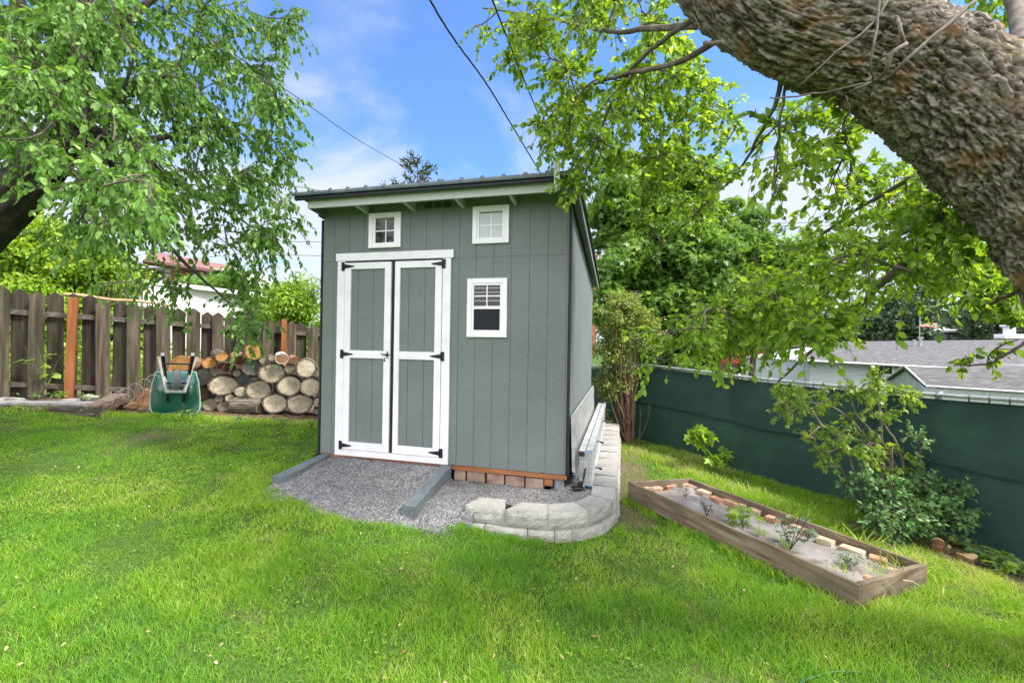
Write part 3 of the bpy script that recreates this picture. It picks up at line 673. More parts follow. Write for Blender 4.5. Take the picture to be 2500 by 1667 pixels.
mb = MB(); mb.box(2.160, 2.172, -.013, -.008, 1.79, 2.020); mb.box(2.016, 2.1597, -.0126, -.008, 1.897, 1.909); mb.box(2.1723, 2.318, -.0126, -.008, 1.897, 1.909)
part('muntin', mb, M_VINYL, fr)

# ramp timbers, pavers, blocks
M_TIMB = mk('blue grey stained timber', [(.3,(.085,.105,.12)),(.55,(.125,.15,.165)),(.75,(.18,.205,.215))], 4, (8,.8,8), rough=.75, bump=.35, bscale=14, dirt=(6,(.10,.09,.08),.3))
def timber(X0, X1, Y0, z_far, z_near, h, lab):
    mb = MB(); N = 8; w = X1-X0; rng = random.Random(X0)
    sec = [(X0,0),(X0,h),(X1,h),(X1,0)]; b = .006
    prof = [(0,b),(0,h-b),(b,h),(w-b,h),(w,h-b),(w,b),(w-b,0),(b,0)]
    vs = []
    for i in range(N+1):
        t = i/N; Y = -.012+(Y0+.012)*t; zt = z_far+(z_near-z_far)*t; sx = rng.uniform(-.002,.002)
        for px, pz in prof: vs.append((X0+px+sx, Y, zt-h+pz))
    fs = [tuple(range(8)), tuple(N*8+k for k in range(7,-1,-1))]
    for i in range(N):
        for k in range(8): fs.append((i*8+k, i*8+(k+1)%8, (i+1)*8+(k+1)%8, (i+1)*8+k))
    mb.add(vs, fs)
    return solo('ramp_timber', mb, M_TIMB, lab, 'timber', (X0+w/2, Y0/2, z_near-h), 'stained timbers edging the gravel ramp', shed=True)
timber(.075, .200, -.79, -.005, -.055, .125, 'blue-grey stained timber edging the left side of the gravel ramp')
timber(1.650, 1.780, -.91, -.002, -.148, .130, 'blue-grey stained timber edging the right side of the gravel ramp')
M_PAV = mk('pink paving brick', [(.3,(.20,.13,.10)),(.5,(.30,.20,.155)),(.7,(.38,.28,.21))], 9, rough=.92, bump=.5, bdist=.006, rand=.12, dirt=(14,(.42,.38,.32),.4))
PAV = [(1.61,1.775,.0,'half-buried brown paver next to the right ramp timber'),(1.79,1.932,0,'short dusty paver under the shed, second from the ramp timber'),(1.945,2.163,0,'pink-grey paver under the shed left of the tan one'),(2.182,2.386,0,'tan mottled paver under the shed below the sash window'),
       (2.397,2.613,0,'smooth reddish paver under the shed'),(2.623,2.827,.01,'pinkish paver under the shed beside the wooden skid end')]
for k, (a, b, dz, lab) in enumerate(PAV[1:]):
    mb = MB(); mb.obox(((a+b)/2, .085+.004*k%3*.002, -.120-.004*k+dz*0), (b-a-.006, .11, .118), Matrix.Rotation(R((-1,1,-.5,.8,-.6)[k]), 3, 'Z'), .006)
    solo('paver', mb, M_PAV, lab, 'paver', ((a+b)/2, .085, -.18), 'pavers levelling the shed', shed=True)
mb = MB(); mb.obox((2.985, .12, -.13), (.10, .14, .14), None, .02)
solo('foundation_stone', mb, mk('concrete chunk', [(.3,(.16,.17,.18)),(.7,(.28,.29,.30))], 12, rough=.95, bump=.5), 'grey concrete chunk under the right front corner of the shed', 'stone', (2.985,.12,-.2), shed=True)

def block_material():
    m, nt, b, o = nodes('split face concrete'); L = nt.links.new
    t = nt.nodes.new('ShaderNodeTexCoord'); oi = nt.nodes.new('ShaderNodeObjectInfo')
    n1 = nt.nodes.new('ShaderNodeTexNoise'); n1.inputs['Scale'].default_value = 110; n1.inputs['Detail'].default_value = 3; L(t.outputs['Object'], n1.inputs['Vector'])
    n2 = nt.nodes.new('ShaderNodeTexNoise'); n2.inputs['Scale'].default_value = 5; n2.inputs['Detail'].default_value = 7; L(t.outputs['Object'], n2.inputs['Vector'])
    r = ramp(nt, [(.3,(.27,.262,.245)),(.5,(.35,.34,.32)),(.7,(.40,.39,.37))], n2.outputs['Fac'])
    r2 = ramp(nt, [(.35,(.72,.72,.72)),(.55,(1.03,1.03,1.03)),(.7,(1.15,1.15,1.15))], n1.outputs['Fac'])
    mi = nt.nodes.new('ShaderNodeMix'); mi.data_type = 'RGBA'; mi.blend_type = 'MULTIPLY'; mi.inputs[0].default_value = 1; L(r.outputs[0], mi.inputs[6]); L(r2.outputs[0], mi.inputs[7])
    h = nt.nodes.new('ShaderNodeHueSaturation'); mr = nt.nodes.new('ShaderNodeMapRange'); mr.inputs['To Min'].default_value = .92; mr.inputs['To Max'].default_value = 1.08
    L(oi.outputs['Random'], mr.inputs['Value']); L(mr.outputs[0], h.inputs['Value']); L(mi.outputs[2], h.inputs['Color'])
    L(h.outputs[0], b.inputs['Base Color']); b.inputs['Roughness'].default_value = .95; b.inputs['Specular IOR Level'].default_value = .15
    bp = nt.nodes.new('ShaderNodeBump'); bp.inputs['Strength'].default_value = .35; bp.inputs['Distance'].default_value = .004; L(n1.outputs['Fac'], bp.inputs['Height']); L(bp.outputs[0], b.inputs['Normal'])
    return m
M_BLOCK = block_material()
def block(p0, p1, i0, i1, z0, z1, lab, cat_group, seed):
    """outer edge p0->p1 (rough split face), inner edge i0->i1; plan points in the shed frame"""
    p0, p1, i0, i1 = (Vector((*q, 0)) for q in (p0, p1, i0, i1))
    d = (p1-p0).normalized(); nrm = Vector((d.y, -d.x, 0))
    if nrm.dot((p0+p1)/2-(i0+i1)/2) < 0: nrm = -nrm
    NU, NV = 12, 7; vs = []; fs = []
    for j in range(NV+1):
        for i in range(NU+1):
            u, v = i/NU, j/NV; z = z0+(z1-z0)*v
            p = p0.lerp(p1, u)
            e = min(u, 1-u)*NU; ez = min(v, 1-v)*NV
            k = min(1, e/1.5)*min(1, ez/1.5)
            nn = mnoise.fractal(Vector((u*3.3+seed*7.3, v*1.9, seed)), .9, 2.2, 4)*.013 + mnoise.noise(Vector((u*14+seed*3, v*9, seed*2)))*.005
            vs.append(p + nrm*(k*(.014+nn) - (1-k)*.004) + Vector((0,0,z)))
    for j in range(NV):
        for i in range(NU):
            a = j*(NU+1)+i; fs.append((a, a+1, a+NU+2, a+NU+1))
    top = [NV*(NU+1)+i for i in range(NU+1)]; bot = list(range(NU+1)); lft = [j*(NU+1) for j in range(NV+1)]; rgt = [j*(NU+1)+NU for j in range(NV+1)]
    k = len(vs); vs += [i0+Vector((0,0,z0)), i1+Vector((0,0,z0)), i1+Vector((0,0,z1)), i0+Vector((0,0,z1))]
    fs += [tuple(top+[k+2, k+3]), tuple(bot[::-1]+[k, k+1]), tuple(lft[::-1]+[k+3, k]) , tuple(rgt+[k+2, k+1]), (k, k+1, k+2, k+3)]
    mb = MB(); mb.add(vs, fs)
    c = (p0+p1+i0+i1)/4
    return solo('retaining_block', mb, M_BLOCK, lab, 'concrete block', (c.x, c.y, z0), cat_group, shed=True)
zt, zm, zl = -.158, -.310, -.455
UP = [((2.205,-.715),(2.592,-.690),(2.275,-.465),(2.535,-.455),'split-face block at the free left end of the curved wall top course'),
      ((2.600,-.712),(2.996,-.690),(2.70,-.475),(2.955,-.455),'second top block from the wall end, with a weedy gap on its left'),
      ((3.001,-.690),(3.352,-.502),(2.96,-.455),(3.195,-.330),'third top block where the wall starts to curve'),
      ((3.356,-.498),(3.562,-.156),(3.20,-.325),(3.335,-.085),'fourth top block on the curve of the wall'),
      ((3.566,-.150),(3.585,.245),(3.34,-.075),(3.335,.245),'fifth top block, just below the foot of the ladder')]
for k, (a, b, c, d, lab) in enumerate(UP): block(a, b, c, d, zm+.0, zt, lab, 'split-face blocks of the retaining wall', k+1)
ORD = ['first','second','third','fourth','fifth','sixth','seventh','eighth','ninth','tenth']
for k in range(10):
    y0 = .25+k*.392; y1 = y0+.386
    block((3.585,y0), (3.585,y1), (3.335+.004*math.sin(k*2.2),y0+.028), (3.335+.004*math.sin(k*2.2),y1-.0), zm, zt+.002*math.sin(k*1.7), ORD[k]+' top block of the straight row behind the wall curve, beside the ladder', 'split-face blocks of the retaining wall', 10+k)
LO = [((2.05,-.765),(2.409,-.745),'half-buried low block at the far left, under the wall end'),((2.414,-.745),(2.812,-.728),'low wide block under the first and second top blocks'),((2.817,-.728),(3.058,-.685),'low narrow block under the third top block'),
      ((3.062,-.683),(3.212,-.628),'smallest low block, lime-stained, at the front of the curve'),((3.216,-.626),(3.505,-.375),'low block under the curve, partly in grass'),((3.509,-.370),(3.605,.0),'low block on the right side of the curve')]
def inset(a, b, w, sh=.04):
    a, b = Vector(a), Vector(b); d = (b-a).normalized(); nn = Vector((-d.y, d.x))
    if nn.dot(Vector((2.9,.6))-a) < 0: nn = -nn
    return tuple(a+nn*w+d*sh), tuple(b+nn*w-d*sh)
for k, (a, b, lab) in enumerate(LO):
    i0, i1 = inset(a, b, .22); block(a, b, i0, i1, zl, zm-.002, lab, 'split-face blocks of the retaining wall', 30+k)
for k in range(9):
    y0 = .006+k*.42; block((3.612,y0), (3.612,y0+.415), (3.39,y0), (3.39,y0+.41), zl-.04, zm-.002, ORD[k]+' buried block of the lower row along the straight side', 'split-face blocks of the retaining wall', 40+k)
# ------------------------------------------------------------------ ladder, metal panels beside the shed
M_ALU = mk('aluminium', [(.3,(.50,.51,.53)),(.6,(.68,.69,.71)),(.8,(.76,.77,.78))], 6, (1,1,5), rough=.42, metal=.55, spec=.5, bump=.1, bscale=60, bdist=.002)
M_ALUP = mk('galvanised panel', [(.3,(.30,.31,.31)),(.6,(.42,.43,.43)),(.8,(.50,.50,.49))], 3, (1,1,4), rough=.5, metal=.3, bump=.05)
M_BLUE = mk('blue plastic', [(.3,(.10,.22,.45)),(.7,(.15,.30,.55))], 4, rough=.5, bump=0)
M_RUB = mk('black rubber', [(.3,(.015,.015,.016)),(.7,(.035,.035,.036))], 30, rough=.8, bump=.2)
lad = thing('extension_ladder', 'aluminium extension ladder lying on its edge along the shed', 'ladder', (3.26, 2.3, -.17), shed=True)
def section(X, Y0, Y1, zb, zt, w, lab):
    s = part('ladder_section', MB(), M_ALU, lad)
    for z, up in ((zt, 1), (zb, -1)):
        mb = MB(); mb.box(X-w/2, X+w/2, Y0, Y1, z-.004, z+.0, 0)                        # web of the rail
        mb.box(X-w/2, X-w/2+.004, Y0, Y1, z-.024, z-.0045); mb.box(X+w/2-.004, X+w/2, Y0, Y1, z-.024, z-.0045)
        part('rail', mb, M_ALU, s)
    n = int((Y1-Y0-.2)/.305)
    for k in range(n+1):
        y = Y0+.12+.305*k; mb = MB(); mb.tube([(X,y,zb), (X,y,zt-.006)], .015, 10)
        for a in range(4): 
            t = a*math.pi/2; mb.tube([(X+.015*math.cos(t), y+.015*math.sin(t), zb+.003), (X+.015*math.cos(t), y+.015*math.sin(t), zt-.008)], .003, 4)
        mb.box(X-.02, X+.02, y-.014, y+.014, zt+.0003, zt+.003)
        part('rung', mb, M_ALU, s)
    return s
s1 = section(3.222, .15, 4.2, -.15, .232, .066, None)
s2 = section(3.302, .18, 4.35, -.13, .236, .070, None)
# wide ribbed end of the near section (rung seen end-on), feet, rope, clips
mb = MB()
for k in range(7): x = 3.20+k*.021; mb.tube([(x, .175, -.14), (x+.004, .172, .215)], .010, 6)
part('end_panel', mb, M_ALU, lad)
mb = MB(); mb.box(3.19, 3.25, .10, .15, .185, .228, .004); part('end_cap', mb, M_RUB, lad)
mb = MB(); mb.box(3.27, 3.335, .165, .1795, .19, .225, .003); mb.box(3.27, 3.335, .17, .24, -.156, -.132, .003); part('end_cap', mb, M_BLUE, lad, label='blue plastic end cap')
mb = MB(); mb.obox((3.19, .07, -.145), (.12, .09, .02), Matrix.Rotation(R(25), 3, 'Z'), .004)
for k in range(5): mb.obox((3.165+.02*k, .03+.012*k, -.157), (.008, .05, .012), Matrix.Rotation(R(25), 3, 'Z'))
mb.box(3.20, 3.24, .06, .14, -.13, -.09, .004)
part('foot', mb, M_HINGE, lad, label='hinged ladder foot with serrated pad')
mb = MB(); mb.tube([(3.23,.12,-.16),(3.245,.13,-.08),(3.262,.14,.0),(3.268,.15,.05),(3.25,.155,.02),(3.24,.13,-.07),(3.225,.10,-.15)], .006, 6); part('rope', mb, M_RUB, lad)
for y, z in ((.9, .17), (.55, -.06), (2.4, .17)):
    mb = MB(); mb.tube([(3.335,y,z),(3.37,y+.02,z+.01),(3.40,y+.05,z-.01),(3.39,y+.09,z-.02),(3.345,y+.08,z)], .005, 6); mb.obox((3.40,y+.06,z-.012), (.03,.05,.018), Matrix.Rotation(.5,3,'Z'), .003)
    part('rung_lock', mb, M_HINGE, lad)
pan = thing('metal_panel', 'ribbed metal sheet standing on edge against the shed side wall', 'metal sheet', (3.12, 1.7, -.1), shed=True)
mb = MB(); N = 170; vs = []; fs = []
for i in range(N+1):
    y = .06+3.5*i/N; ph = (i % 6); o = .026 if ph in (3,4) else 0
    zt_ = .605+.008*math.sin(i*.05); zb_ = .03-.16*min(1, i/14)
    for dx in (0, .0012): vs += [(3.118+o+dx+.010, y, zb_), (3.106+o+dx, y, zt_)]
for i in range(N):
    a = i*4; b = a+4; fs += [(a,b,b+1,a+1), (a+2,a+3,b+3,b+2), (a+1,b+1,b+3,a+3), (a,a+2,b+2,b)]
fs += [(0,1,3,2), (N*4,N*4+2,N*4+3,N*4+1)]
mb.add(vs, fs); part('sheet', mb, M_ALUP, pan)
mb = MB(); mb.tube([(3.112,.055,.607),(3.112,3.57,.607)], .008, 6); part('edge_trim', mb, M_ALU, pan)

# ------------------------------------------------------------------ left board fence
def fence_mat(name, lo, mid, hi):
    return mk(name, [(.28,lo),(.5,mid),(.72,hi)], 2.2, (7,7,.55), detail=9, rough=.92, bump=.6, bscale=5, bdist=.006, rand=.22, dirt=(3.2,(.045,.055,.025),.55), spec=.12)
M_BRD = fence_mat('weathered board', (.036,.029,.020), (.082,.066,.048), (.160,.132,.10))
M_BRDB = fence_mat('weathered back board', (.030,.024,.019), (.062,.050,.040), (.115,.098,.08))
M_RAIL = mk('weathered rail', [(.28,(.06,.05,.04)),(.5,(.12,.105,.085)),(.75,(.20,.18,.15))], 3, (.7,7,7), rough=.92, bump=.5)
M_CEDAR = mk('orange stained post', [(.28,(.19,.065,.022)),(.5,(.30,.11,.04)),(.75,(.37,.155,.06))], 2.4, (5,5,.6), rough=.75, bump=.35, bscale=6, spec=.2)
LA, LB = Vector((-8.33, 7.4)), Vector((-4.74, 9.8)); LD = (LB-LA).normalized(); LN = Vector((LD.y, -LD.x))   # LN points to the camera side
def fence_pt(u, off=0.0):                      # crossing of the fence plane (or one parallel to it) with the vertical plane through pixel column u
    L0 = LA + LN*off; q = ray(u, 800); t = (L0.x*LD.y - L0.y*LD.x)/(q.x*LD.y - q.y*LD.x); return Vector((q.x*t, t))
def fz(s): return 2.166 - .1*s                # fence top at s metres past LA
fen = thing('board_fence', 'weathered brown shadowbox fence of pointed boards behind the woodpile', 'fence', (LA.x, LA.y, .3))
BRD = [(-60,72,285,1),(82,212,312,0),(205,320,330,1),(345,465,335,0),(485,560,342,0),(590,703,352,0),(695,797,390,1),(812,918,403,0),(920,1018,418,1),(1035,1128,428,0),(1130,1230,432,1),
       (1240,1335,450,0),(1340,1438,450,1),(1440,1522,476,0),(1530,1610,480,1),(1615,1700,500,0),(1705,1795,510,1),(1800,1885,524,0),(1885,1965,530,1),(1968,2046,538,0),(2050,2120,540,1),(2125,2205,550,0),(2210,2280,570,1),(2285,2355,580,0)]
def add_board(c, w, zt, front, lean, seed):
    """c: plan point on the line, w: width"""
    rng = random.Random(seed); off = LN*(.052 if front else -.052); th = .019
    zb = g(c.x, c.y)+rng.uniform(-.03,.03); hw = w/2; pk = hw*rng.uniform(.62,.8); N = 7
    mb = MB(); vs = []
    outline = [(-hw, zb), (-hw, zt-pk), (-.012, zt), (.012, zt), (hw, zt-pk), (hw, zb)]
    d3 = Vector((LD.x, LD.y, 0)); n3 = Vector((LN.x, LN.y, 0)); base = Vector((c.x+off.x, c.y+off.y, 0))
    bow = rng.uniform(-.008,.008)
    rows = [zb + (zt-pk-zb)*k/N for k in range(N+1)]
    for sd in (0, 1):
        for k, z in enumerate(rows):
            t = k/N; sh = lean*(z-zb) + bow*math.sin(t*3.14)
            for x in (-hw+rng.uniform(-.0015,.0015), hw+rng.uniform(-.0015,.0015)): vs.append(base + d3*(x+sh) + n3*(th*(sd-.5)+bow*.8*math.sin(t*3.1)) + Vector((0,0,z)))
        sh = lean*(zt-zb)
        for x in (-.014, .014): vs.append(base + d3*(x+sh) + n3*(th*(sd-.5)) + Vector((0,0,zt)))
    M = 2*(N+1)+2; fs = []
    for s in (0, 1):
        o = s*M
        for k in range(N+1): a = o+2*k; fs.append((a, a+1, a+3, a+2))
    for k in range(N+1): a = 2*k; fs += [(a, a+2, a+2+M, a+M), (a+1, a+1+M, a+3+M, a+3)]
    fs += [(M-2, M-1, 2*M-1, 2*M-2), (0, M, M+1, 1)]
    mb.add(vs, fs)
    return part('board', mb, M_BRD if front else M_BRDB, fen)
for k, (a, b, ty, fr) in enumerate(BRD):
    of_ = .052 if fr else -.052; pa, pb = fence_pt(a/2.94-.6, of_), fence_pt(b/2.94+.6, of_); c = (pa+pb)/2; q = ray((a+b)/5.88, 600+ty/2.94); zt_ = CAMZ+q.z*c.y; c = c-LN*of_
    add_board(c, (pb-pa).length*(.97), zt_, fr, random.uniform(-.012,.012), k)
s_end = (fence_pt(2355/2.94)-LA).length; s0_ = (fence_pt(-60/2.94)-LA).dot(LD)
for k in range(26):                            # on behind the shed, and out of the frame to the left
    s = s_end+.09+.155*k; c = LA+LD*s; add_board(c, .16, 1.70-.05*k*.155, k % 2 == 0, 0, 100+k)
for k in range(12):
    s = s0_-.09-.155*k; c = LA+LD*s; add_board(c, .17, 2.24+.1*k*.155, k % 2 == 1, 0, 200+k)
def rail(ua, va, ub, vb, name='rail'):
    pa, pb = fence_pt(ua), fence_pt(ub); qa, qb = ray(ua, va), ray(ub, vb)
    za, zb = CAMZ+qa.z*pa.y, CAMZ+qb.z*pb.y; d = Vector((pb.x-pa.x, pb.y-pa.y, zb-za))
    A = Vector((pa.x, pa.y, za))-d*.35; B = Vector((pb.x, pb.y, zb))+d*.3
    x = (B-A).normalized(); y = Vector((LN.x, LN.y, 0)); z = x.cross(y)
    m = Matrix((x, y, z)).transposed(); mb = MB(); mb.obox((A+B)/2, ((B-A).length, .036, .088), m, .004)
    part(name, mb, M_RAIL, fen)
rail(60, 600+480/2.94, 735, 600+628/2.94); rail(60, 600+998/2.94, 420, 600+1048/2.94)
for u, vt, wd_, ln, lab in ((516, 375, .115, -.035, 'orange-brown fence post near the left end'), (2028, 530, .10, -.02, 'orange-brown fence post behind the woodpile')):
    c = fence_pt(u/2.94); zt_ = CAMZ + ray(u/2.94, 600+vt/2.94).z*c.y; zb_ = g(c.x, c.y)-.05
    p0 = Vector((c.x, c.y, zb_))+Vector((LN.x,LN.y,0))*.115; p1 = Vector((c.x, c.y, zt_))+Vector((LN.x,LN.y,0))*.115 - Vector((LD.x,LD.y,0))*ln
    z = (p1-p0).normalized(); x = Vector((LD.x,LD.y,0)); y = z.cross(x).normalized(); x = y.cross(z)
    mb = MB(); mb.obox((p0+p1)/2, (wd_, wd_, (p1-p0).length), Matrix((x,y,z)).transposed(), .006)
    part('post', mb, M_CEDAR, fen, label=lab)

# ------------------------------------------------------------------ woodpile
def bark_mat():
    return mk('log bark', [(.25,(.055,.042,.032)),(.5,(.13,.105,.08)),(.75,(.24,.20,.16))], 9, (3,.5,3), detail=9, rough=.95, bump=1.0, bscale=12, bdist=.02, rand=.2, spec=.1)
M_BARK = bark_mat()
def face_mat(name, lo, mid, hi, crack=(.05,.04,.03)):
    m, nt, b, o = nodes(name); L = nt.links.new
    t = nt.nodes.new('ShaderNodeTexCoord'); oi = nt.nodes.new('ShaderNodeObjectInfo')
    sepx = nt.nodes.new('ShaderNodeSeparateXYZ'); L(t.outputs['Object'], sepx.inputs[0])
    cx = nt.nodes.new('ShaderNodeCombineXYZ'); L(sepx.outputs['X'], cx.inputs[0]); L(sepx.outputs['Z'], cx.inputs[1]); L(oi.outputs['Random'], cx.inputs[2])
    n0 = nt.nodes.new('ShaderNodeTexNoise'); n0.inputs['Scale'].default_value = 4; L(cx.outputs[0], n0.inputs['Vector'])
    wv = nt.nodes.new('ShaderNodeTexWave'); wv.wave_type = 'RINGS'; wv.rings_direction = 'Z'; wv.inputs['Scale'].default_value = 22; wv.inputs['Distortion'].default_value = 2.2; wv.inputs['Detail'].default_value = 4; wv.inputs['Detail Scale'].default_value = 1.6
    cx2 = nt.nodes.new('ShaderNodeCombineXYZ'); L(sepx.outputs['X'], cx2.inputs[0]); L(sepx.outputs['Z'], cx2.inputs[1]); L(cx2.outputs[0], wv.inputs['Vector'])
    n1 = nt.nodes.new('ShaderNodeTexNoise'); n1.inputs['Scale'].default_value = 9; n1.inputs['Detail'].default_value = 9; n1.inputs['Roughness'].default_value = .7; L(cx.outputs[0], n1.inputs['Vector'])
    r = ramp(nt, [(.32,lo),(.5,mid),(.68,hi)], n1.outputs['Fac'])
    r2 = ramp(nt, [(.2,(.78,.76,.74)),(.8,(1.06,1.06,1.06))], wv.outputs['Color'])
    mi = nt.nodes.new('ShaderNodeMix'); mi.data_type = 'RGBA'; mi.blend_type = 'MULTIPLY'; mi.inputs[0].default_value = 1; L(r.outputs[0], mi.inputs[6]); L(r2.outputs[0], mi.inputs[7])
    # radial cracks: angle around the pith, thin wedges
    at = nt.nodes.new('ShaderNodeMath'); at.operation = 'ARCTAN2'; L(sepx.outputs['Z'], at.inputs[0]); L(sepx.outputs['X'], at.inputs[1])
    ln = nt.nodes.new('ShaderNodeVectorMath'); ln.operation = 'LENGTH'; L(cx2.outputs[0], ln.inputs[0])
    cv = nt.nodes.new('ShaderNodeCombineXYZ'); m5 = nt.nodes.new('ShaderNodeMath'); m5.operation = 'MULTIPLY'; m5.inputs[1].default_value = 2.3; L(at.outputs[0], m5.inputs[0])
    m6 = nt.nodes.new('ShaderNodeMath'); m6.operation = 'MULTIPLY'; m6.inputs[1].default_value = 3.5; L(ln.outputs[1], m6.inputs[0])
    m7 = nt.nodes.new('ShaderNodeMath'); m7.operation = 'MULTIPLY'; m7.inputs[1].default_value = 50; L(oi.outputs['Random'], m7.inputs[0])
    L(m5.outputs[0], cv.inputs[0]); L(m6.outputs[0], cv.inputs[1]); L(m7.outputs[0], cv.inputs[2])
    vo = nt.nodes.new('ShaderNodeTexVoronoi'); vo.feature = 'DISTANCE_TO_EDGE'; vo.inputs['Scale'].default_value = 1.1; L(cv.outputs[0], vo.inputs['Vector'])
    ck = nt.nodes.new('ShaderNodeMapRange'); ck.inputs['From Min'].default_value = .006; ck.inputs['From Max'].default_value = .03; ck.inputs['To Min'].default_value = .6; ck.inputs['To Max'].default_value = 0; L(vo.outputs['Distance'], ck.inputs['Value'])
    mc = nt.nodes.new('ShaderNodeMix'); mc.data_type = 'RGBA'; L(ck.outputs[0], mc.inputs[0]); L(mi.outputs[2], mc.inputs[6]); mc.inputs[7].default_value = (*crack, 1)
    h = nt.nodes.new('ShaderNodeHueSaturation'); mr = nt.nodes.new('ShaderNodeMapRange'); mr.inputs['To Min'].default_value = .85; mr.inputs['To Max'].default_value = 1.12
    L(oi.outputs['Random'], mr.inputs['Value']); L(mr.outputs[0], h.inputs['Value']); L(mc.outputs[2], h.inputs['Color'])
    L(h.outputs[0], b.inputs['Base Color']); b.inputs['Roughness'].default_value = .9; b.inputs['Specular IOR Level'].default_value = .12
    bp = nt.nodes.new('ShaderNodeBump'); bp.inputs['Strength'].default_value = .5; bp.inputs['Distance'].default_value = .004; L(n1.outputs['Fac'], bp.inputs['Height']); L(bp.outputs[0], b.inputs['Normal'])
    return m
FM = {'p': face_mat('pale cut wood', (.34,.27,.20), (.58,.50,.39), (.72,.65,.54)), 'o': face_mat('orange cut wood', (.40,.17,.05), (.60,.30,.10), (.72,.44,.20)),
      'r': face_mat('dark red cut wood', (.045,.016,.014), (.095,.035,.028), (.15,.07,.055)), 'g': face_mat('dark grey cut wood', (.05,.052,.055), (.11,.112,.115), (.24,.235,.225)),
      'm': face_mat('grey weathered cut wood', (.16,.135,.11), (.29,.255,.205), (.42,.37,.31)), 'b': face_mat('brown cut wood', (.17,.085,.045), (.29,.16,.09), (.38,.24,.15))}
def log(cx, cy, rx, ry, kind, lab, d=7.6, length=.42, yaw=0.0, pitch=0.0, bark=None, pith=False):
    u, v = 320+cx/4.9, 780+cy/4.9; c = W(u, v, d); yaw = yaw*.6 + math.atan2(c.x, c.y)*.92; sc_ = d/FPX/4.9; rx *= sc_; ry *= sc_
    t = thing('log', lab, 'log', c, 'cut logs stacked in the woodpile')
    rng = random.Random(int(cx*7+cy)); N = 40; seed = rng.uniform(0, 99)
    ax_ = Vector((math.sin(yaw), math.cos(yaw)*math.cos(pitch), math.sin(pitch))).normalized()
    sx = Vector((1,0,0)) - ax_*ax_.x; sx.normalize(); sz = sx.cross(ax_)
    rad = []
    for i in range(N):
        a = 2*math.pi*i/N; f = 1+.09*mnoise.noise(Vector((math.cos(a)*1.3, math.sin(a)*1.3, seed)))+.03*mnoise.noise(Vector((math.cos(a)*5, math.sin(a)*5, seed)))
        rad.append((math.cos(a)*rx*f, math.sin(a)*ry*f))
    P = lambda i, k, dep: c + sx*(rad[i][0]*k) + sz*(rad[i][1]*k) + ax_*dep
    mb = MB(); vs = []; rings = [.86, .93, 1.0]; K = 9
    M_ = lambda i, j: 1+.035*mnoise.noise(Vector((i*.9, j*1.7, seed)))
    prof = [(.885, .002), (1.03, -.004)] + [(1.04, length*j/K) for j in range(K+1)] + [(.9, length)]
    for j, (k, dep) in enumerate(prof):
        for i in range(N): vs.append(P(i, k*(M_(i, j) if j > 0 else 1), dep + (rng.uniform(-.004,.006) if j == 1 else 0)))
    fs = []
    for j in range(len(prof)-1):
        for i in range(N): fs.append((j*N+i, j*N+(i+1)%N, (j+1)*N+(i+1)%N, (j+1)*N+i))
    fs.append(tuple((len(prof)-1)*N+i for i in range(N)))
    mb.add(vs, fs); part('bark', mb, bark or M_BARK, t)
    mb = MB(); vs = [c+ax_*.001]; 
    for k in (.3, .6, .9):
        for i in range(N): vs.append(P(i, k, .001+.002*mnoise.noise(Vector((i*.5,k*4,seed)))))
    fs = [(0, 1+i, 1+(i+1)%N) for i in range(N)]
    for j in range(2):
        for i in range(N): fs.append((1+j*N+i, 1+(j+1)*N+i, 1+(j+1)*N+(i+1)%N, 1+j*N+(i+1)%N))
    mb.add(vs, fs); cf = part('cut_face', mb, FM[kind], t)
    if pith: part('pith', MB().cyl(c-ax_*.002, c+ax_*.004, .015, 10), FM['r'], t)
    return t
M_BARKW = mk('pale birch bark', [(.3,(.30,.27,.23)),(.6,(.52,.48,.42))], 9, rough=.9, bump=.5)
M_BARKO = mk('reddish bark', [(.3,(.12,.06,.035)),(.6,(.25,.14,.08)),(.8,(.35,.24,.15))], 9, (3,.5,3), rough=.95, bump=.9, bdist=.015)
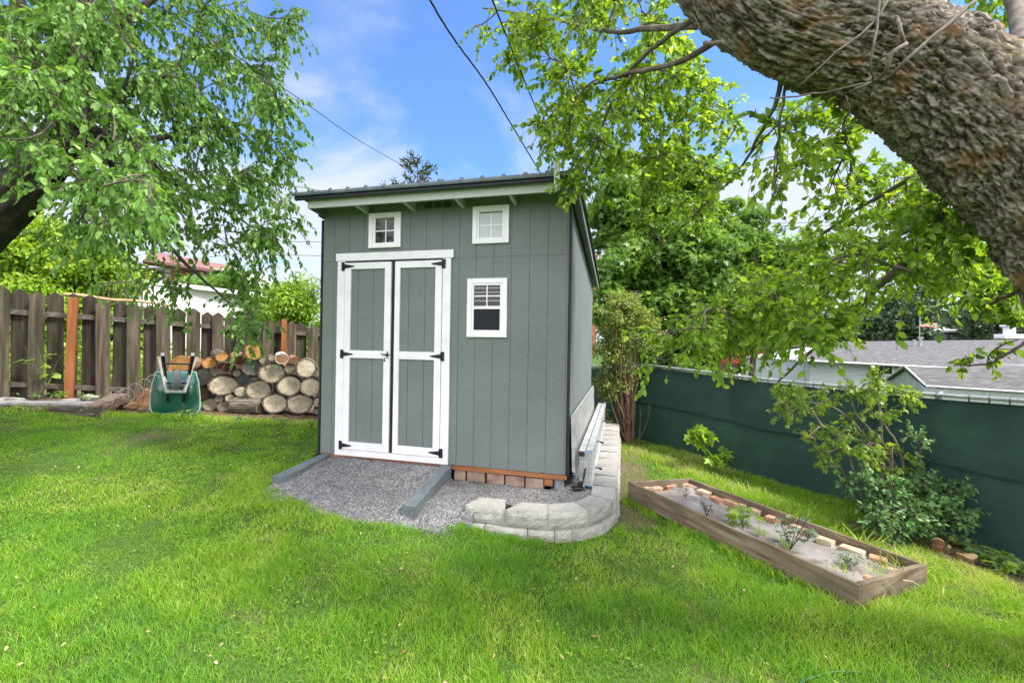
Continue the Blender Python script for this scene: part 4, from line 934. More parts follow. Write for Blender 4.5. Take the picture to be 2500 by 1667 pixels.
LOGS = [(1105,790,155,118,'p','widest pale log of the pile, left of centre, mossy bark round its face',0,0,None,0),
 (1525,840,138,110,'p','large pale log in the middle row, just above the barked stump',0,0,None,0),
 (1690,640,145,115,'p','large pale log with a long diagonal crack, right under the white-barked one',0,0,None,0),
 (1895,795,130,116,'p','large pale log with peeling bark on its left, second from the shed in its row',0,0,None,0),
 (2145,805,112,106,'p','pale log half hidden by the shed corner, middle row',0,0,None,0),
 (1725,1000,136,112,'p','large log in the bottom row right of the barked stump',0,0,None,0),
 (2020,1010,143,115,'p','large log in the bottom row nearest the shed',0,0,None,0),
 (2095,580,112,106,'p','pale log at the upper right of the pile, nearest the shed',0,0,None,0),
 (950,1015,84,74,'p','small round log at the bottom left of the pile, beside the wheelbarrow',0,0,None,0),
 (1120,1040,78,62,'m','small dull brown log on the ground, left of the barked stump',0,0,None,0),
 (1055,945,46,38,'m','tiny log wedged above the two bottom left logs',0,0,None,0),
 (1185,940,54,46,'p','small log sitting on the left end of the barked stump',0,0,None,0),
 (1310,860,66,62,'p','smallish pale log between the widest log and the one above the stump',0,0,None,0),
 (865,690,92,92,'m','grey log partly hidden behind the right wheelbarrow handle',0,0,None,.02),
 (1000,622,48,42,'m','small log on top of the widest log, under the orange one',0,0,None,0),
 (1265,642,42,40,'m','tiny grey log between the widest log and the dark logs',0,0,None,0),
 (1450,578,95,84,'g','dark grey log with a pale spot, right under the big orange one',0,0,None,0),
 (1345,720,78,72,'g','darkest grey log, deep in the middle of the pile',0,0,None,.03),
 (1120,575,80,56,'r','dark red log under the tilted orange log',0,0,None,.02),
 (935,522,74,62,'o','orange log with a dark star in its face, left end of the top row',0,0,M_BARKO,-.02),
 (1085,447,68,54,'o','tilted orange log with shaggy bark, second in the top row',-.35,.12,None,-.03),
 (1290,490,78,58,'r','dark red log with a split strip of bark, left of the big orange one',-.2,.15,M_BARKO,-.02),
 (1470,378,103,98,'o','big bright orange log on the very top of the pile',0,0,None,-.02),
 (1585,490,44,38,'m','tiny log right of the big orange one',0,0,None,0),
 (1692,458,48,34,'m','small tilted log left of the white-barked one',-.2,0,None,0),
 (1805,470,72,60,'b','round log with thick white bark on the top row',-.15,.05,M_BARKW,-.02),
 (1960,490,48,40,'b','small log with ragged bark near the top right',-.3,.1,M_BARKO,0),
 (1910,588,64,50,'m','small dark log ringed with thick bark, under the ragged one',0,0,None,0),
 (2232,990,48,56,'p','log sliver at the bottom right, cut off by the shed corner',0,0,None,.02),
 (865,890,58,92,'b','brown log end peeping out between wheelbarrow and bottom left log',0,0,None,.04),
 (158,960,72,104,'b','orange-brown log leaning left of the green wheelbarrow tray',.1,0,M_BARKO,0),
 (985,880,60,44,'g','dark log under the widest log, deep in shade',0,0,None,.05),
 (2222,1098,40,34,'m','small log on the ground at the shed corner',0,0,None,.02),
 (1470,720,52,40,'m','small log jammed behind the middle row, under the dark grey one',0,0,None,.08),
 (2240,640,40,50,'m','bark-covered log end touching the shed at the upper right',0,0,None,.05)]
for cx, cy, rx, ry, kd, lab, yaw, pit, bk, dd in LOGS:
    log(cx, cy, rx, ry, kd, lab, d=7.6+dd*2, yaw=yaw, pitch=pit, bark=bk, pith=(cx == 1470 and cy == 378), length=.42 if rx > 60 else .34)
# split slab behind the barrow handle
t = thing('split_log', 'bright orange split log seen between the wheelbarrow handles', 'log', W(320+590/4.9, 780+530/4.9, 7.62))
mb = MB(); pts = []
for k, (x, y) in enumerate([(440,610),(465,520),(500,470),(545,440),(610,432),(680,455),(712,500),(715,560),(690,600),(600,612),(520,590),(480,618)]):
    pts.append(W(320+x/4.9, 780+y/4.9, 7.62))
mb.poly(pts, (0,.3,-.05)); part('split_face', mb, FM['o'], t)
mb = MB(); mb.poly([p+(W(320+585/4.9,780+540/4.9,7.62)-p)*-.08+Vector((0,.012,0)) for p in pts], (0,.33,-.05)); part('bark', mb, M_BARKO, t)
# barked stump lying across, side on
t = thing('log', 'short thick log lying side-on with deep furrowed bark, at the foot of the pile', 'log', W(320+1390/4.9, 780+1120/4.9, 7.5), 'cut logs stacked in the woodpile')
mb = MB(); N = 64; vs = []; a0 = W(320+1228/4.9, 780+1020/4.9, 7.62); a1 = W(320+1552/4.9, 780+1020/4.9, 7.62); r_ = .142
for j in range(13):
    c = a0.lerp(a1, j/12)
    for i in range(N):
        a = 2*math.pi*i/N; f = 1+.05*math.sin(i*2.4)*.5+.06*mnoise.noise(Vector((math.cos(a)*9, math.sin(a)*9, j*.25)))
        vs.append(c+Vector((.01*math.sin(a*3+j), math.cos(a)*r_*f, math.sin(a)*r_*f*(1.0+.02*j/12))))
fs = [(j*N+i, j*N+(i+1)%N, (j+1)*N+(i+1)%N, (j+1)*N+i) for j in range(12) for i in range(N)]
mb.add(vs, fs); part('bark', mb, mk('furrowed bark', [(.3,(.07,.055,.042)),(.5,(.19,.16,.125)),(.7,(.32,.28,.23))], 8, (.6,6,6), rough=.95, bump=1.0, bscale=14, bdist=.03), t)
mb = MB(); mb.add([a0]+vs[:N], [(0,1+i,1+(i+1)%N) for i in range(N)]); part('cut_face', mb, FM['m'], t); mb = MB(); mb.add([a1]+vs[12*N:13*N], [(0,1+i,1+(i+1)%N) for i in range(N)]); part('cut_face', mb, FM['m'], t)
# sticks and bark scraps on the ground under the pile
rg = random.Random(5); mb = MB()
for k in range(90):
    x = rg.uniform(-6.6,-2.3); y = 7.28+rg.uniform(0,.35); z = g(x,y)+.012; a = rg.uniform(0,3.14); l = rg.uniform(.04,.16)
    mb.obox((x,y,z), (l, rg.uniform(.01,.035), .008), Matrix.Rotation(a,3,'Z') @ Matrix.Rotation(rg.uniform(-.3,.3),3,'Y'))
solo('bark_scraps', mb, M_BARKO, 'loose bark and wood chips along the foot of the woodpile', None, (-4.5,7.4,0), kind='stuff')

# ------------------------------------------------------------------ wheelbarrow, upside down
D = 7.0; WX = lambda x, y: W(360+x/7.84, 820+y/7.84, D)
wb = thing('wheelbarrow', 'green wheelbarrow tipped upright with its wheel and handles up', 'wheelbarrow', WX(525, 1480))
def wloc(x, y, w): return W(360+x/7.84, 820+y/7.84, D-w)
M_GRN = mk('green plastic tray', [(.3,(.007,.060,.042)),(.55,(.012,.09,.062)),(.8,(.02,.13,.09))], 3, rough=.28, bump=.04, spec=.55, dirt=(5,(.16,.22,.20),.45))
M_GRNR = mk('pale green rim', [(.3,(.16,.36,.28)),(.7,(.28,.50,.40))], 5, rough=.4, bump=0)
M_ASH = mk('grey weathered handle wood', [(.3,(.28,.26,.23)),(.6,(.46,.44,.40))], 6, (6,1,1), rough=.85, bump=.3, dirt=(8,(.2,.24,.2),.4))
M_LEG = mk('black steel', [(.3,(.012,.012,.014)),(.7,(.03,.03,.034))], 8, rough=.4, metal=.4, bump=.05)
rows = []  # y(zoom), half-width rim, half-width pan, rim depth w, pan depth w
for y, hr, hp, wr, wp in [(690,385,352,-.36,-.30),(705,388,350,-.36,-.27),(790,405,335,-.32,-.14),(880,438,332,-.27,-.01),(950,450,330,-.23,.085),(985,455,320,-.21,.11),(1060,464,315,-.17,.115),(1180,473,310,-.11,.10),(1300,478,300,-.05,.075),(1400,470,292,.0,.05),(1455,440,280,.02,.035),(1485,395,262,.022,.028)]:
    rows.append((y, hr, hp, wr, wp))
vs = []; NC = 17
for y, hr, hp, wr, wp in rows:
    for i in range(NC):
        s = -1+2*i/(NC-1); a = abs(s)
        if a < .62: x = s/.62*hp*.94; w = wp
        else:
            t = (a-.62)/.38; x = math.copysign(hp*.94+(hr-hp*.94)*(t**.75), s); w = wp+(wr-wp)*t**1.35
        x0 = 525+(.5 if y < 900 else 0)*20; vs.append(wloc(x0+x, y, w))
fs = [(j*NC+i, j*NC+i+1, (j+1)*NC+i+1, (j+1)*NC+i) for j in range(len(rows)-1) for i in range(NC-1)]
nv = len(vs); vs2 = [p+Vector((0,.012,0)) for p in vs]; fs2 = [tuple(q+nv for q in f[::-1]) for f in fs]
edge = [i for i in range(NC)] + [(j+1)*NC-1 for j in range(1, len(rows))] + [len(rows)*NC-1-i for i in range(1, NC)] + [(len(rows)-1-j)*NC for j in range(1, len(rows)-1)]
fe = [(edge[k], edge[k]+nv, edge[(k+1)%len(edge)]+nv, edge[(k+1)%len(edge)]) for k in range(len(edge))]
mb = MB(); mb.add(vs+vs2, fs+fs2+fe); part('tray', mb, M_GRN, wb, smooth=True)
mb = MB(); mb.tube([vs[k]+Vector((0,.006,0)) for k in edge if k % NC in (0, NC-1) or k >= (len(rows)-1)*NC], .011, 8); part('rim', mb, M_GRNR, wb, smooth=True)
# raised pad on the front slope
for sx_ in (-1, 1):
    hA = wloc(540+sx_*158, 1085, .235); hB = wloc(545+sx_*290, 660, -.02); hC = wloc(548+sx_*398, 400, -.10)
    if sx_ < 0: hC = wloc(218, 400, -.10); hB = wloc(285, 660, -.02)
    mb = MB(); mb.tube([hA, hB, hC.lerp(hB,.25), hC], [.026,.024,.021,.024], 4); part('handle', mb, M_ASH, wb, label='grey wooden handle')
    lx = 290 if sx_ < 0 else 868; lx2 = 345 if sx_ < 0 else 785
    mb = MB(); A = wloc(lx, 372, .24); B = wloc(lx2, 790, .02); m = (B-A)
    for o in (-.022, .022): mb.tube([A+Vector((o,0,0)), A.lerp(B,.5)+Vector((o,0,0)), B+Vector((o*.7,0,0))], .007, 4)
    mb.poly([A+Vector((-.022,.012,0)), A+Vector((.022,.012,0)), B+Vector((.016,.012,0)), B+Vector((-.016,.012,0))], (0,.004,0)); mb.cyl(B+Vector((0,-.015,-.01)), B+Vector((0,.02,-.01)), .018, 10)
    part('leg', mb, M_LEG, wb)
    mb = MB(); mb.obox(A+Vector((0,.0,.012)), (.05,.022,.05), None, .008); part('foot', mb, M_ALU, wb)
    bx_ = 385 if sx_ < 0 else 695; mb = MB(); mb.tube([wloc(bx_, 1080, .215), wloc(bx_-3, 1170, .15), wloc(bx_-10, 1265, .098)], .016, 4); mb.cyl(wloc(bx_-10,1262,.09), wloc(bx_-10,1262,.125), .014, 8); part('tray_brace', mb, M_LEG, wb)
mb = MB(); mb.tube([wloc(300, 528, .19), wloc(560, 534, .19), wloc(850, 545, .19)], .013, 8); part('crossbar', mb, M_LEG, wb)
mb = MB(); a = wloc(372,1062,.25); b = wloc(712,1062,.25); mb.obox((a+b)/2, (abs(b.x-a.x), .03, .04), None, .004); part('nose_bar', mb, M_ASH, wb)
WF = Vector((wloc(562,850,0).x, wloc(562,850,0).y, 0)).normalized(); WR = Vector((WF.y, -WF.x, 0)); ctr = wloc(562, 850, .20); mb = MB(); NR, NS = 40, 14; vs = []; fs = []
for i in range(NR):
    a = 2*math.pi*i/NR
    for j in range(NS):
        b = 2*math.pi*j/NS; rr_ = .125+.042*math.cos(b)*(1+.04*((i+j)%2)); vs.append(ctr+WR*(.052*math.sin(b))+WF*(rr_*math.cos(a)*.9)+Vector((0,0,rr_*math.sin(a))))
fs = [(i*NS+j, i*NS+(j+1)%NS, ((i+1)%NR)*NS+(j+1)%NS, ((i+1)%NR)*NS+j) for i in range(NR) for j in range(NS)]
mb.add(vs, fs); whl = part('wheel', mb, mk('grey tyre rubber', [(.3,(.10,.10,.105)),(.7,(.20,.20,.21))], 40, rough=.85, bump=.6), wb, label='wheel with grey pneumatic tyre')
mb = MB(); mb.cyl(ctr-WR*.035, ctr+WR*.035, .085, 20); part('hub', mb, M_ALU, whl)
mb = MB(); mb.cyl(wloc(355,905,.20), wloc(755,905,.20), .010, 8)
for x in (400, 690): mb.obox(wloc(x,905,.20), (.03,.03,.03), None, .005)
part('axle', mb, M_LEG, wb)

# ------------------------------------------------------------------ slab, old timbers, wire, rocks at the left
M_SLAB = mk('grey sawn board', [(.3,(.28,.26,.27)),(.6,(.40,.38,.39)),(.8,(.46,.44,.44))], 3, (1,5,1), rough=.85, bump=.2, dirt=(7,(.13,.11,.10),.5))
M_OLD = mk('old rotten timber', [(.3,(.035,.028,.022)),(.5,(.09,.075,.06)),(.75,(.18,.155,.13))], 5, (.7,6,6), detail=9, rough=.95, bump=1.0, bdist=.015)
M_EARTH = mk('bare earth', [(.3,(.05,.036,.024)),(.6,(.10,.075,.05)),(.8,(.16,.125,.085))], 9, rough=1, bump=.9, bdist=.02)
def gz(x, y): return g(x, y)
A = W(-230, 984, 6.95); B = W(226, 986, 6.75)
mb = MB(); d = (B-A).normalized(); y = Vector((0,0,1)).cross(d).normalized(); z = d.cross(y)
mb.obox((A+B)/2+y*.08, ((B-A).length, .20, .042), Matrix((d,y,z)).transposed(), .003)
solo('plank', mb, M_SLAB, 'smooth pale grey plank laid flat on the rotten timbers', 'plank', (A+B)/2-Vector((0,0,.02)))
def rough_beam(a, b, w, h, lab, seed, mat=None, cat='old timber', name='old_timber'):
    d = (b-a); L_ = d.length; d.normalize(); y = Vector((0,0,1)).cross(d).normalized(); z = d.cross(y); N = 26; rngb = random.Random(seed)
    sec = [(-.5,-.5),(-.5,.1),(-.42,.5),(.05,.46),(.45,.5),(.5,.0),(.5,-.5),(0,-.5)]; mb = MB(); vs = []
    for i in range(N+1):
        p = a+(b-a)*(i/N); e = 1 if 0 < i < N else .85
        for k, (sx_, sz_) in enumerate(sec):
            nn = 1+.28*mnoise.noise(Vector((i*.35, k*1.9, seed)))+.12*mnoise.noise(Vector((i*1.6,k*3,seed+5))); vs.append(p+y*(sx_*w*nn*e)+z*(sz_*h*nn*e)+d*(rngb.uniform(-.02,.02) if i in (0,N) else 0))
    fs = [tuple(range(8)), tuple(N*8+k for k in range(7,-1,-1))]+[(i*8+k, i*8+(k+1)%8, (i+1)*8+(k+1)%8, (i+1)*8+k) for i in range(N) for k in range(8)]
    mb.add(vs, fs); return solo(name, mb, mat or M_OLD, lab, cat, (a+b)/2-Vector((0,0,h/2)))
a = W(-230, 1001, 6.8); b = W(240, 999, 6.62); rough_beam(a, b, .16, .09, 'dark rotten timber directly under the grey plank', 3)
a = W(-230, 1013, 6.74); b = W(236, 1011, 6.58); rough_beam(a, b, .13, .07, 'lowest blackened timber at the grass edge, left of the yard', 9)
a = W(222, 1000, 6.62); b = W(300, 968, 7.3); rough_beam(a, b, .26, .13, 'short brown weathered timber angled back behind the plank end', 14, mk('brown weathered timber', [(.3,(.10,.065,.045)),(.5,(.20,.145,.11)),(.75,(.31,.25,.20))], 5, (.7,6,6), detail=9, rough=.95, bump=.9, bdist=.012))
def rock(c, r, lab, seed, mat, name='rock', cat='rock', sq=(1.2,1,.6)):
    mb = MB(); NR, NS = 14, 9; vs = []; fs = []
    for j in range(NS):
        ph = math.pi*(j+.5)/NS-math.pi/2
        for i in range(NR):
            a = 2*math.pi*i/NR; q = Vector((math.cos(a)*math.cos(ph), math.sin(a)*math.cos(ph), math.sin(ph)))
            f = 1+.5*mnoise.noise(q*1.6+Vector((seed,0,0))); vs.append(Vector(c)+Vector((q.x*r*sq[0]*f, q.y*r*sq[1]*f, q.z*r*sq[2]*f)))
    fs = [(j*NR+i, j*NR+(i+1)%NR, (j+1)*NR+(i+1)%NR, (j+1)*NR+i) for j in range(NS-1) for i in range(NR)]+[tuple(range(NR-1,-1,-1)), tuple((NS-1)*NR+i for i in range(NR))]
    mb.add(vs, fs); return solo(name, mb, mat, lab, cat, Vector(c)-Vector((0,0,r*sq[2])))
M_ROCK = mk('pale rock', [(.3,(.22,.21,.19)),(.55,(.38,.37,.34)),(.8,(.5,.49,.46))], 6, rough=.95, bump=.6, bdist=.02, dirt=(6,(.12,.13,.08),.5))
rock(W(214, 972, 7.5), .10, 'pale grey rock at the foot of the board fence', 1, M_ROCK, sq=(1.5,1,.55))
rock(W(27, 976, 7.15), .11, 'flat tan rock behind the plank at the far left', 2, M_ROCK, sq=(2.2,1,.4))
rock(W(168, 979, 7.1), .09, 'low flat stone behind the plank, by the orange post', 3, M_ROCK, sq=(2.0,1,.45))
rock(W(322, 992, 7.0), .075, 'dark reddish lump of wood and bark near the wire coils', 4, M_BARKO, 'wood_lump', 'wood lump', (1.3,1,.8))
rock(W(305, 990, 7.35), .10, 'brown root lump beside the angled timber', 8, M_BARKO, 'wood_lump', 'wood lump', (1.6,1,.7))
# coiled wire
WIRE = mk('pale wire', [(.3,(.35,.32,.28)),(.7,(.5,.47,.42))], 8, rough=.5, metal=.3, bump=0)
pts = []
rx0 = 2352/400
for k in range(150):
    t = k/149; th = t*2*math.pi*4.6-2.0
    u = 285+t*100 + 15*math.cos(th); v = 975-t*46 + (17+3*t)*math.sin(th); pts.append(W(u, v, 7.15-.25*t+.07*math.sin(th+1)))
mb = MB(); mb.tube(pts, .0042, 5); solo('wire_coil', mb, WIRE, 'loose springy coil of pale wire left of the wheelbarrow', 'wire', W(330,985,7.1))
mb = MB()
rg = random.Random(4)
for k in range(9):
    u0, v0 = 340+rg.uniform(-15,30), 985+rg.uniform(-8,8); mb.tube([W(u0,v0,7.3), W(u0+rg.uniform(-20,20), v0-30, 7.3), W(u0+rg.uniform(-10,45), v0-50-rg.uniform(0,30), 7.35)], .0035, 4)
solo('dry_twigs', mb, M_BARKO, 'thin dry twigs sticking up behind the wire coil', 'twigs', W(350,990,7.3))
# bamboo pole and iron trellis behind the fence
P1 = Vector((*(fence_pt(150)-LN*.09), 0)); P2 = Vector((*(fence_pt(428)-LN*.09), 0)); P1.z = CAMZ+ray(150, 718.5).z*P1.y; P2.z = CAMZ+ray(428, 745.5).z*P2.y
pts = [P1.lerp(P2, k/24)+Vector((0,0,.012*math.sin(k*.5))) for k in range(25)]
mb = MB(); mb.tube(pts, [.030-.008*(k/24)+(.003 if k % 4 == 0 else 0) for k in range(25)], 10)
solo('bamboo_pole', mb, mk('tan bamboo', [(.3,(.34,.21,.10)),(.6,(.52,.36,.19)),(.8,(.62,.47,.28))], 6, (1,1,1), rough=.6, bump=.1), 'long tan bamboo pole lying along the fence tops', 'pole', P1.lerp(P2,.5))
tr = thing('iron_trellis', 'rusty iron railing standing behind the board fence', 'railing', W(330, 800, 9.9))
M_IRON = mk('rusty iron', [(.3,(.05,.045,.045)),(.7,(.14,.12,.11))], 9, rough=.8, metal=.4, bump=.1)
mb = MB(); T0 = W(250, 692, 9.6); T1 = W(372, 702, 10.1); mb.tube([T0, W(300,687,9.8), W(330,690,9.9), T1], .016, 6); part('top_rail', mb, M_IRON, tr)
for k in range(11):
    u = 240+k*13.2; mb = MB(); ln = (k-7)*1.2; mb.tube([W(u-ln*.3, 760+ (k>3)*22, 9.85), W(u+ln*.4+1.5, 700, 9.85), W(u+ln*.7+2, 683+abs(k-5)*1.5, 9.85)], .013, 6); part('bar', mb, M_IRON, tr)
# ------------------------------------------------------------------ foliage tools
def unit(a): return a/np.maximum(np.linalg.norm(a, axis=-1, keepdims=True), 1e-9)
def leaf_mesh(name, P, D, N, L, Wd, mat, parent, kind='oval', curl=.18, var=None, label=None):
    """P base points, D leaf directions, N rough normals, L lengths, Wd width ratio"""
    n = len(P); D = unit(D); S = unit(np.cross(D, N)); N = unit(np.cross(S, D))
    if kind == 'kite': prof = [(0,0,0),(.45,.5,.06),(1,0,-.08),(.45,-.5,.06)]; F3 = [(0,1,2),(0,2,3)]; F4 = []
    elif kind == 'palm':                       # maple-like, five lobes
        prof = [(0,0,0),(.05,.42,.0),(.30,.26,.04),(.55,.62,-.03),(.58,.22,.05),(1.0,0,-.10),(.58,-.22,.05),(.55,-.62,-.03),(.30,-.26,.04),(.05,-.42,.0),(.3,0,-.03)]
        F3 = [(10,0,1),(10,1,2),(10,2,3),(10,3,4),(10,4,5),(10,5,6),(10,6,7),(10,7,8),(10,8,9),(10,9,0)]; F4 = []
    else:
        c = curl; prof = [(0,0,0),(.34,0,-.02-c*.1),(.70,0,-.03-c*.5),(1,0,-.04-c),(.28,.40,.07),(.68,.34,.03-c*.5),(.28,-.40,.07),(.68,-.34,.03-c*.5)]
        F3 = [(0,1,4),(2,3,5),(0,6,1),(2,7,3)]; F4 = [(1,2,5,4),(1,6,7,2)]
    pr = np.array(prof); k = len(pr)
    Lx = L[:,None]; 
    V = P[:,None,:] + D[:,None,:]*(pr[:,0]*Lx)[...,None] + S[:,None,:]*(pr[:,1]*Lx*Wd)[...,None] + N[:,None,:]*(pr[:,2]*Lx)[...,None]
    b = (np.arange(n)*k)[:,None,None]; F = []
    if F4: F.append((np.array(F4)[None]+b).reshape(-1,4))
    F.append((np.array(F3)[None]+b).reshape(-1,3))
    v = var if var is not None else np.clip(RNG.normal(.5,.2,n),0,1)
    o = bulk(name, V.reshape(-1,3), F, mat, parent, var=np.repeat(v, k)); return tag(o, label)
def twig_mesh(name, segs, mat, parent):
    """segs: list of (points array, r0, r1) joined into one mesh of thin four-sided tubes"""
    VV = []; FF = []; off = 0
    for pts, r0, r1 in segs:
        k = len(pts); d = np.gradient(pts, axis=0); d = unit(d); up = np.array([.31,.2,.93]); a = unit(np.cross(d, up)); b = np.cross(a, d)
        r = np.linspace(r0, r1, k)[:,None]; n = 5 if r0 > .006 else 3
        th = 2*np.pi*np.arange(n)/n
        V = pts[:,None,:] + a[:,None,:]*(r*np.cos(th))[...,None] + b[:,None,:]*(r*np.sin(th))[...,None]
        i, j = np.meshgrid(np.arange(k-1), np.arange(n), indexing='ij'); i = i.ravel(); j = j.ravel(); j2 = (j+1) % n
        FF.append(np.stack([i*n+j, i*n+j2, (i+1)*n+j2, (i+1)*n+j], 1)+off); VV.append(V.reshape(-1,3)); off += k*n
    return bulk(name, np.concatenate(VV), [np.concatenate(FF)], mat, parent, smooth=True)
def bez(a, b, c, k): t = np.linspace(0,1,k)[:,None]; return a*(1-t)**2+2*b*t*(1-t)+c*t*t
KD = [1.0]
def pix(u, v, d): return np.array(W(u, v, d*KD[0]))
def inpix(u, v, P): return inpoly(np.asarray(u), np.asarray(v), P)
def grow(limbs, centers, ntw, tl, nleaf, L, droop, spread=.8, r_br=.011, hang=.0, leaf_up=.25, leafdown=.5, sizes=None, rg=RNG):
    """branches run from the nearest limb to every cluster centre, twigs fan out from them and carry leaves"""
    LP = np.concatenate([np.asarray(p) for p, _ in limbs]); LR = np.concatenate([np.asarray(r) for _, r in limbs])
    segs = []; P = []; D = []; N = []; S = []; pts_all = LP.copy(); added = []
    order = np.argsort([np.min(np.linalg.norm(LP-c, axis=1)) for c in centers])
    pool = [LP]
    for oi, ci in enumerate(order):
        c = centers[ci]; A = np.concatenate(pool); dd = np.linalg.norm(A-c, axis=1); k = np.argmin(dd + .15*rg.random(len(A))); a = A[k]
        dist = np.linalg.norm(c-a)
        mid = (a+c)/2 + rg.normal(0, .12*dist+.01, 3) + np.array([0,0,.16*dist*(1-hang)]); nb = max(4, int(dist/.12)+3)
        br = bez(a, mid, c, nb); r0 = min(.004+r_br*dist**.8, .035); segs.append((br, r0, .0035)); pool.append(br[nb//3:])
        out_ = unit((c-a)[None])[0]
        for t in range(ntw):
            s = rg.uniform(.35, 1.0); b0 = br[min(nb-1, int(s*(nb-1)))]
            dr = unit((out_*rg.uniform(.2,.9) + rg.normal(0, spread, 3) + np.array([0,0,-hang]))[None])[0]
            ln = tl*rg.uniform(.5, 1.3); e = b0 + dr*ln + np.array([0,0,-droop*ln*rg.uniform(.5,1.4)]); m_ = b0+dr*ln*.55
            tw = bez(b0, m_, e, 6); segs.append((tw, .0032, .0014))
            kk = max(3, int(nleaf*rg.uniform(.6,1.4)*ln/tl)); tt = np.sort(rg.uniform(.12, 1.0, kk)); ip = tt*5; i0 = np.minimum(ip.astype(int), 4); f = (ip-i0)[:,None]
            pp = tw[i0]*(1-f)+tw[i0+1]*f; td = unit(tw[i0+1]-tw[i0])
            side = unit(np.cross(td, rg.normal(0,1,(kk,3))))
            ld = td*rg.uniform(.3,1.,(kk,1)) + side*rg.uniform(.5,1.1,(kk,1)) + np.array([0,0,-1])*leafdown*rg.uniform(.3,1.6,(kk,1))
            P.append(pp); D.append(ld); N.append(rg.normal(0,.55,(kk,3))+np.array([0,0,1.])*leaf_up+side*.2); S.append(L*rg.uniform(.55,1.25,kk))
    return segs, np.concatenate(P), np.concatenate(D), np.concatenate(N), np.concatenate(S)
M_TWIG = mk('twig bark', [(.3,(.07,.055,.045)),(.6,(.14,.115,.095)),(.8,(.22,.19,.16))], 20, rough=.85, bump=.2)
M_TRK = mk('tree trunk bark', [(.3,(.05,.04,.032)),(.5,(.11,.09,.072)),(.75,(.20,.17,.14))], 5, (2,2,.6), detail=9, rough=.95, bump=1, bdist=.03)
def bg_tree(name, label, base, crowns, leafL, count, mat, group=None, cat='tree', trunk_r=.14, clump=.45, nclump=60, kind='kite', twigs=None, var=(.5,.2), lean=0, wid=.8, stems=1, tmat=None):
    """crowns: ellipsoids (centre, radii); leaves gather round clump centres spread through them"""
    t = thing(name, label, cat, base, group); rg = np.random.default_rng(abs(hash(label)) % 1 + int(count)+len(label)*13)
    vol = np.array([c[1][0]*c[1][1]*c[1][2] for c in crowns]); vol = vol/vol.sum(); cen = []
    for k, (cc, rr_) in enumerate(crowns):
        m_ = max(3, int(round(nclump*vol[k]))); q = unit(rg.normal(0,1,(m_,3)))*(rg.random((m_,1))**.42); cen.append(np.array(cc)+q*np.array(rr_)*.92)
    cen = np.concatenate(cen); m_ = len(cen); cs = rg.uniform(.5,1.25,m_)*clump
    w = cs**2; w = w/w.sum(); ix = rg.choice(m_, count, p=w)
    off = unit(rg.normal(0,1,(count,3)))*(rg.random((count,1))**.55)*cs[ix][:,None]*np.array([1.15,1.15,.72])
    P = cen[ix]+off
    outw = unit(off+1e-6); D = outw*.5+rg.normal(0,.5,(count,3))+np.array([0,0,-.35]); N = rg.normal(0,.45,(count,3))+np.array([0,0,.75])+outw*.35
    v = np.clip(rg.normal(var[0], var[1]*.6, count)+rg.normal(0,var[1]*.6,m_)[ix], 0, 1)
    leaf_mesh('crown', P, D, N, leafL*rg.uniform(.6,1.25,count), wid, mat, t, kind, var=v)
    # trunk and limbs
    b = np.array(base, float); top = np.mean([np.array(c[0]) for c in crowns], 0); segs = []; mb = MB()
    for s in range(stems):
        bb = b+np.array([rg.normal(0,.12),rg.normal(0,.12),-.15])*(stems > 1)+np.array([0,0,-.1]); tt = top+rg.normal(0,.3,3)*(stems > 1)
        q = bez(bb, (bb+tt)/2+np.array([lean,0,0])+rg.normal(0,.15,3), tt, 14); segs.append(q)
        mb.tube([Vector(p) for p in q], list(np.linspace(trunk_r, trunk_r*.3, 14)*(1+.3*np.exp(-np.arange(14)/1.2))), 10)
    part('trunk', mb, tmat or M_TRK, t, smooth=True)
    A = np.concatenate([s[4:] for s in segs]); S = []
    for c in cen:
        a = A[np.argmin(np.linalg.norm(A-c,axis=1)+np.maximum(0,A[:,2]-c[2])*.8)]; d = np.linalg.norm(c-a)
        S.append((bez(a, (a+c)/2+np.array([0,0,.1*d]), c, 5), min(trunk_r*.35, .012+.014*d), .006))
    twig_mesh('branches', S, tmat or M_TRK, t)
    return t
# ------------------------------------------------------------------ leaf colours
LG_CH = leafmat('cherry leaf', [(0,(.065,.15,.03)),(.35,(.115,.25,.05)),(.65,(.175,.34,.065)),(.9,(.28,.43,.12)),(1,(.38,.50,.22))], .38, 1.5, rough=.42, spec=.3)
LG_AP = leafmat('apple leaf', [(0,(.07,.145,.022)),(.35,(.14,.26,.028)),(.65,(.22,.36,.032)),(1,(.34,.46,.06))], .5, 1.6, rough=.45)
LG_MP = leafmat('maple leaf', [(0,(.07,.15,.035)),(.4,(.125,.245,.05)),(.75,(.19,.33,.07)),(1,(.28,.42,.11))], .4, 1.5)
LG_LM = leafmat('lime leaf', [(0,(.11,.20,.02)),(.4,(.20,.34,.03)),(.75,(.33,.48,.05)),(1,(.44,.56,.12))], .45, 1.4)
LG_OL = leafmat('olive leaf', [(0,(.12,.17,.04)),(.4,(.20,.27,.06)),(.75,(.30,.37,.09)),(1,(.38,.43,.14))], .35, 1.3)
LG_SH = leafmat('shrub leaf', [(0,(.10,.20,.03)),(.4,(.19,.32,.045)),(.75,(.30,.43,.07)),(1,(.42,.52,.12))], .42, 1.4)
LG_BU = leafmat('bush leaf', [(0,(.06,.15,.055)),(.4,(.11,.24,.085)),(.75,(.18,.34,.12)),(1,(.28,.44,.19))], .32, 1.3, rough=.5)
LG_PI = leafmat('pine needle', [(0,(.03,.055,.035)),(.5,(.055,.09,.05)),(.85,(.10,.14,.06)),(1,(.25,.27,.08))], .15, 1.2, rough=.6)
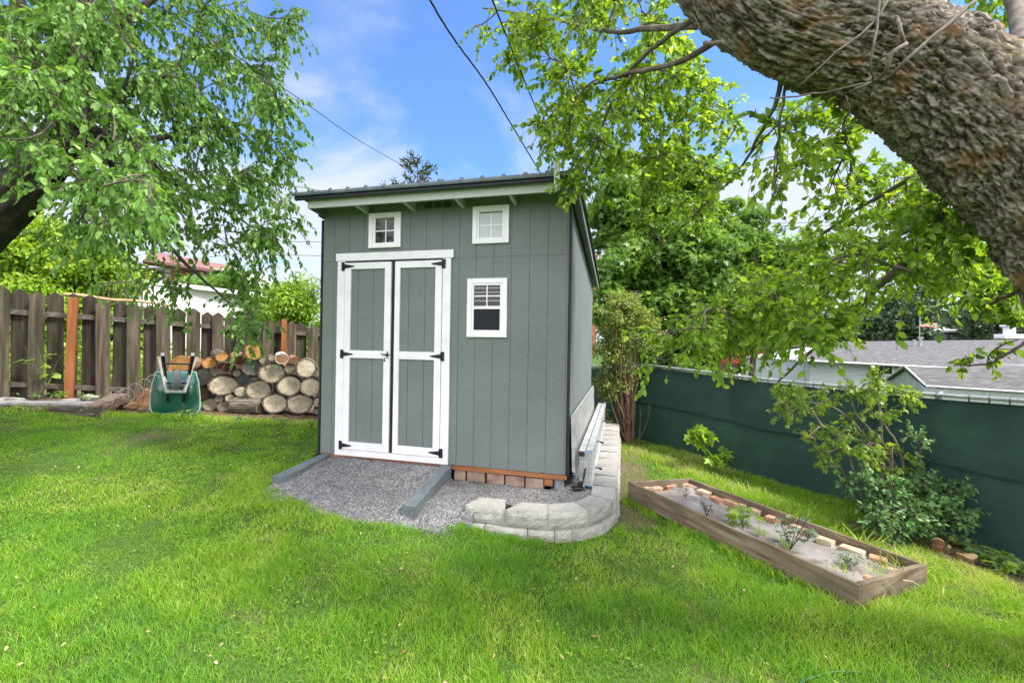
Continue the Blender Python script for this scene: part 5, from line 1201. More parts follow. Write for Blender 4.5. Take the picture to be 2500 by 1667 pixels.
LG_DK = leafmat('dark leaf', [(0,(.025,.05,.025)),(.5,(.045,.085,.04)),(1,(.09,.14,.07))], .2, 1.2, rough=.6)

# ------------------------------------------------------------------ big overhanging tree on the right
def D2(x, y): return x*1.06293, y*1.06293     # the large preview of the photograph to photo pixels
ap = thing('apple_tree', 'big old tree with thick shaggy bark trunk arching over the yard at the right', 'tree', (ground_at(2500,1660).x+.4, 1.75, -.45))
CL = [(2800,2020,1.80,.36),(2790,1700,1.80,.31),(2770,1400,1.78,.285),(2740,1100,1.78,.27),(2720,850,1.76,.265),(2655,665,1.75,.268),(2548,497,1.74,.275),(2432,352,1.73,.285),(2308,228,1.73,.27),(2145,120,1.74,.232),(1952,62,1.76,.222),(1836,5,1.78,.222),(1755,-95,1.82,.212),(1680,-260,1.95,.19),(1600,-460,2.15,.16),(1500,-640,2.5,.12)]
KD[0] = 1.35
def px_radius(T, grow_=1.0):                   # true radius of a limb from its apparent radius, allowing for the stretch of a wide lens off axis
    out_ = []
    for k, (u, v, d, r) in enumerate(T):
        a = T[max(k-1,0)]; b = T[min(k+1,len(T)-1)]; tx, ty = b[0]-a[0], b[1]-a[1]; n_ = math.hypot(tx, ty) or 1; rx_, ry_ = (u-U0)/FPX, (v-V0)/FPX; rho = math.hypot(rx_, ry_) or 1e-6
        c = abs((-ty*rx_+tx*ry_)/(n_*rho)); out_.append(r*KD[0]/math.sqrt(1+(rho*c)**2)*grow_)
    return np.array(out_)
cl = np.array([pix(u, v, d) for u, v, d, r in CL]); cr_ = px_radius(CL, 1.13)
def resample(p, r, n):
    s = np.concatenate([[0], np.cumsum(np.linalg.norm(np.diff(p,axis=0),axis=1))]); t = np.linspace(0, s[-1], n); k = len(s)
    # smooth Catmull-Rom in each coordinate
    out = np.zeros((n,3)); rr2 = np.interp(t, s, r)
    for a, tt in enumerate(t):
        i = min(k-2, max(0, np.searchsorted(s, tt)-1)); u = (tt-s[i])/(s[i+1]-s[i]); p0, p1, p2, p3 = p[max(i-1,0)], p[i], p[i+1], p[min(i+2,k-1)]
        out[a] = .5*((2*p1)+(-p0+p2)*u+(2*p0-5*p1+4*p2-p3)*u*u+(-p0+3*p1-3*p2+p3)*u**3)
    return out, rr2, t
NS_, NR_ = 640, 250
c_, r_, s_ = resample(cl, cr_, NS_)
tan = unit(np.gradient(c_, axis=0)); ref = np.array([0,1.,0]); a_ = unit(np.cross(tan, ref)); b_ = np.cross(a_, tan)
th = 2*np.pi*np.arange(NR_)/NR_
TW = .55                                       # bark plates wind a little round the limb
disp = np.zeros((NS_, NR_)); relief = np.zeros((NS_, NR_))
for i in range(NS_):
    for j in range(NR_):
        x = math.cos(th[j]+TW*s_[i]*.5); y = math.sin(th[j]+TW*s_[i]*.5); s = s_[i]
        big = mnoise.noise(Vector((x*1.3, y*1.3, s*1.2)))*.035
        wv = mnoise.noise_vector(Vector((x*2.6, y*2.6, s*3.2)))
        q = Vector((x*9.5+wv.x*1.5, y*9.5+wv.y*1.5, s*6.4+wv.z*1.4))
        dist, pt = mnoise.voronoi(q)
        pl = min(1., (dist[1]-dist[0])*5.0)    # plates with dark furrows between, each tilted like a loose shingle
        tl_ = (q.z-pt[0].z)*.8+(q.x-pt[0].x)*.5
        q2 = Vector((q.x*2.1+5, q.y*2.1+1, q.z*2.6+3)); dist2, pt2 = mnoise.voronoi(q2)
        pl2 = min(1., (dist2[1]-dist2[0])*5.0); tl2 = (q2.z-pt2[0].z)*.7-(q2.y-pt2[0].y)*.6
        fi = mnoise.fractal(Vector((x*22, y*22, s*14)), .7, 2.2, 4)
        fj_ = mnoise.fractal(Vector((x*5+3, y*5, s*7)), .7, 2.0, 4)
        am = .55+.9*max(0, mnoise.noise(Vector((x*1.7+9, y*1.7, s*2.4)))+.3)
        disp[i, j] = big + am*(.010*pl + .019*tl_ + .003*pl2 + .010*tl2) + .012*fi + .016*fj_ - .010
        relief[i, j] = (.50*pl+.30*pl2+.14*(tl_+.5)+.12*(tl2+.5)+.30*fi)*min(1., .25+pl*2.4)*min(1., .45+pl2*1.6)
def bumpat(u, v, d, w, h):
    p = pix(u, v, d); return p, w, h
V = c_[:,None,:] + (a_[:,None,:]*np.cos(th)[None,:,None] + b_[:,None,:]*np.sin(th)[None,:,None])*(r_[:,None]*(1+.0*disp)+disp*np.clip(r_[:,None]/.22,.5,1.2))[...,None]
for (u, v, d, w, h) in ((1800,150,1.70,.085,.07),(1880,205,1.70,.06,.04),(2085,262,1.72,.05,.03),(2360,90,1.66,.12,.03),(2330,520,1.68,.10,.035)):
    p = pix(u, v, d); dd = np.linalg.norm(V-p, axis=2); nrm_ = unit(V-c_[:,None,:]); V = V + nrm_*(h*np.exp(-(dd/w)**2))[...,None]
i, j = np.meshgrid(np.arange(NS_-1), np.arange(NR_), indexing='ij'); i = i.ravel(); j = j.ravel(); j2 = (j+1) % NR_
F = np.stack([i*NR_+j, i*NR_+j2, (i+1)*NR_+j2, (i+1)*NR_+j], 1)
def apple_bark():
    m, nt, b, o = nodes('shaggy bark'); L = nt.links.new
    a = nt.nodes.new('ShaderNodeAttribute'); a.attribute_name = 'var'
    t = nt.nodes.new('ShaderNodeTexCoord')
    n1 = nt.nodes.new('ShaderNodeTexNoise'); n1.inputs['Scale'].default_value = 38; n1.inputs['Detail'].default_value = 10; n1.inputs['Roughness'].default_value = .75; L(t.outputs['Object'], n1.inputs['Vector'])
    n2 = nt.nodes.new('ShaderNodeTexNoise'); n2.inputs['Scale'].default_value = 5.5; n2.inputs['Detail'].default_value = 5; L(t.outputs['Object'], n2.inputs['Vector'])
    n4 = nt.nodes.new('ShaderNodeTexNoise'); n4.inputs['Scale'].default_value = 3.1; n4.inputs['Detail'].default_value = 7; L(t.outputs['Object'], n4.inputs['Vector'])
    r0 = ramp(nt, [(.0,(.035,.026,.02)),(.30,(.085,.066,.052)),(.6,(.195,.165,.14)),(1,(.34,.30,.27))], a.outputs['Fac'])
    r1 = ramp(nt, [(.34,(.40,.38,.36)),(.5,(1,1,1)),(.66,(1.7,1.68,1.66))], n1.outputs['Fac'])
    mi = nt.nodes.new('ShaderNodeMix'); mi.data_type = 'RGBA'; mi.blend_type = 'MULTIPLY'; mi.inputs[0].default_value = 1; L(r0.outputs[0], mi.inputs[6]); L(r1.outputs[0], mi.inputs[7])
    f2 = ramp(nt, [(.57,(0,0,0)),(.70,(.7,.7,.7))], n2.outputs['Fac'])         # orange inner bark
    m2 = nt.nodes.new('ShaderNodeMix'); m2.data_type = 'RGBA'; L(f2.outputs[0], m2.inputs[0]); L(mi.outputs[2], m2.inputs[6]); m2.inputs[7].default_value = (.27,.135,.055,1)
    g = nt.nodes.new('ShaderNodeNewGeometry'); sp = nt.nodes.new('ShaderNodeSeparateXYZ'); L(g.outputs['Normal'], sp.inputs[0])
    ms = nt.nodes.new('ShaderNodeMapRange'); ms.inputs['From Min'].default_value = -.05; ms.inputs['From Max'].default_value = .6; L(sp.outputs['Z'], ms.inputs['Value'])
    f4 = ramp(nt, [(.46,(0,0,0)),(.58,(1,1,1))], n4.outputs['Fac'])
    mm = nt.nodes.new('ShaderNodeMath'); mm.operation = 'MULTIPLY'; L(ms.outputs[0], mm.inputs[0]); L(f4.outputs[0], mm.inputs[1])
    m3 = nt.nodes.new('ShaderNodeMix'); m3.data_type = 'RGBA'; L(mm.outputs[0], m3.inputs[0]); L(m2.outputs[2], m3.inputs[6]); m3.inputs[7].default_value = (.10,.10,.02,1)   # moss on upper faces
    L(m3.outputs[2], b.inputs['Base Color']); b.inputs['Roughness'].default_value = .92; b.inputs['Specular IOR Level'].default_value = .15
    bp = nt.nodes.new('ShaderNodeBump'); bp.inputs['Strength'].default_value = .9; bp.inputs['Distance'].default_value = .012; L(n1.outputs['Fac'], bp.inputs['Height']); L(bp.outputs[0], b.inputs['Normal'])
    return m
M_AB = apple_bark()
bulk('trunk', V.reshape(-1,3), [F], M_AB, ap, var=np.clip(relief.ravel(), 0, 1), smooth=False)
# broken bark flakes standing off the trunk
n = 3600; fi_ = RNG.integers(60, NS_-60, n); fj = RNG.integers(0, NR_, n); P = V[fi_, fj]; nr = unit(P-c_[fi_]); D = unit(tan[fi_]*RNG.choice([-1,1],(n,1))*.7+np.cross(nr, tan[fi_])*RNG.normal(0,.7,(n,1)))+nr*RNG.uniform(.05,.30,(n,1))
leaf_mesh('bark_flakes', P-nr*.003, D, nr+RNG.normal(0,.2,(n,3)), RNG.uniform(.010,.034,n), RNG.uniform(.3,.7,n)[:,None], M_AB, ap, 'kite', var=RNG.uniform(.1,.6,n))
def limb(pts, r0, r1, n=26, wob=.012):
    p = np.array([pix(*q) for q in pts]); c2, r2, _ = resample(p, np.linspace(r0, r1, len(p)), n); c2 = c2+RNG.normal(0, wob*.3, c2.shape); return c2, r2
APL = [limb([(1800,20,1.85),(1700,60,2.05),(1600,70,2.35),(1480,75,2.8),(1320,40,3.3),(1180,20,3.9)], .030, .008),
       limb([(1800,60,1.95),(1660,150,2.1),(1500,190,2.6),(1380,240,3.1),(1340,330,3.5)], .022, .006),
       limb([(1700,40,1.9),(1560,150,2.4),(1490,260,2.7),(1440,400,2.9),(1390,480,3.0)], .018, .005),
       limb([(1925,120,1.85),(1900,230,1.9),(1870,300,2.0),(1800,420,2.5),(1700,520,3.0),(1580,640,3.4)], .016, .005),
       limb([(1935,120,1.85),(1915,230,1.88),(1900,330,1.95),(1890,470,2.3),(1860,560,2.6)], .010, .004),
       limb([(2130,160,1.85),(2090,250,1.85),(2060,300,1.9),(2075,420,2.2),(2040,560,2.4)], .009, .003),
       limb([(2450,500,2.05),(2350,545,2.05),(2210,640,2.05),(2100,745,2.4),(1990,850,2.8),(1900,930,3.1)], .034, .008, 34),
       limb([(2400,430,2.05),(2260,530,2.1),(2130,620,2.2),(2010,700,2.6),(1860,760,3.1),(1700,830,3.6),(1600,880,3.9)], .022, .006, 34),
       limb([(2330,400,2.0),(2220,440,2.1),(2080,520,2.4),(1960,600,2.9),(1800,640,3.4)], .018, .005),
       limb([(2600,690,2.0),(2440,730,2.4),(2380,790,2.8)], .02, .006),
       limb([(2620,760,1.9),(2480,850,1.9),(2400,890,2.1),(2330,890,2.25)], .010, .004),
       limb([(1650,-260,2.0),(1480,-200,2.6),(1300,-120,3.3),(1150,-30,4.0)], .05, .01),
       limb([(1500,-640,2.5),(1250,-600,3.2),(900,-500,4.2),(700,-420,4.8)], .08, .02),
       limb([(1600,-460,2.15),(1900,-700,2.8),(2300,-800,3.5),(2700,-700,4)], .09, .02),
       limb([(2500,120,1.7),(2480,20,2.0),(2420,-120,2.4),(2300,-300,3.2)], .05, .02)]
mb = MB()
for p, r in APL: mb.tube([Vector(q) for q in p], list(r), 10)
# dead side twigs crossing in front of the trunk
def cross(pts, r0, r1):
    p, r = limb(pts, r0, r1, 14, .006); mb.tube([Vector(q) for q in p], list(r), 6)
d_ = 1.38
cross([(2178,-20,1.36),(2130,60,1.33),(2040,130,1.32),(1948,215,1.36)], .006, .003)
cross([(2150,-20,1.36),(2140,80,1.31),(2125,150,1.31),(2135,210,1.4)], .0055, .004)
cross([(2385,0,1.33),(2290,80,1.28),(2200,160,1.28),(2160,205,1.38)], .008, .006)
cross([(2215,105,1.34),(2180,130,1.3),(2160,180,1.33),(2130,200,1.4),(2080,222,1.5)], .009, .005)
cross([(2190,40,1.38),(2200,80,1.34),(2212,110,1.36)], .008, .007)
cross([(1720,104,1.72),(1735,107,1.66),(1765,104,1.62)], .010, .014)
cross([(1880,240,1.7),(1935,236,1.6),(2040,220,1.5),(2130,200,1.45)], .004, .004)
cross([(2065,235,1.7),(2075,270,1.7),(2060,320,1.75)], .004, .002)
part('branches', mb, mk('branch bark', [(.3,(.075,.06,.05)),(.6,(.155,.13,.11)),(.8,(.26,.23,.20))], 14, rough=.9, bump=.6, bdist=.006), ap, smooth=True)
def sample_poly(P, n, dfun, seed):
    rg = np.random.default_rng(seed); P = [D2(*q) for q in P]; xs = [p[0] for p in P]; ys = [p[1] for p in P]; out_ = []
    while len(out_) < n:
        u = rg.uniform(min(xs), max(xs)); v = rg.uniform(min(ys), max(ys))
        if inpix([u],[v],P)[0]: out_.append(pix(u, v, dfun(u, v, rg)))
    return out_
cA = sample_poly([(1090,-20),(1110,30),(1230,110),(1260,150),(1300,280),(1290,330),(1340,330),(1420,330),(1500,300),(1560,260),(1640,150),(1560,20),(1520,-20)], 62, lambda u,v,r: r.uniform(2.4,4.0), 1)
cA2 = sample_poly([(1230,240),(1310,300),(1400,340),(1380,400),(1240,310)], 5, lambda u,v,r: r.uniform(2.8,3.2), 2)+[pix(*D2(1348,425),2.85), pix(*D2(1345,400),2.9), pix(*D2(1200,165),3.3), pix(*D2(1160,130),3.4), pix(*D2(1090,60),3.6)]
cM = sample_poly([(1500,200),(1640,170),(1700,240),(1690,420),(1560,560),(1440,480),(1400,380)], 30, lambda u,v,r: r.uniform(2.6,3.6), 3)
cB = sample_poly([(2040,380),(2150,340),(2230,500),(2200,640),(2100,640),(2000,680),(1900,760),(1840,750),(1700,780),(1560,790),(1500,780),(1580,720),(1700,640),(1840,560),(1960,440)], 92, lambda u,v,r: r.uniform(1.9,3.3)+.3*(u < 1900), 4)
cE = sample_poly([(1700,240),(1990,200),(2000,420),(1900,480),(1720,470)], 12, lambda u,v,r: r.uniform(1.9,2.8), 5)
cF = [pix(*D2(1850,810),2.0), pix(*D2(1800,790),2.2), pix(*D2(1500,840),3.2)]
cS = [pix(*D2(2225,822),2.15), pix(*D2(2205,828),2.2), pix(*D2(2290,805),2.05), pix(*D2(2340,780),2.0)]
cR = sample_poly([(2240,600),(2352,600),(2352,700),(2230,680)], 4, lambda u,v,r: r.uniform(2.2,3.2), 6)
cT = sample_poly([(2230,-60),(2300,-60),(2370,40),(2370,90),(2300,40)], 9, lambda u,v,r: r.uniform(2.6,3.4), 7)
cO = sample_poly([(900,-60),(700,-500),(1200,-900),(2000,-900),(2600,-500),(2450,-60),(1500,-40)], 36, lambda u,v,r: r.uniform(2.6,4.4), 8)
segs, P, D, N, S = grow(APL, cA+cA2+cM+cB+cE+cF+cR+cT+cO, 9, .31, 17, .057, .30, spread=.85, hang=.18, leaf_up=.6, leafdown=.22)
sS, PS, DS, NS2, SS = grow(APL, cS, 3, .12, 8, .05, .3, spread=.7, hang=.2)
segs += sS; P, D, N, S = (np.concatenate(q) for q in ((P,PS),(D,DS),(N,NS2),(S,SS)))
twig_mesh('twigs', segs, M_TWIG, ap)
leaf_mesh('leaves', P, D, N, S, .74, LG_AP, ap, 'oval', .2, var=np.clip(RNG.normal(.5,.27,len(P)),0,1))
KD[0] = 1.0

# ------------------------------------------------------------------ big tree on the left
ch = thing('cherry_tree', 'large leafy tree with dark thick trunk leaning in from the left edge', 'tree', (-6.2, 4.6, .1))
CT = [(-700,1500,4.7,.50),(-520,1150,4.6,.42),(-330,860,4.55,.38),(-150,650,4.5,.34),(0,510,4.5,.30),(95,410,4.5,.275),(160,330,4.5,.25),(185,260,4.55,.18),(180,150,4.7,.13),(200,0,5.0,.10),(230,-200,5.4,.07)]
cl = np.array([pix(u, v, d) for u, v, d, r in CT]); c2, r2, s2 = resample(cl, px_radius(CT, 1.05), 130)
tan2 = unit(np.gradient(c2, axis=0)); a2 = unit(np.cross(tan2, np.array([0,1.,0]))); b2 = np.cross(a2, tan2); M2 = 64; th2 = 2*np.pi*np.arange(M2)/M2
ds = np.array([[.035*mnoise.noise(Vector((math.cos(t)*2.2, math.sin(t)*2.2, s*2.5)))+.02*mnoise.noise(Vector((math.cos(t)*8, math.sin(t)*8, s*5))) for t in th2] for s in s2])
V = c2[:,None,:]+(a2[:,None,:]*np.cos(th2)[None,:,None]+b2[:,None,:]*np.sin(th2)[None,:,None])*(r2[:,None]+ds)[...,None]
i, j = np.meshgrid(np.arange(129), np.arange(M2), indexing='ij'); i = i.ravel(); j = j.ravel(); j2 = (j+1) % M2
bulk('trunk', V.reshape(-1,3), [np.stack([i*M2+j, i*M2+j2, (i+1)*M2+j2, (i+1)*M2+j], 1)], mk('dark cherry bark', [(.3,(.022,.018,.016)),(.55,(.05,.042,.036)),(.8,(.10,.085,.07))], 7, (1,1,1), rough=.9, bump=.9, bdist=.02), ch, smooth=True)
CHL = [limb([(150,340,4.5),(240,330,4.9),(330,370,5.4),(400,430,5.9),(470,470,6.3),(560,520,6.6)], .11, .02),
       limb([(170,280,4.55),(260,240,4.9),(380,190,5.5),(500,120,6.0),(640,60,6.6)], .09, .015),
       limb([(110,400,4.5),(40,300,4.4),(-60,230,4.2),(-200,180,4.0)], .08, .02),
       limb([(240,330,4.9),(300,450,5.2),(380,560,5.4),(450,640,5.6),(560,740,5.8)], .05, .010),
       limb([(300,350,5.2),(420,330,5.8),(560,300,6.3),(660,330,6.6)], .05, .010),
       limb([(190,160,4.7),(300,60,5.1),(420,-40,5.6),(560,-120,6.2)], .07, .015),
       limb([(180,140,4.7),(80,40,4.6),(-40,-80,4.5),(-160,-300,4.6)], .07, .015),
       limb([(130,380,4.4),(180,420,4.1),(210,500,4.0),(180,560,4.0)], .02, .006),
       limb([(470,470,6.3),(560,440,6.6),(680,430,6.9)], .02, .008), limb([(560,520,6.6),(640,560,6.7),(740,545,6.8)], .018, .006),
       limb([(230,-200,5.4),(400,-420,6),(500,-700,6.5)], .06, .02), limb([(-160,-300,4.6),(-400,-500,4.8)], .05, .02)]
mb = MB()
for p, r in CHL: mb.tube([Vector(q) for q in p], list(r), 10)
def cross2(pts, r0, r1):
    p, r = limb(pts, r0, r1, 12, .012); mb.tube([Vector(q) for q in p], list(r), 6)
cross2([(8,450,3.9),(75,462,3.85),(160,455,3.9)], .008, .010); cross2([(100,448,3.9),(150,420,3.95),(250,330,4.2)], .012, .010); cross2([(205,280,4.1),(205,340,4.0),(200,370,4.0),(215,400,4.0)], .014, .012)
cross2([(270,0,4.6),(300,90,4.4),(330,130,4.4),(300,240,4.5),(340,290,4.8),(395,320,5.0)], .012, .016)
part('branches', mb, mk('cherry branch bark', [(.3,(.04,.034,.03)),(.6,(.085,.072,.062)),(.8,(.17,.15,.13))], 14, rough=.9, bump=.5), ch, smooth=True)
POLY = [(-40,-40),(640,-40),(690,10),(690,60),(640,90),(600,130),(660,190),(640,250),(560,290),(650,330),(660,390),(610,430),(640,500),(610,560),(650,600),(600,650),(570,640),(600,715),(570,725),(520,680),(500,600),(440,620),(390,600),(340,580),(300,540),(230,525),(170,490),(120,430),(60,400),(-40,420)]
cL = sample_poly(POLY, 215, lambda u,v,r: np.clip(4.0+u/330.+r.normal(0,.55), 3.5, 7.2), 11)
rim = [(700,20),(715,60),(640,150),(670,105),(665,230),(680,255),(640,300),(690,345),(660,355),(690,410),(640,440),(670,460),(700,515),(660,520),(690,585),(640,610),(660,575),(600,725),(630,738),(585,700),(560,610),(350,640),(420,680),(480,700),(330,600),(540,660),(600,735),(430,640),(600,742)]
cL += [pix(*D2(x-28, y-8), 5.6+.3*math.sin(k)) for k, (x, y) in enumerate(rim)]
cNear = sample_poly([(-40,100),(120,140),(300,260),(380,420),(300,520),(200,420),(60,420),(-40,440)], 26, lambda u,v,r: r.uniform(3.1,3.9), 12)
TRK = [D2(*q) for q in [(-40,370),(90,290),(140,225),(215,225),(235,320),(170,420),(70,490),(-40,570)]]
def off_trunk(cs):
    o_ = []
    for c in cs:
        k = np.array(c)-np.array([0,0,CAMZ]); u = U0+k[0]/k[1]*FPX; v = V0-k[2]/k[1]*FPX
        if c[1] > 5.1 or not inpix([u],[v],TRK)[0] or RNG.random() < .04: o_.append(c)
    return o_
cL = off_trunk(cL); cNear = off_trunk(cNear)
cL = [c for c in cL if (V0-(c[2]-CAMZ)/c[1]*FPX) < 590 or RNG.random() < .5]
cOut = sample_poly([(-60,-40),(-60,440),(-500,500),(-800,0),(-500,-600),(300,-800),(700,-500),(660,-60)], 110, lambda u,v,r: r.uniform(3.8,6.5), 13)
segs, P, D, N, S = grow(CHL, cL+cOut, 9, .40, 20, .069, .5, spread=.62, hang=.45, leaf_up=.45, leafdown=.95)
s2_, P2, D2_, N2, S2 = grow(CHL, cNear, 5, .30, 12, .074, .5, spread=.6, hang=.4, leaf_up=.45, leafdown=.9)
twig_mesh('twigs', segs+s2_, M_TWIG, ch)
P, D, N, S = (np.concatenate(q) for q in ((P,P2),(D,D2_),(N,N2),(S,S2)))
leaf_mesh('leaves', P, D, N, S, .62, LG_CH, ch, 'oval', .22, var=np.clip(RNG.normal(.48,.2,len(P)),0,1))
# ------------------------------------------------------------------ raised bed
M_PLK = mk('weathered planter board', [(.28,(.09,.062,.04)),(.5,(.185,.14,.098)),(.75,(.29,.235,.18))], 3.2, (.8,.8,7), detail=9, rough=.9, bump=.5, bscale=7, bdist=.005, rand=.1, dirt=(3,(.09,.085,.06),.5), spec=.15)
bed = thing('planter_box', 'long weathered wooden raised bed in the grass beside the curved block wall', 'planter', (BED3[0]+BED3[3])/2-Vector((0,0,.2)))
def plank(a, b, h, th, inward, ext=0.0, lab=None, droop=0.0):
    a = Vector(a); b = Vector(b); d = (b-a).normalized(); a = a-d*ext; b = b+d*ext; n3 = Vector(inward).normalized(); N = 30; vs = []
    for i in range(N+1):
        p = a.lerp(b, i/N); wv = n3*(.006*math.sin(i*.35+h)+.003*mnoise.noise(Vector((i*.5,0,3)))); dz = .004*mnoise.noise(Vector((i*.4,7,h)))
        for q in ((0,0),(0,-.004),(.004,0)): pass
        vs += [p+wv+Vector((0,0,-h)), p+wv+Vector((0,0,-.005+dz)), p+wv+n3*.005+Vector((0,0,dz)), p+wv+n3*(th-.005)+Vector((0,0,dz)), p+wv+n3*th+Vector((0,0,-.005+dz)), p+wv+n3*th+Vector((0,0,-h))]
    fs = [tuple(range(6)), tuple(N*6+k for k in range(5,-1,-1))]+[(i*6+k, i*6+(k+1)%6, (i+1)*6+(k+1)%6, (i+1)*6+k) for i in range(N) for k in range(6)]
    mb = MB(); mb.add(vs, fs); part('board', mb, M_PLK, bed, label=lab)
A_, B_, C_, D_ = BED3; inw = (B_-A_).normalized(); lg = (C_-A_).normalized()
plank(A_, C_+lg*.0, .20, .038, inw, 0, 'near long side board')
plank(B_+lg*.04, D_-lg*.039, .19, .036, -inw, 0, 'far long side board')
plank(A_+inw*.039, B_+inw*.0, .19, .036, lg, 0, 'far end board')
plank(C_+inw*.0385, D_, .17, .038, -lg, 0, 'dark near end board')
mb = MB(); m_ = (C_+D_)/2+inw*.12+lg*.04; mb.obox(m_-Vector((0,0,.19)), (.42,.05,.035), Matrix((inw, Vector((0,0,1)).cross(inw), Vector((0,0,1)))).transposed(), .006)
solo('wood_scrap', mb, M_OLD, 'broken dark board scrap lying under the near end of the planter', 'wood scrap', m_-Vector((0,0,.2)))
# landscape fabric
NX, NY = 52, 128; vs = []
def bedpt(s, t, dz=0): return A_.lerp(C_, t)+ (B_-A_)*s*(1) + Vector((0,0,dz))
for j in range(NY+1):
    for i in range(NX+1):
        s, t = .042+(1-.084)*i/NX, .02+(.96)*j/NY
        w = .020*mnoise.noise(Vector((s*3.2,t*8,1)))+.055*(1-min(1,abs(mnoise.noise(Vector((s*3+t*7,t*6-s*5,4))))*6))*max(0,mnoise.noise(Vector((s*2,t*5,9)))+.35)+.007*mnoise.noise(Vector((s*16,t*30,2)))
        vs.append(tuple(bedpt(s, t, -.105+w-.02*(i in (0,NX) or j in (0,NY)))))
vs = np.array(vs); jj, ii_ = np.meshgrid(np.arange(NY), np.arange(NX), indexing='ij'); q = (jj*(NX+1)+ii_).ravel()
M_FAB = mk('dusty grey weed fabric', [(.3,(.15,.14,.135)),(.5,(.24,.225,.22)),(.75,(.33,.315,.305))], 3.5, detail=8, rough=.95, bump=.3, bscale=40, bdist=.004, dirt=(3.2,(.22,.155,.115),.5), spec=.1)
fab = bulk('weed_fabric', vs, [np.stack([q, q+1, q+NX+2, q+NX+1], 1)], M_FAB, smooth=True, loc=tuple(bedpt(.5,.5,-.12)))
tag(fab, 'wrinkled grey weed fabric stretched inside the planter box', 'fabric')
mb = MB(); z_ = [bedpt(0.045,.025,-.14), bedpt(.955,.025,-.14), bedpt(.955,.975,-.14), bedpt(.045,.975,-.14)]; mb.poly(z_, (0,0,-.05))
part('soil', mb, M_EARTH, bed)
def on_plane(u, v, dz):
    n3 = (B_-A_).cross(C_-A_).normalized(); p0 = A_+Vector((0,0,dz)); q = ray(u, v); o = Vector((0,0,CAMZ)); t = (p0-o).dot(n3)/q.dot(n3); return o+q*t
def brickmat(name, lo, mid, hi): return mk(name, [(.3,lo),(.5,mid),(.72,hi)], 11, detail=8, rough=.93, bump=.6, bdist=.006, dirt=(9,(.42,.36,.29),.4), spec=.12)
M_BR = brickmat('old red brick', (.26,.125,.075), (.42,.225,.145), (.52,.33,.23)); M_BT = brickmat('tan firebrick', (.36,.28,.18), (.52,.43,.30), (.60,.52,.39)); M_BP = brickmat('pinkish brick', (.36,.22,.15),(.52,.35,.26),(.62,.46,.36))
z1 = lambda x, y: (1520+x/5.345, 1140+y/5.345); z2 = lambda x, y: (1900+x/5.6, 1220+y/5.6)
BRK = [(*z1(285,262),80,M_BP,.20,'pinkish brick in the far left corner of the planter'),(*z1(430,258),84,M_BP,.19,'second brick along the far end of the planter'),(*z1(620,228),86,M_BR,.20,'speckled red brick, third along the far end of the planter'),
 (*z1(790,208),60,M_BP,.17,'brick fragment with a notch in the far right corner of the planter'),(*z1(928,232),6,M_BP,.20,'pinkish brick just past the far right corner of the planter'),(*z1(1062,305),3,M_BP,.21,'long pale brick with a dark hollow end, second along the fence side'),
 (*z1(1222,395),-2,M_BR,.20,'crumbling broken brick, third along the fence side of the planter'),(*z1(1390,432),5,M_BR,.19,'red brick, fourth along the fence side of the planter'),(*z1(1530,478),22,M_BP,.16,'low brick half sunk in the fabric, left of the separate one'),
 (*z1(1725,545),14,M_BP,.16,'single flat brick behind the broad-leaved plant'),(*z1(1965,648),12,M_BR,.18,'orange brick behind the purple-stemmed plant'),(*z2(310,368),0,M_BP,.25,'long crumbly brick along the back board, right of the orange one'),
 (*z2(645,525),4,M_BT,.17,'short light tan block in the fence-side row'),(*z2(1010,650),8,M_BT,.23,'longest cream firebrick, third from the near end of the planter'),(*z2(1365,775),20,M_BR,.155,'thick orange brick set upright near the near end'),
 (*z2(1670,885),30,M_BP,.15,'flat brick in the near right corner of the planter'),(*z2(1545,930),55,M_BP,.20,'pale flat brick along the near end of the planter'),(*z2(1235,1035),50,M_BR,.10,'small brick fragment in the weeds at the near end'),(*z2(1085,1100),60,M_BP,.19,'pale flat brick in the near left corner of the planter')]
ang0 = math.atan2(lg.y, lg.x)
for k, (u, v, rot, mt, ln, lab) in enumerate(BRK):
    low = k in (15,16,17,18); p = on_plane(u, v, -.056 if not low else -.085); hh = .070 if k not in (13,14) else .09
    if k == 14: p = on_plane(u, v, -.045)
    mb = MB(); mb.obox(p-Vector((0,0,hh/2)), (ln*.74, .085, hh), Matrix.Rotation(ang0+R(rot), 3, 'Z'), .007)
    rg = random.Random(k); c = p; 
    # knocked corners
    for q in range(len(mb.v)): mb.v[q] += Vector((rg.uniform(-.004,.004), rg.uniform(-.004,.004), rg.uniform(-.003,.003)))
    solo('brick', mb, mt, lab, 'brick', p-Vector((0,0,hh)), 'bricks holding down the fabric in the planter')
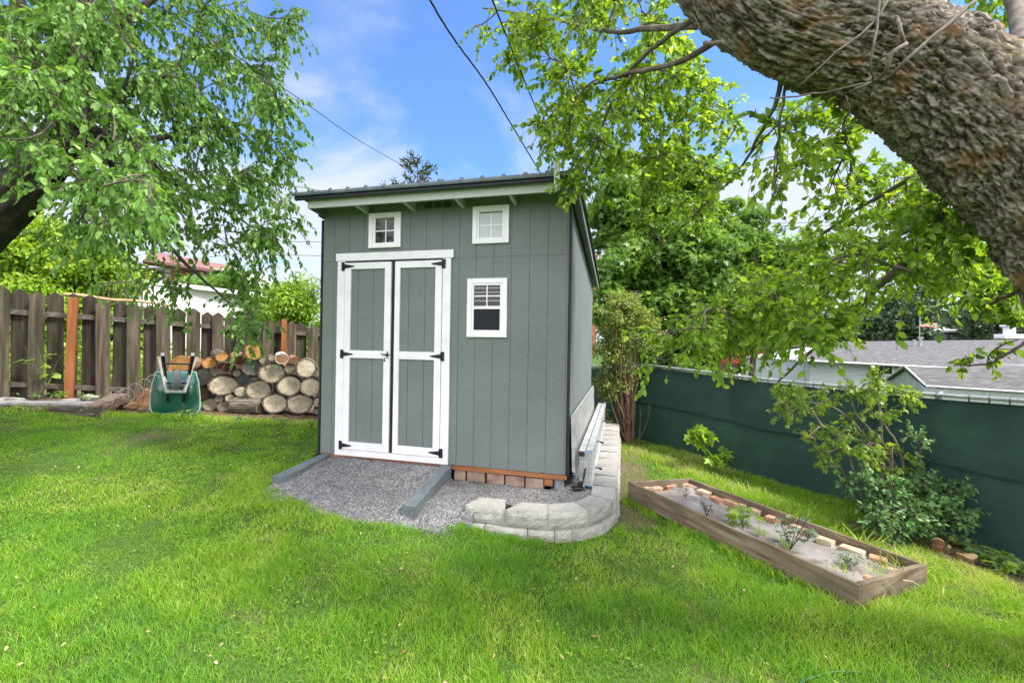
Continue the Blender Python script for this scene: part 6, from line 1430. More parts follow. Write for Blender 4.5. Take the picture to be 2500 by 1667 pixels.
# plants in the bed
def plant(name, label, base, stems, L, mat, kind, n, wid, h, seed, lean=(0,0), stem_col=None, droop=.3, cat='plant', group=None):
    t = thing(name, label, cat, base, group); rg = np.random.default_rng(seed); b = np.array(base); S = []; P = []; D = []; N = []
    for k in range(stems):
        a = rg.uniform(0, 6.28); tip = b+np.array([math.cos(a)*h*rg.uniform(.1,.6)+lean[0], math.sin(a)*h*rg.uniform(.1,.6)+lean[1], h*rg.uniform(.6,1.05)])
        st = bez(b, (b+tip)/2+np.array([0,0,.15*h]), tip, 8); S.append((st, .0035+.004*h, .0015))
        for i in range(n):
            s = rg.uniform(.3, 1); q = st[int(s*7)]; aa = rg.uniform(0,6.28); dr = np.array([math.cos(aa), math.sin(aa), rg.uniform(-.3,.6)]); e = q+dr*L*.5; S.append((np.stack([q,(q+e)/2+[0,0,.01],e]), .002, .001)); P.append(e); D.append(dr+np.array([0,0,-droop])); N.append(np.array([0,0,1.])+rg.normal(0,.3,3))
    twig_mesh('stems', S, stem_col or M_TWIG, t)
    leaf_mesh('leaves', np.array(P), np.array(D), np.array(N), L*rg.uniform(.5,1.15,len(P)), wid, mat, t, kind, var=np.clip(rg.normal(.55,.2,len(P)),0,1)); return t
M_STG = mk('green stem', [(.3,(.10,.18,.05)),(.7,(.18,.28,.09))], 10, rough=.7, bump=0); M_STP = mk('purple stem', [(.3,(.07,.05,.055)),(.7,(.15,.11,.11))], 10, rough=.7, bump=0)
LG_GR = leafmat('grey green leaf', [(0,(.05,.09,.06)),(.5,(.12,.19,.12)),(1,(.25,.33,.22))], .3, 1.2); LG_PU = leafmat('purplish leaf', [(0,(.05,.045,.04)),(.5,(.10,.10,.075)),(1,(.18,.20,.12))], .2, 1.2)
plant('wilted_seedling', 'wilted brown seedling with bare stalks at the far end of the planter', on_plane(*z1(820,400),-.1), 4, .04, LG_PU, 'oval', 2, .4, .12, 1, stem_col=M_STP)
plant('purple_seedling', 'small dark purplish seedling standing alone on the fabric', on_plane(*z1(1095,640),-.1), 5, .035, LG_PU, 'oval', 9, .6, .17, 2, stem_col=M_STP)
plant('leafy_plant', 'broad-leaved bright green plant in a cut hole of the fabric', on_plane(*z1(1570,800),-.1), 7, .10, LG_SH, 'palm', 4, .95, .24, 3, stem_col=M_STG)
plant('kale_plant', 'tall kale-like plant with purple-grey ribs in the middle of the planter', on_plane(*z1(2190,1070),-.1), 8, .08, LG_GR, 'palm', 4, .6, .32, 4, stem_col=M_STP)
plant('grey_herb', 'low feathery grey-green herb beside the long crumbly brick', on_plane(*z2(400,540),-.1), 14, .022, LG_GR, 'oval', 12, .4, .10, 5)
plant('small_weed', 'small silvery weed growing through the fabric near the near end', on_plane(*z2(930,900),-.1), 7, .05, LG_GR, 'oval', 5, .4, .12, 6, stem_col=M_STG)
mb = MB()
rg = random.Random(8)
for k in range(2): pass
def bed_weeds(pts, n, h, label):
    xs = []; ys = []; zs = []
    t = []
    for (u, v) in pts:
        p = on_plane(u, v, -.1)
        for i in range(n): t.append((p.x+rg.gauss(0,.035), p.y+rg.gauss(0,.035), p.z))
    t = np.array(t); n_ = len(t); a = RNG.uniform(0,6.28,n_); la = RNG.uniform(0,6.28,n_); hh = RNG.uniform(*h,n_); l = hh*.7*RNG.uniform(.3,1.4,n_); w = .0045
    P = lambda s, tt: np.stack([t[:,0]+np.cos(a)*w/2*s+np.cos(la)*l*tt*tt, t[:,1]+np.sin(a)*w/2*s+np.sin(la)*l*tt*tt, t[:,2]+hh*tt*(1-.2*tt)], 1)
    V = np.stack([P(1,0),P(-1,0),P(.8,.55),P(-.8,.55),P(0,1)], 1).reshape(-1,3); b = np.arange(n_)*5
    o = bulk('bed_weeds', V, [np.stack([b,b+1,b+3,b+2],1), np.stack([b+2,b+3,b+4],1)], GRASS, var=np.repeat(np.clip(RNG.normal(.6,.15,n_),0,1),5)); tag(o, label, None, None, 'stuff')
bed_weeds([z1(1450,780), z1(1810,900), z1(2080,1010), z2(810,990), z2(1320,1010), z2(1500,960), z2(1520,870), z2(1590,900), z2(1290,700), z2(820,560), z2(1400,760), z2(1650,800), z2(1740,830), z2(60,650)], 26, (.05,.17), 'thin grass weeds sprouting through the planter fabric')
# withered straws bent over the near end
mb = MB()
for pts in ([z2(1050,760),z2(1200,880),z2(1300,1010)], [z2(1466,1100),z2(1560,1200),z2(1650,1310)], [z2(1700,1090),z2(1830,1110),z2(1950,1180)], [z2(1395,700),z2(1392,850),z2(1400,980)], [z2(1700,900),z2(1700,1000),z2(1695,1100)]):
    P3 = [W(u, v, 3.05+.04*i) for i, (u, v) in enumerate(pts)]; mb.tube([P3[0], P3[0].lerp(P3[1],.5), P3[1], P3[1].lerp(P3[2],.5), P3[2]], [.003,.003,.0028,.0022,.001], 4)
solo('dry_straw', mb, mk('straw', [(.3,(.36,.38,.20)),(.7,(.50,.50,.32))], 9, rough=.8, bump=0), 'bent dry straws hanging over the near end of the planter', 'straw', D_-Vector((.2,0,.1)))

# ------------------------------------------------------------------ green screened chain-link fence
gf = thing('mesh_fence', 'chain-link fence covered with dark green privacy screen behind the raised bed', 'fence', (FA.x, FA.y, -.58))
def fdepth(u): return 1.5*FPX/(187+.222*(u-1592))
def fpt(s): p = FA+FD*s; return p                 # s metres from FA towards the back
FL = (FB-FA).length
TOPV = [(1546,884),(1566,889),(1700,905),(1857,924.5),(2050,943),(2240,960),(2370,970),(2497,978)]
def ftop(s):
    p = fpt(s); u = U0+p.x/p.y*FPX
    uu = [a for a, _ in TOPV]; vv = [b for _, b in TOPV]; v = np.interp(np.clip(u+.0165*(0), 1546, 2497), uu, vv)
    q = ray(u, v); z = CAMZ+q.z*p.y
    return z if 1546 <= u <= 2497 else (.93 if u > 2497 else .87)
sv = np.linspace(-4.5, FL+4.0, 150); zt_ = np.array([ftop(s) for s in sv]); k_ = np.ones(9)/9; zt_ = np.convolve(np.pad(zt_, 4, 'edge'), k_, 'valid')
NZ = 16; VV = []
for i, s in enumerate(sv):
    p = fpt(s); gb = g(p.x, p.y)-.05
    for j in range(NZ+1):
        t = j/NZ; z = gb+(zt_[i]-.045-gb)*t; o = .030*mnoise.noise(Vector((s*1.7, t*2.5, 0)))*math.sin(t*3.14)+.022*abs(mnoise.noise(Vector((s*3.1+t*2, t*4, 9))))+.016*(1-t*.6)*max(0,math.cos(s*7.4+mnoise.noise(Vector((s,0,0)))*3))**6+.006*mnoise.noise(Vector((s*9, t*7, 3)))-.010*math.exp(-((t-.52)/.03)**2)
        VV.append((p.x-FN.x*(.03+o), p.y-FN.y*(.03+o), z))
q = (np.arange(len(sv)-1)[:,None]*(NZ+1)+np.arange(NZ)[None,:]).ravel()
def screen_mat():
    m, nt, b, o = nodes('green privacy screen'); L = nt.links.new
    t = nt.nodes.new('ShaderNodeTexCoord'); n = nt.nodes.new('ShaderNodeTexNoise'); n.inputs['Scale'].default_value = .9; n.inputs['Detail'].default_value = 8; n.inputs['Roughness'].default_value = .65; L(t.outputs['Object'], n.inputs['Vector'])
    n2 = nt.nodes.new('ShaderNodeTexNoise'); n2.inputs['Scale'].default_value = 160; L(t.outputs['Object'], n2.inputs['Vector'])
    r = ramp(nt, [(.33,(.012,.032,.030)),(.5,(.024,.058,.050)),(.68,(.040,.105,.062))], n.outputs['Fac']); L(r.outputs[0], b.inputs['Base Color']); b.inputs['Roughness'].default_value = .6; b.inputs['Specular IOR Level'].default_value = .35
    bp = nt.nodes.new('ShaderNodeBump'); bp.inputs['Strength'].default_value = .5; bp.inputs['Distance'].default_value = .004; L(n2.outputs['Fac'], bp.inputs['Height']); L(bp.outputs[0], b.inputs['Normal'])
    tr = nt.nodes.new('ShaderNodeBsdfTranslucent'); tr.inputs['Color'].default_value = (.015,.05,.04,1); ms = nt.nodes.new('ShaderNodeMixShader'); ms.inputs[0].default_value = .10; L(b.outputs[0], ms.inputs[1]); L(tr.outputs[0], ms.inputs[2])
    tp = nt.nodes.new('ShaderNodeBsdfTransparent'); m2 = nt.nodes.new('ShaderNodeMixShader'); m2.inputs[0].default_value = .0; L(ms.outputs[0], m2.inputs[1]); L(tp.outputs[0], m2.inputs[2]); L(m2.outputs[0], o.inputs[0]); return m
bulk('privacy_screen', VV, [np.stack([q, q+NZ+1, q+NZ+2, q+1], 1)], screen_mat(), gf, smooth=True)
M_SEAM = mk('dark seam tape', [(.3,(.006,.02,.018)),(.7,(.012,.035,.03))], 20, rough=.7, bump=.1)
mb = MB(); pts = [Vector((*(fpt(s)-FN*.048), 0)) for s in sv]
for i, p in enumerate(pts): gb = g(p.x, p.y)-.05; p.z = gb+(zt_[i]-.045-gb)*.52+.006*math.sin(i*.7)
mb.tube(pts, .006, 4); mb.tube([p+Vector((0,0,.02)) for p in pts], .004, 4)
mb.tube([Vector((*(fpt(s)-FN*.036), zt_[i]-.05)) for i, s in enumerate(sv)], .008, 4)
part('seam', mb, M_SEAM, gf)
M_GALV = mk('galvanised pipe', [(.3,(.34,.35,.37)),(.6,(.48,.49,.51)),(.8,(.56,.57,.58))], 9, rough=.45, metal=.5, bump=.05)
mb = MB(); mb.tube([Vector((*fpt(s), zt_[i])) for i, s in enumerate(sv)], .021, 10); part('top_rail', mb, M_GALV, gf, smooth=True)
for s in np.arange(-4.2, FL+4, 2.4):
    p = fpt(s)+FN*.045; z = float(np.interp(s, sv, zt_)); mb = MB(); mb.cyl((p.x,p.y,g(p.x,p.y)-.1), (p.x,p.y,z+.01), .028, 12); mb.cyl((p.x,p.y,z+.01), (p.x,p.y,z+.035), .032, 12, .012); part('post', mb, M_GALV, gf, smooth=False)
S_ = []
n = int((FL+8.5)/.055)
for k in range(n):
    s0 = -4.5+k*.055; 
    for sg in (1,-1):
        pts = []
        for j in range(5):
            s = s0+(j%2)*.0275*sg; p = fpt(s); z = float(np.interp(s, sv, zt_)); pts.append((p.x+FN.x*.006*sg, p.y+FN.y*.006*sg, z+.022-.035*j))
        S_.append((np.array(pts), .0018, .0018))
twig_mesh('wire_mesh', S_, M_GALV, gf)
mb = MB()
for k, u in enumerate((1612,1700,1795,1880,1990,2052,2140,2215,2290,2370,2420,2470)):
    q = ray(u, 800); t = (FA.x*FD.y-FA.y*FD.x)/(q.x*FD.y-q.y*FD.x); p = Vector((q.x*t, t)); s = (p-FA).dot(FD); z = float(np.interp(s, sv, zt_)); c = Vector((p.x, p.y, z))
    x = Vector((FN.x, FN.y, 0)); pts = [c+x*(-.026)+Vector((0,0,-.055)), c+x*(-.03)+Vector((0,0,.0)), c+Vector((0,0,.026)), c+x*.03, c+x*-.02+Vector((0,0,-.05))]; mb.tube(pts, .0035, 5)
part('tie', mb, M_BLACK, gf)

# ------------------------------------------------------------------ shrub, bush, stumps, saplings along the fence
z4r = lambda x, y: (1880+x/3.563, 900+y/3.563)
def bush_from(name, label, base, stems, centers, L, mat, kind, ntw, tl, nleaf, wid, droop, cat, stemr=.012, hang=.2, M=M_TWIG, leafdown=.4, leaf_up=.6):
    t = thing(name, label, cat, base); ls = []
    for pts in stems:
        p = np.array([pix(*q) for q in pts]); c, r, _ = resample(p, np.linspace(stemr, stemr*.35, len(p)), 16); ls.append((c, r))
    mb = MB()
    for c, r in ls: mb.tube([Vector(q) for q in c], list(r), 7)
    part('stems', mb, M, t, smooth=True)
    segs, P, D, N, S = grow(ls, centers, ntw, tl, nleaf, L, droop, spread=.75, r_br=.007, hang=hang, leaf_up=leaf_up, leafdown=leafdown)
    twig_mesh('twigs', segs, M, t); leaf_mesh('leaves', P, D, N, S, wid, mat, t, kind, var=np.clip(RNG.normal(.5,.22,len(P)),0,1)); return t
M_SHB = mk('grey shrub bark', [(.3,(.13,.10,.08)),(.6,(.24,.20,.165)),(.8,(.33,.29,.25))], 14, rough=.9, bump=.4)
def zs(l): return [(*z4r(x, y), d) for x, y, d in l]
rs = np.random.default_rng(5)
cc = []
for x, y, n_ in [(80,190,2),(150,250,3),(250,190,3),(130,380,2),(110,440,1),(250,330,3),(330,250,2),(420,330,2),(350,420,2),(230,550,1),(380,580,1),(420,180,2),(520,300,1),(560,560,3),(640,640,3),(440,700,2),(470,770,1),(760,680,3),(830,750,3),(900,700,2),(700,130,3),(760,200,3),(850,250,3),(920,120,3),(980,60,2),(960,200,3),(1060,180,3),(1130,200,2),(1220,230,2),(1100,330,1),(1040,400,1),(980,740,2),(1170,700,2),(1220,780,2),(1140,840,1),(560,850,1),(870,430,2),(900,560,2),(700,540,2),(860,820,1),(1000,870,2)]:
    for q in range(n_): cc.append(pix(*z4r(x+rs.normal(0,28), y+rs.normal(0,24)), 4.65+rs.normal(0,.2)))
b_ = ground_at(*z4r(1180,1150))
bush_from('fence_shrub', 'open yellow-green shrub with bare arching stems in front of the green screen', W(*z4r(1160,1100), 4.7), [zs(q) for q in
 ([(1230,1150,4.7),(1130,1000,4.7),(1000,860,4.7),(880,680,4.65),(740,480,4.6),(560,340,4.5),(430,300,4.5),(250,290,4.5)], [(1200,1100,4.72),(1080,820,4.75),(960,620,4.75),(750,400,4.7),(700,240,4.7),(610,170,4.7)],
  [(1230,1100,4.7),(1190,960,4.7),(1100,640,4.75),(1040,560,4.8),(960,400,4.8),(940,200,4.8),(960,80,4.8)], [(1180,1100,4.7),(990,700,4.8),(970,500,4.8),(960,350,4.8)],
  [(830,1260,4.85),(790,1080,4.8),(720,880,4.7),(650,700,4.6),(480,730,4.5)], [(800,1240,4.85),(700,1060,4.8),(620,870,4.7),(510,840,4.6)], [(1270,1050,4.7),(1290,860,4.7),(1320,680,4.65)],
  [(940,660,4.7),(600,580,4.6),(450,500,4.5),(300,620,4.45)], [(450,500,4.5),(400,420,4.5),(330,330,4.5)], [(1050,1100,4.7),(1060,850,4.6),(1060,700,4.6)])],
  cc, .062, LG_SH, 'palm', 4, .15, 6, .8, .2, 'shrub', .017, M=M_SHB)
cc = []
for k in range(95):
    x = rs.uniform(860,1640); lo = 1000+max(0,(x-1400))*.35; hi = 1440-max(0,900-x)*.4-max(0,x-1450)*.6; y = rs.uniform(lo, hi)
    yy = (y-1000)/450; cc.append(pix(*z4r(x, y), 4.55-.35*yy+rs.normal(0,.12)))
for x, y in [(1660,1080),(1600,1040),(1720,1090),(1700,1200),(1640,1160),(1700,1290),(1740,1310),(1330,930),(1270,950),(1380,920),(830,960),(900,980),(650,1000),(740,940),(600,1010),(1250,620),(1340,610),(1180,600),(1030,960)]:
    cc.append(pix(*z4r(x,y), 4.5+rs.normal(0,.08)))
bush_from('leafy_bush', 'dense blue-green bush at the foot of the open shrub, beside the cut stumps', W(*z4r(1250,1430), 4.35), [zs(q) for q in ([(1200,1430,4.4),(1150,1250,4.5),(1100,1100,4.5)],[(1230,1430,4.4),(1350,1250,4.4),(1500,1120,4.4)],[(1260,1430,4.4),(1450,1350,4.35),(1650,1250,4.35)],[(1150,1430,4.4),(1000,1300,4.4),(880,1150,4.5)],[(1220,1430,4.4),(1280,1200,4.5),(1330,980,4.5)])],
  cc, .048, LG_BU, 'oval', 6, .17, 9, .75, .1, 'bush', .010, hang=-.1, leafdown=.05, leaf_up=.9)
M_CUT = mk('fresh cut stump', [(.3,(.42,.27,.12)),(.6,(.60,.42,.22)),(.8,(.66,.50,.30))], 14, rough=.85, bump=.3)
for k, (u, v, d, r_, lab) in enumerate([(2289,1317,4.15,.048,'round cut stump with bright top at the edge of the bush'),(2311,1333,4.12,.028,'smallest cut stump between the two larger ones'),(2357,1353,4.0,.075,'widest ragged stump nearest the right edge')]):
    p = W(u, v, d); zb_ = g(p.x,p.y)-.03; t = thing('tree_stump', lab, 'stump', (p.x,p.y,zb_), 'cut stumps beside the bush'); rgk = random.Random(k)
    mb = MB(); vs = []
    for j, (zz, f) in enumerate([(zb_,1.3),(zb_+(p.z-zb_)*.5,1.08),(p.z,1.0)]):
        for i in range(20): a = 6.283*i/20; q = f*(1+.12*mnoise.noise(Vector((math.cos(a)*1.5,math.sin(a)*1.5,k*3)))); vs.append(Vector((p.x+math.cos(a)*r_*q, p.y+math.sin(a)*r_*q, zz+(j == 2)*.014*math.sin(a*2+k)-(j==2)*.01*math.sin(a))))
    mb.add(vs, [(j*20+i, j*20+(i+1)%20, (j+1)*20+(i+1)%20, (j+1)*20+i) for j in range(2) for i in range(20)]); part('bark', mb, M_BARKO if k != 1 else M_BARK, t)
    mb = MB(); mb.add([Vector((p.x,p.y,p.z+.001))]+[Vector((v_.x,v_.y,v_.z+.001)) for v_ in vs[40:60]], [(0,1+i,1+(i+1)%20) for i in range(20)]); part('cut_top', mb, M_CUT, t)
# leafy sapling and weeds
sp = ground_at(1728,1150)
bush_from('maple_sapling', 'bright yellow-green maple sapling standing low in front of the green screen', tuple(sp), [[(1735,1152,sp.y),(1722,1110,sp.y),(1700,1065,sp.y)],[(1740,1152,sp.y),(1755,1120,sp.y),(1765,1100,sp.y)]],
  [pix(*q, sp.y+rs.normal(0,.06)) for q in ((1690,1058),(1705,1052),(1720,1062),(1700,1075),(1725,1080),(1738,1068),(1745,1110),(1765,1105),(1775,1118),(1755,1125),(1735,1125),(1715,1090))], .13, LG_LM, 'palm', 3, .09, 3, .95, .1, 'sapling', .009, hang=0, leafdown=.5, M=M_STG)
wk = [(2100,1245),(2060,1230),(1690,1130),(1640,1105),(1820,1170),(1900,1200),(2395,1365),(2420,1372),(2450,1385),(2475,1392),(2370,1345),(2345,1335),(2495,1400),(2440,1400),(1555,1085),(1600,1082)]
ORDW = ['first','second','third','fourth','fifth','sixth','seventh','eighth','ninth','tenth']
def rank(u, us): return ORDW[sorted(us).index(u)]
for k, (u, v) in enumerate(wk):
    p = ground_at(u, v); big = u > 2330; us = [a for a, _ in wk if (a > 2330) == big]
    plant('weed', rank(u, us)+{True:' broad-leaved weed from the bush along the bare earth under the green screen', False:' small leafy weed from the olive bush along the foot of the green screen'}[big], p, 5 if big else 4, .085 if big else .04, LG_SH if k % 2 else LG_BU, 'palm' if big else 'oval', 3, .9 if big else .5, .12 if big else .14, 40+k, stem_col=M_STG, cat='weed', group='broad-leaved weeds under the screen' if big else 'small weeds along the screen')
wk = [(30,968),(60,1010),(118,1005),(200,975),(232,970),(140,972),(88,975),(150,968),(470,1010),(445,1008),(690,1012),(760,1008),(585,1010),(20,1015),(215,1012)]
for k, (u, v) in enumerate(wk):
    d = 7.4 if v < 990 else 6.62; p = W(u, v, d); p.z = min(p.z, g(p.x, p.y)+.05)
    us = [a for a, b in wk if (b < 990) == (v < 990)]
    plant('weed', rank(u, us)+(' low green weed from the left behind the grey plank' if v < 990 else ' low green weed from the left before the old timbers and woodpile'), p, 5, .06, LG_SH if k % 2 else LG_BU, 'oval', 4, .7, .15, 70+k, stem_col=M_STG, cat='weed', group='low weeds behind the plank' if v < 990 else 'low weeds before the timbers and woodpile')
plant('broad_leaf_vine', 'large-leaved green plant poking through the board fence left of the orange post', tuple(Vector((*(fence_pt(115)+LN*.0),0))+Vector((0,0,.45))), 8, .17, LG_SH, 'oval', 3, .8, .75, 99, stem_col=M_STG)
# dead leaves and flower scraps in the lawn
n = 800; yy = np.sqrt(RNG.random(n)*(7**2-2**2)+4); xx = RNG.uniform(-1,1,n)*1.2*yy; k = grass_ok(xx, yy); xx, yy = xx[k], yy[k]
P = np.stack([xx, yy, surf(xx, yy)+RNG.uniform(.02,.045,len(xx))], 1)
LG_DRY = leafmat('dry leaf', [(0,(.20,.09,.05)),(.5,(.36,.24,.12)),(1,(.52,.45,.28))], .2, 1.0, rough=.8)
o = leaf_mesh('fallen_leaves', P, RNG.normal(0,1,(len(P),3))*np.array([1,1,.2]), RNG.normal(0,.35,(len(P),3))+np.array([0,0,1]), RNG.uniform(.012,.034,len(P)), .6, LG_DRY, None, 'oval', .3, var=RNG.random(len(P))); tag(o, 'scattered small dry leaves lying in the lawn', None, None, 'stuff')
def clover(n, label):
    yy = np.sqrt(RNG.random(n)*(8**2-2**2)+4); xx = RNG.uniform(-1,1,n)*1.2*yy; k = grass_ok(xx, yy) & (vnoise(xx, yy, .5, 77) > .55) & (RNG.random(n) < .3+.7*sstep(1,-4,xx)); xx, yy = xx[k], yy[k]; c = np.repeat(np.stack([xx,yy,surf(xx,yy)+RNG.uniform(.018,.04,len(xx))],1), 3, 0); a = np.tile([0,2.09,4.19], len(xx))+np.repeat(RNG.uniform(0,6,len(xx)),3)
    D = np.stack([np.cos(a),np.sin(a),np.full(len(a),.15)],1); o = leaf_mesh('clover', c, D, np.tile([0,0,1.],(len(a),1))+RNG.normal(0,.2,(len(a),3)), RNG.uniform(.010,.018,len(a)), .95, LG_SH, None, 'oval', .1, var=np.clip(RNG.normal(.5,.2,len(a)),0,1)); tag(o, label, None, None, 'stuff')
clover(16000, 'small clover leaves mixed into the lawn')
# garden hose arc in the foreground grass
mb = MB(); pts = []
for k in range(16):
    t = k/15; u = 1952+t*150; v = 1667-31*math.sin(min(1,t*1.4)*1.57)+6*t; p = ground_at(u, v); pts.append(p+Vector((0,0,.006)))
mb.tube([pts[0]+Vector((-.03,-.25,-.0)), pts[0]+Vector((-.02,-.1,0))]+pts+[pts[-1]+Vector((.12,-.02,-.02))], .006, 8); solo('garden_hose', mb, mk('green hose', [(.3,(.03,.11,.06)),(.7,(.045,.15,.08))], 9, rough=.4, bump=0), 'thin green hose curving through the foreground lawn', 'hose', pts[8], smooth=True)
# drip line and edging by the fence
mb = MB(); mb.tube([ground_at(*q)+Vector((0,0,.012)) for q in ((2370,1372),(2410,1385),(2450,1395),(2500,1412),(2560,1430))], .009, 6); solo('irrigation_pipe', mb, M_RUB, 'black irrigation pipe lying on bare earth near the right edge', 'pipe', ground_at(2450,1395))

# ------------------------------------------------------------------ houses
M_SHG = mk('grey roof shingle', [(.3,(.055,.054,.058)),(.5,(.095,.093,.097)),(.7,(.155,.152,.152))], 2.2, (2,2,22), detail=8, rough=.95, bump=.5, bscale=6, bdist=.02)
M_HW = mk('pale blue house siding', [(.3,(.40,.43,.47)),(.6,(.52,.55,.60)),(.8,(.57,.60,.64))], 1.2, (1,1,12), rough=.7, bump=.3, bscale=1, bdist=.01, bstretch=(.1,.1,14))
M_HG = mk('grey green house siding', [(.3,(.30,.34,.345)),(.6,(.39,.43,.435))], 1.2, (8,8,1), rough=.7, bump=.2)
M_HB = mk('red brick wall', [(.3,(.30,.11,.075)),(.6,(.42,.17,.115)),(.8,(.50,.24,.17))], 5, (1,1,3), rough=.9, bump=.4)
M_HT = mk('tan stucco', [(.3,(.50,.37,.22)),(.7,(.62,.49,.33))], 2, rough=.9, bump=.2)
M_HR = mk('maroon roof', [(.3,(.15,.065,.066)),(.6,(.25,.12,.12)),(.8,(.31,.18,.175))], 2, (2,2,10), rough=.9, bump=.3)
M_RED = mk('red painted railing', [(.3,(.36,.05,.035)),(.7,(.52,.09,.06))], 5, rough=.6, bump=0)
M_HWH = mk('white garage wall', [(.3,(.62,.61,.60)),(.6,(.76,.75,.74)),(.8,(.80,.80,.79))], 1.5, rough=.8, bump=.1)
def quadslab(pts, th): mb = MB(); a, b, c, d = [Vector(p) for p in pts]; n = (b-a).cross(c-a).normalized()*th; return mb.add([a,b,c,d,a-n,b-n,c-n,d-n], BF)
def wallbox(t, name, mat, u0, u1, d0, d1, ztop, zbot, thick=6.0):
    a = W(u0, 830, d0); b = W(u1, 830, d1); a.z = b.z = ztop; back = Vector((0, thick, 0)); mb = MB(); mb.add([a-Vector((0,0,ztop-zbot)), b-Vector((0,0,ztop-zbot)), b+back-Vector((0,0,ztop-zbot)), a+back-Vector((0,0,ztop-zbot)), a, b, b+back, a+back], BF); part(name, mb, mat, t); return a, b
# long grey-roofed house
D0 = 20.0
def zz(v, u, d): return (CAMZ+ray(u, v).z*d)
h1 = thing('house', 'long pale house with grey shingle roof beyond the green fence', 'house', W(2250, 940, D0+3))
wl0 = W(1975, 885, D0); eL = W(1940, 875, D0-.5); eR = W(2900, 925, D0-2.5); rL = W(2015, 834, D0+4); rR = W(2950, 824, D0+3)
part('roof', quadslab([eL, eR, rR, rL], .12), M_SHG, h1); bk = Vector((0,8,-.1)); part('roof', quadslab([rL, rR, eR+bk, eL+bk], .12), M_SHG, h1)
a, b = wallbox(h1, 'wall', M_HW, 1978, 2900, D0, D0-2.0, eL.z-.08, -3.2, 5.5)
mb = MB(); mb.poly([W(1972,875,D0)+Vector((0,0,-.1)), W(1972,875,D0)+Vector((0,5.5,-.1)), rL-Vector((0,-0,.14))], (.08,0,0)); part('gable', mb, M_HW, h1)
mb = MB(); mb.tube([eL+Vector((0,-.06,-.06)), eR+Vector((0,-.06,-.06))], .045, 6); part('gutter', mb, M_WHITE, h1)
for x0, x1, y0, y1 in ((2132,2178,887,915),(2193,2232,888,900)):
    rx__ = ray((x0+x1)/2, 830).x; t__ = (rx__*D0-ray(1978,830).x*D0)/(ray(2900,830).x*(D0-2)-ray(1978,830).x*D0+2*rx__); dd = D0-2*t__-.12; mb = MB(); A = W(x0, y0, dd); B = W(x1, y0, dd); hgt = (y1-y0)/FPX*dd; mb.obox((A+B)/2-Vector((0,0,hgt/2)), ((B-A).length, .1, hgt), None); wn_ = part('window', mb, M_WHITE, h1)
    mb = MB(); 
    for k in range(2): c = A.lerp(B, .27+.46*k)-Vector((0,.06,hgt/2)); mb.obox(c, ((B-A).length*.40, .03, hgt*.84), None)
    part('pane', mb, M_GLASSD, wn_)
for u, v0, v1, r_, nm in ((2247, 852, 826, .07, 'flue'), (2232, 848, 832, .04, 'flue'), (2306, 868, 848, .05, 'roof_vent')):
    d = D0+2; mb = MB(); a = W(u, v0, d); b = W(u, v1, d); mb.cyl(a-Vector((0,0,.3)), b, r_, 10); mb.cyl(b, b+Vector((0,0,.06)), r_*1.8, 10); part(nm, mb, M_GALV if nm == 'flue' else M_BLACK, h1)
d = D0+4; mb = MB(); a = W(2464, 826, d); mb.obox(a+Vector((0,0,.1)), (1.1,.6,.25), None, .03); mb.obox(a+Vector((0,0,.42)), (.36,.36,.40), None, .02); mb.obox(a+Vector((0,0,.68)), (.6,.5,.1), None, .02); part('chimney', mb, M_WHITE, h1)
# garage in front of it
h2 = thing('garage', 'small grey-green garage with grey gabled roof just beyond the green fence', 'garage', W(2300, 960, 15)); Dg = 14.0
pk = W(2206, 894, Dg); eLf = W(2163, 923, Dg+1.1); eRf = W(2257, 939, Dg-1.2); run = W(2700, 905, Dg-1.5)-pk
pk2 = pk+run; 
part('roof', quadslab([eRf, eRf+run+Vector((0,-.1,-.15)), pk2, pk], .08), M_SHG, h2); part('roof', quadslab([pk, pk2, eLf+run+Vector((0,1.0,0)), eLf+Vector((0,0,0))], .08), M_SHG, h2)
mb = MB(); mb.poly([pk-Vector((0,0,.12))+Vector((.1,.02,0)), eLf+Vector((.16,.15,-.1)), eLf+Vector((.16,.15,-2.8)), eRf+Vector((0,.03,-2.8)), eRf+Vector((.0,.03,-.1))], (.06,.12,0)); part('wall', mb, M_HG, h2)
mb = MB(); r3 = run.copy(); r3.z = 0; mb.add([eRf+Vector((0,.05,-2.8)), eRf+r3+Vector((0,.05,-2.8)), eRf+r3+Vector((0,.2,-2.8)), eRf+Vector((0,.2,-2.8)), eRf+Vector((0,.05,-.1)), eRf+r3+Vector((0,.05,-.1)), eRf+r3+Vector((0,.2,-.1)), eRf+Vector((0,.2,-.1))], BF); part('wall', mb, M_HG, h2)
mb = MB(); mb.tube([eRf+Vector((0,-.04,-.03)), eRf+run+Vector((0,-.14,-.18))], .025, 6); mb.tube([eRf+Vector((-.02,-.05,.0)), pk+Vector((-.02,-.05,.03)), eLf+Vector((-.02,-.05,0))], .03, 4); part('gutter', mb, M_WHITE, h2)
mb = MB(); c = W(2293, 945, Dg-.1); mb.obox(c, (.14,.12,.16), None, .02); part('wall_lamp', mb, M_GALV, h2)
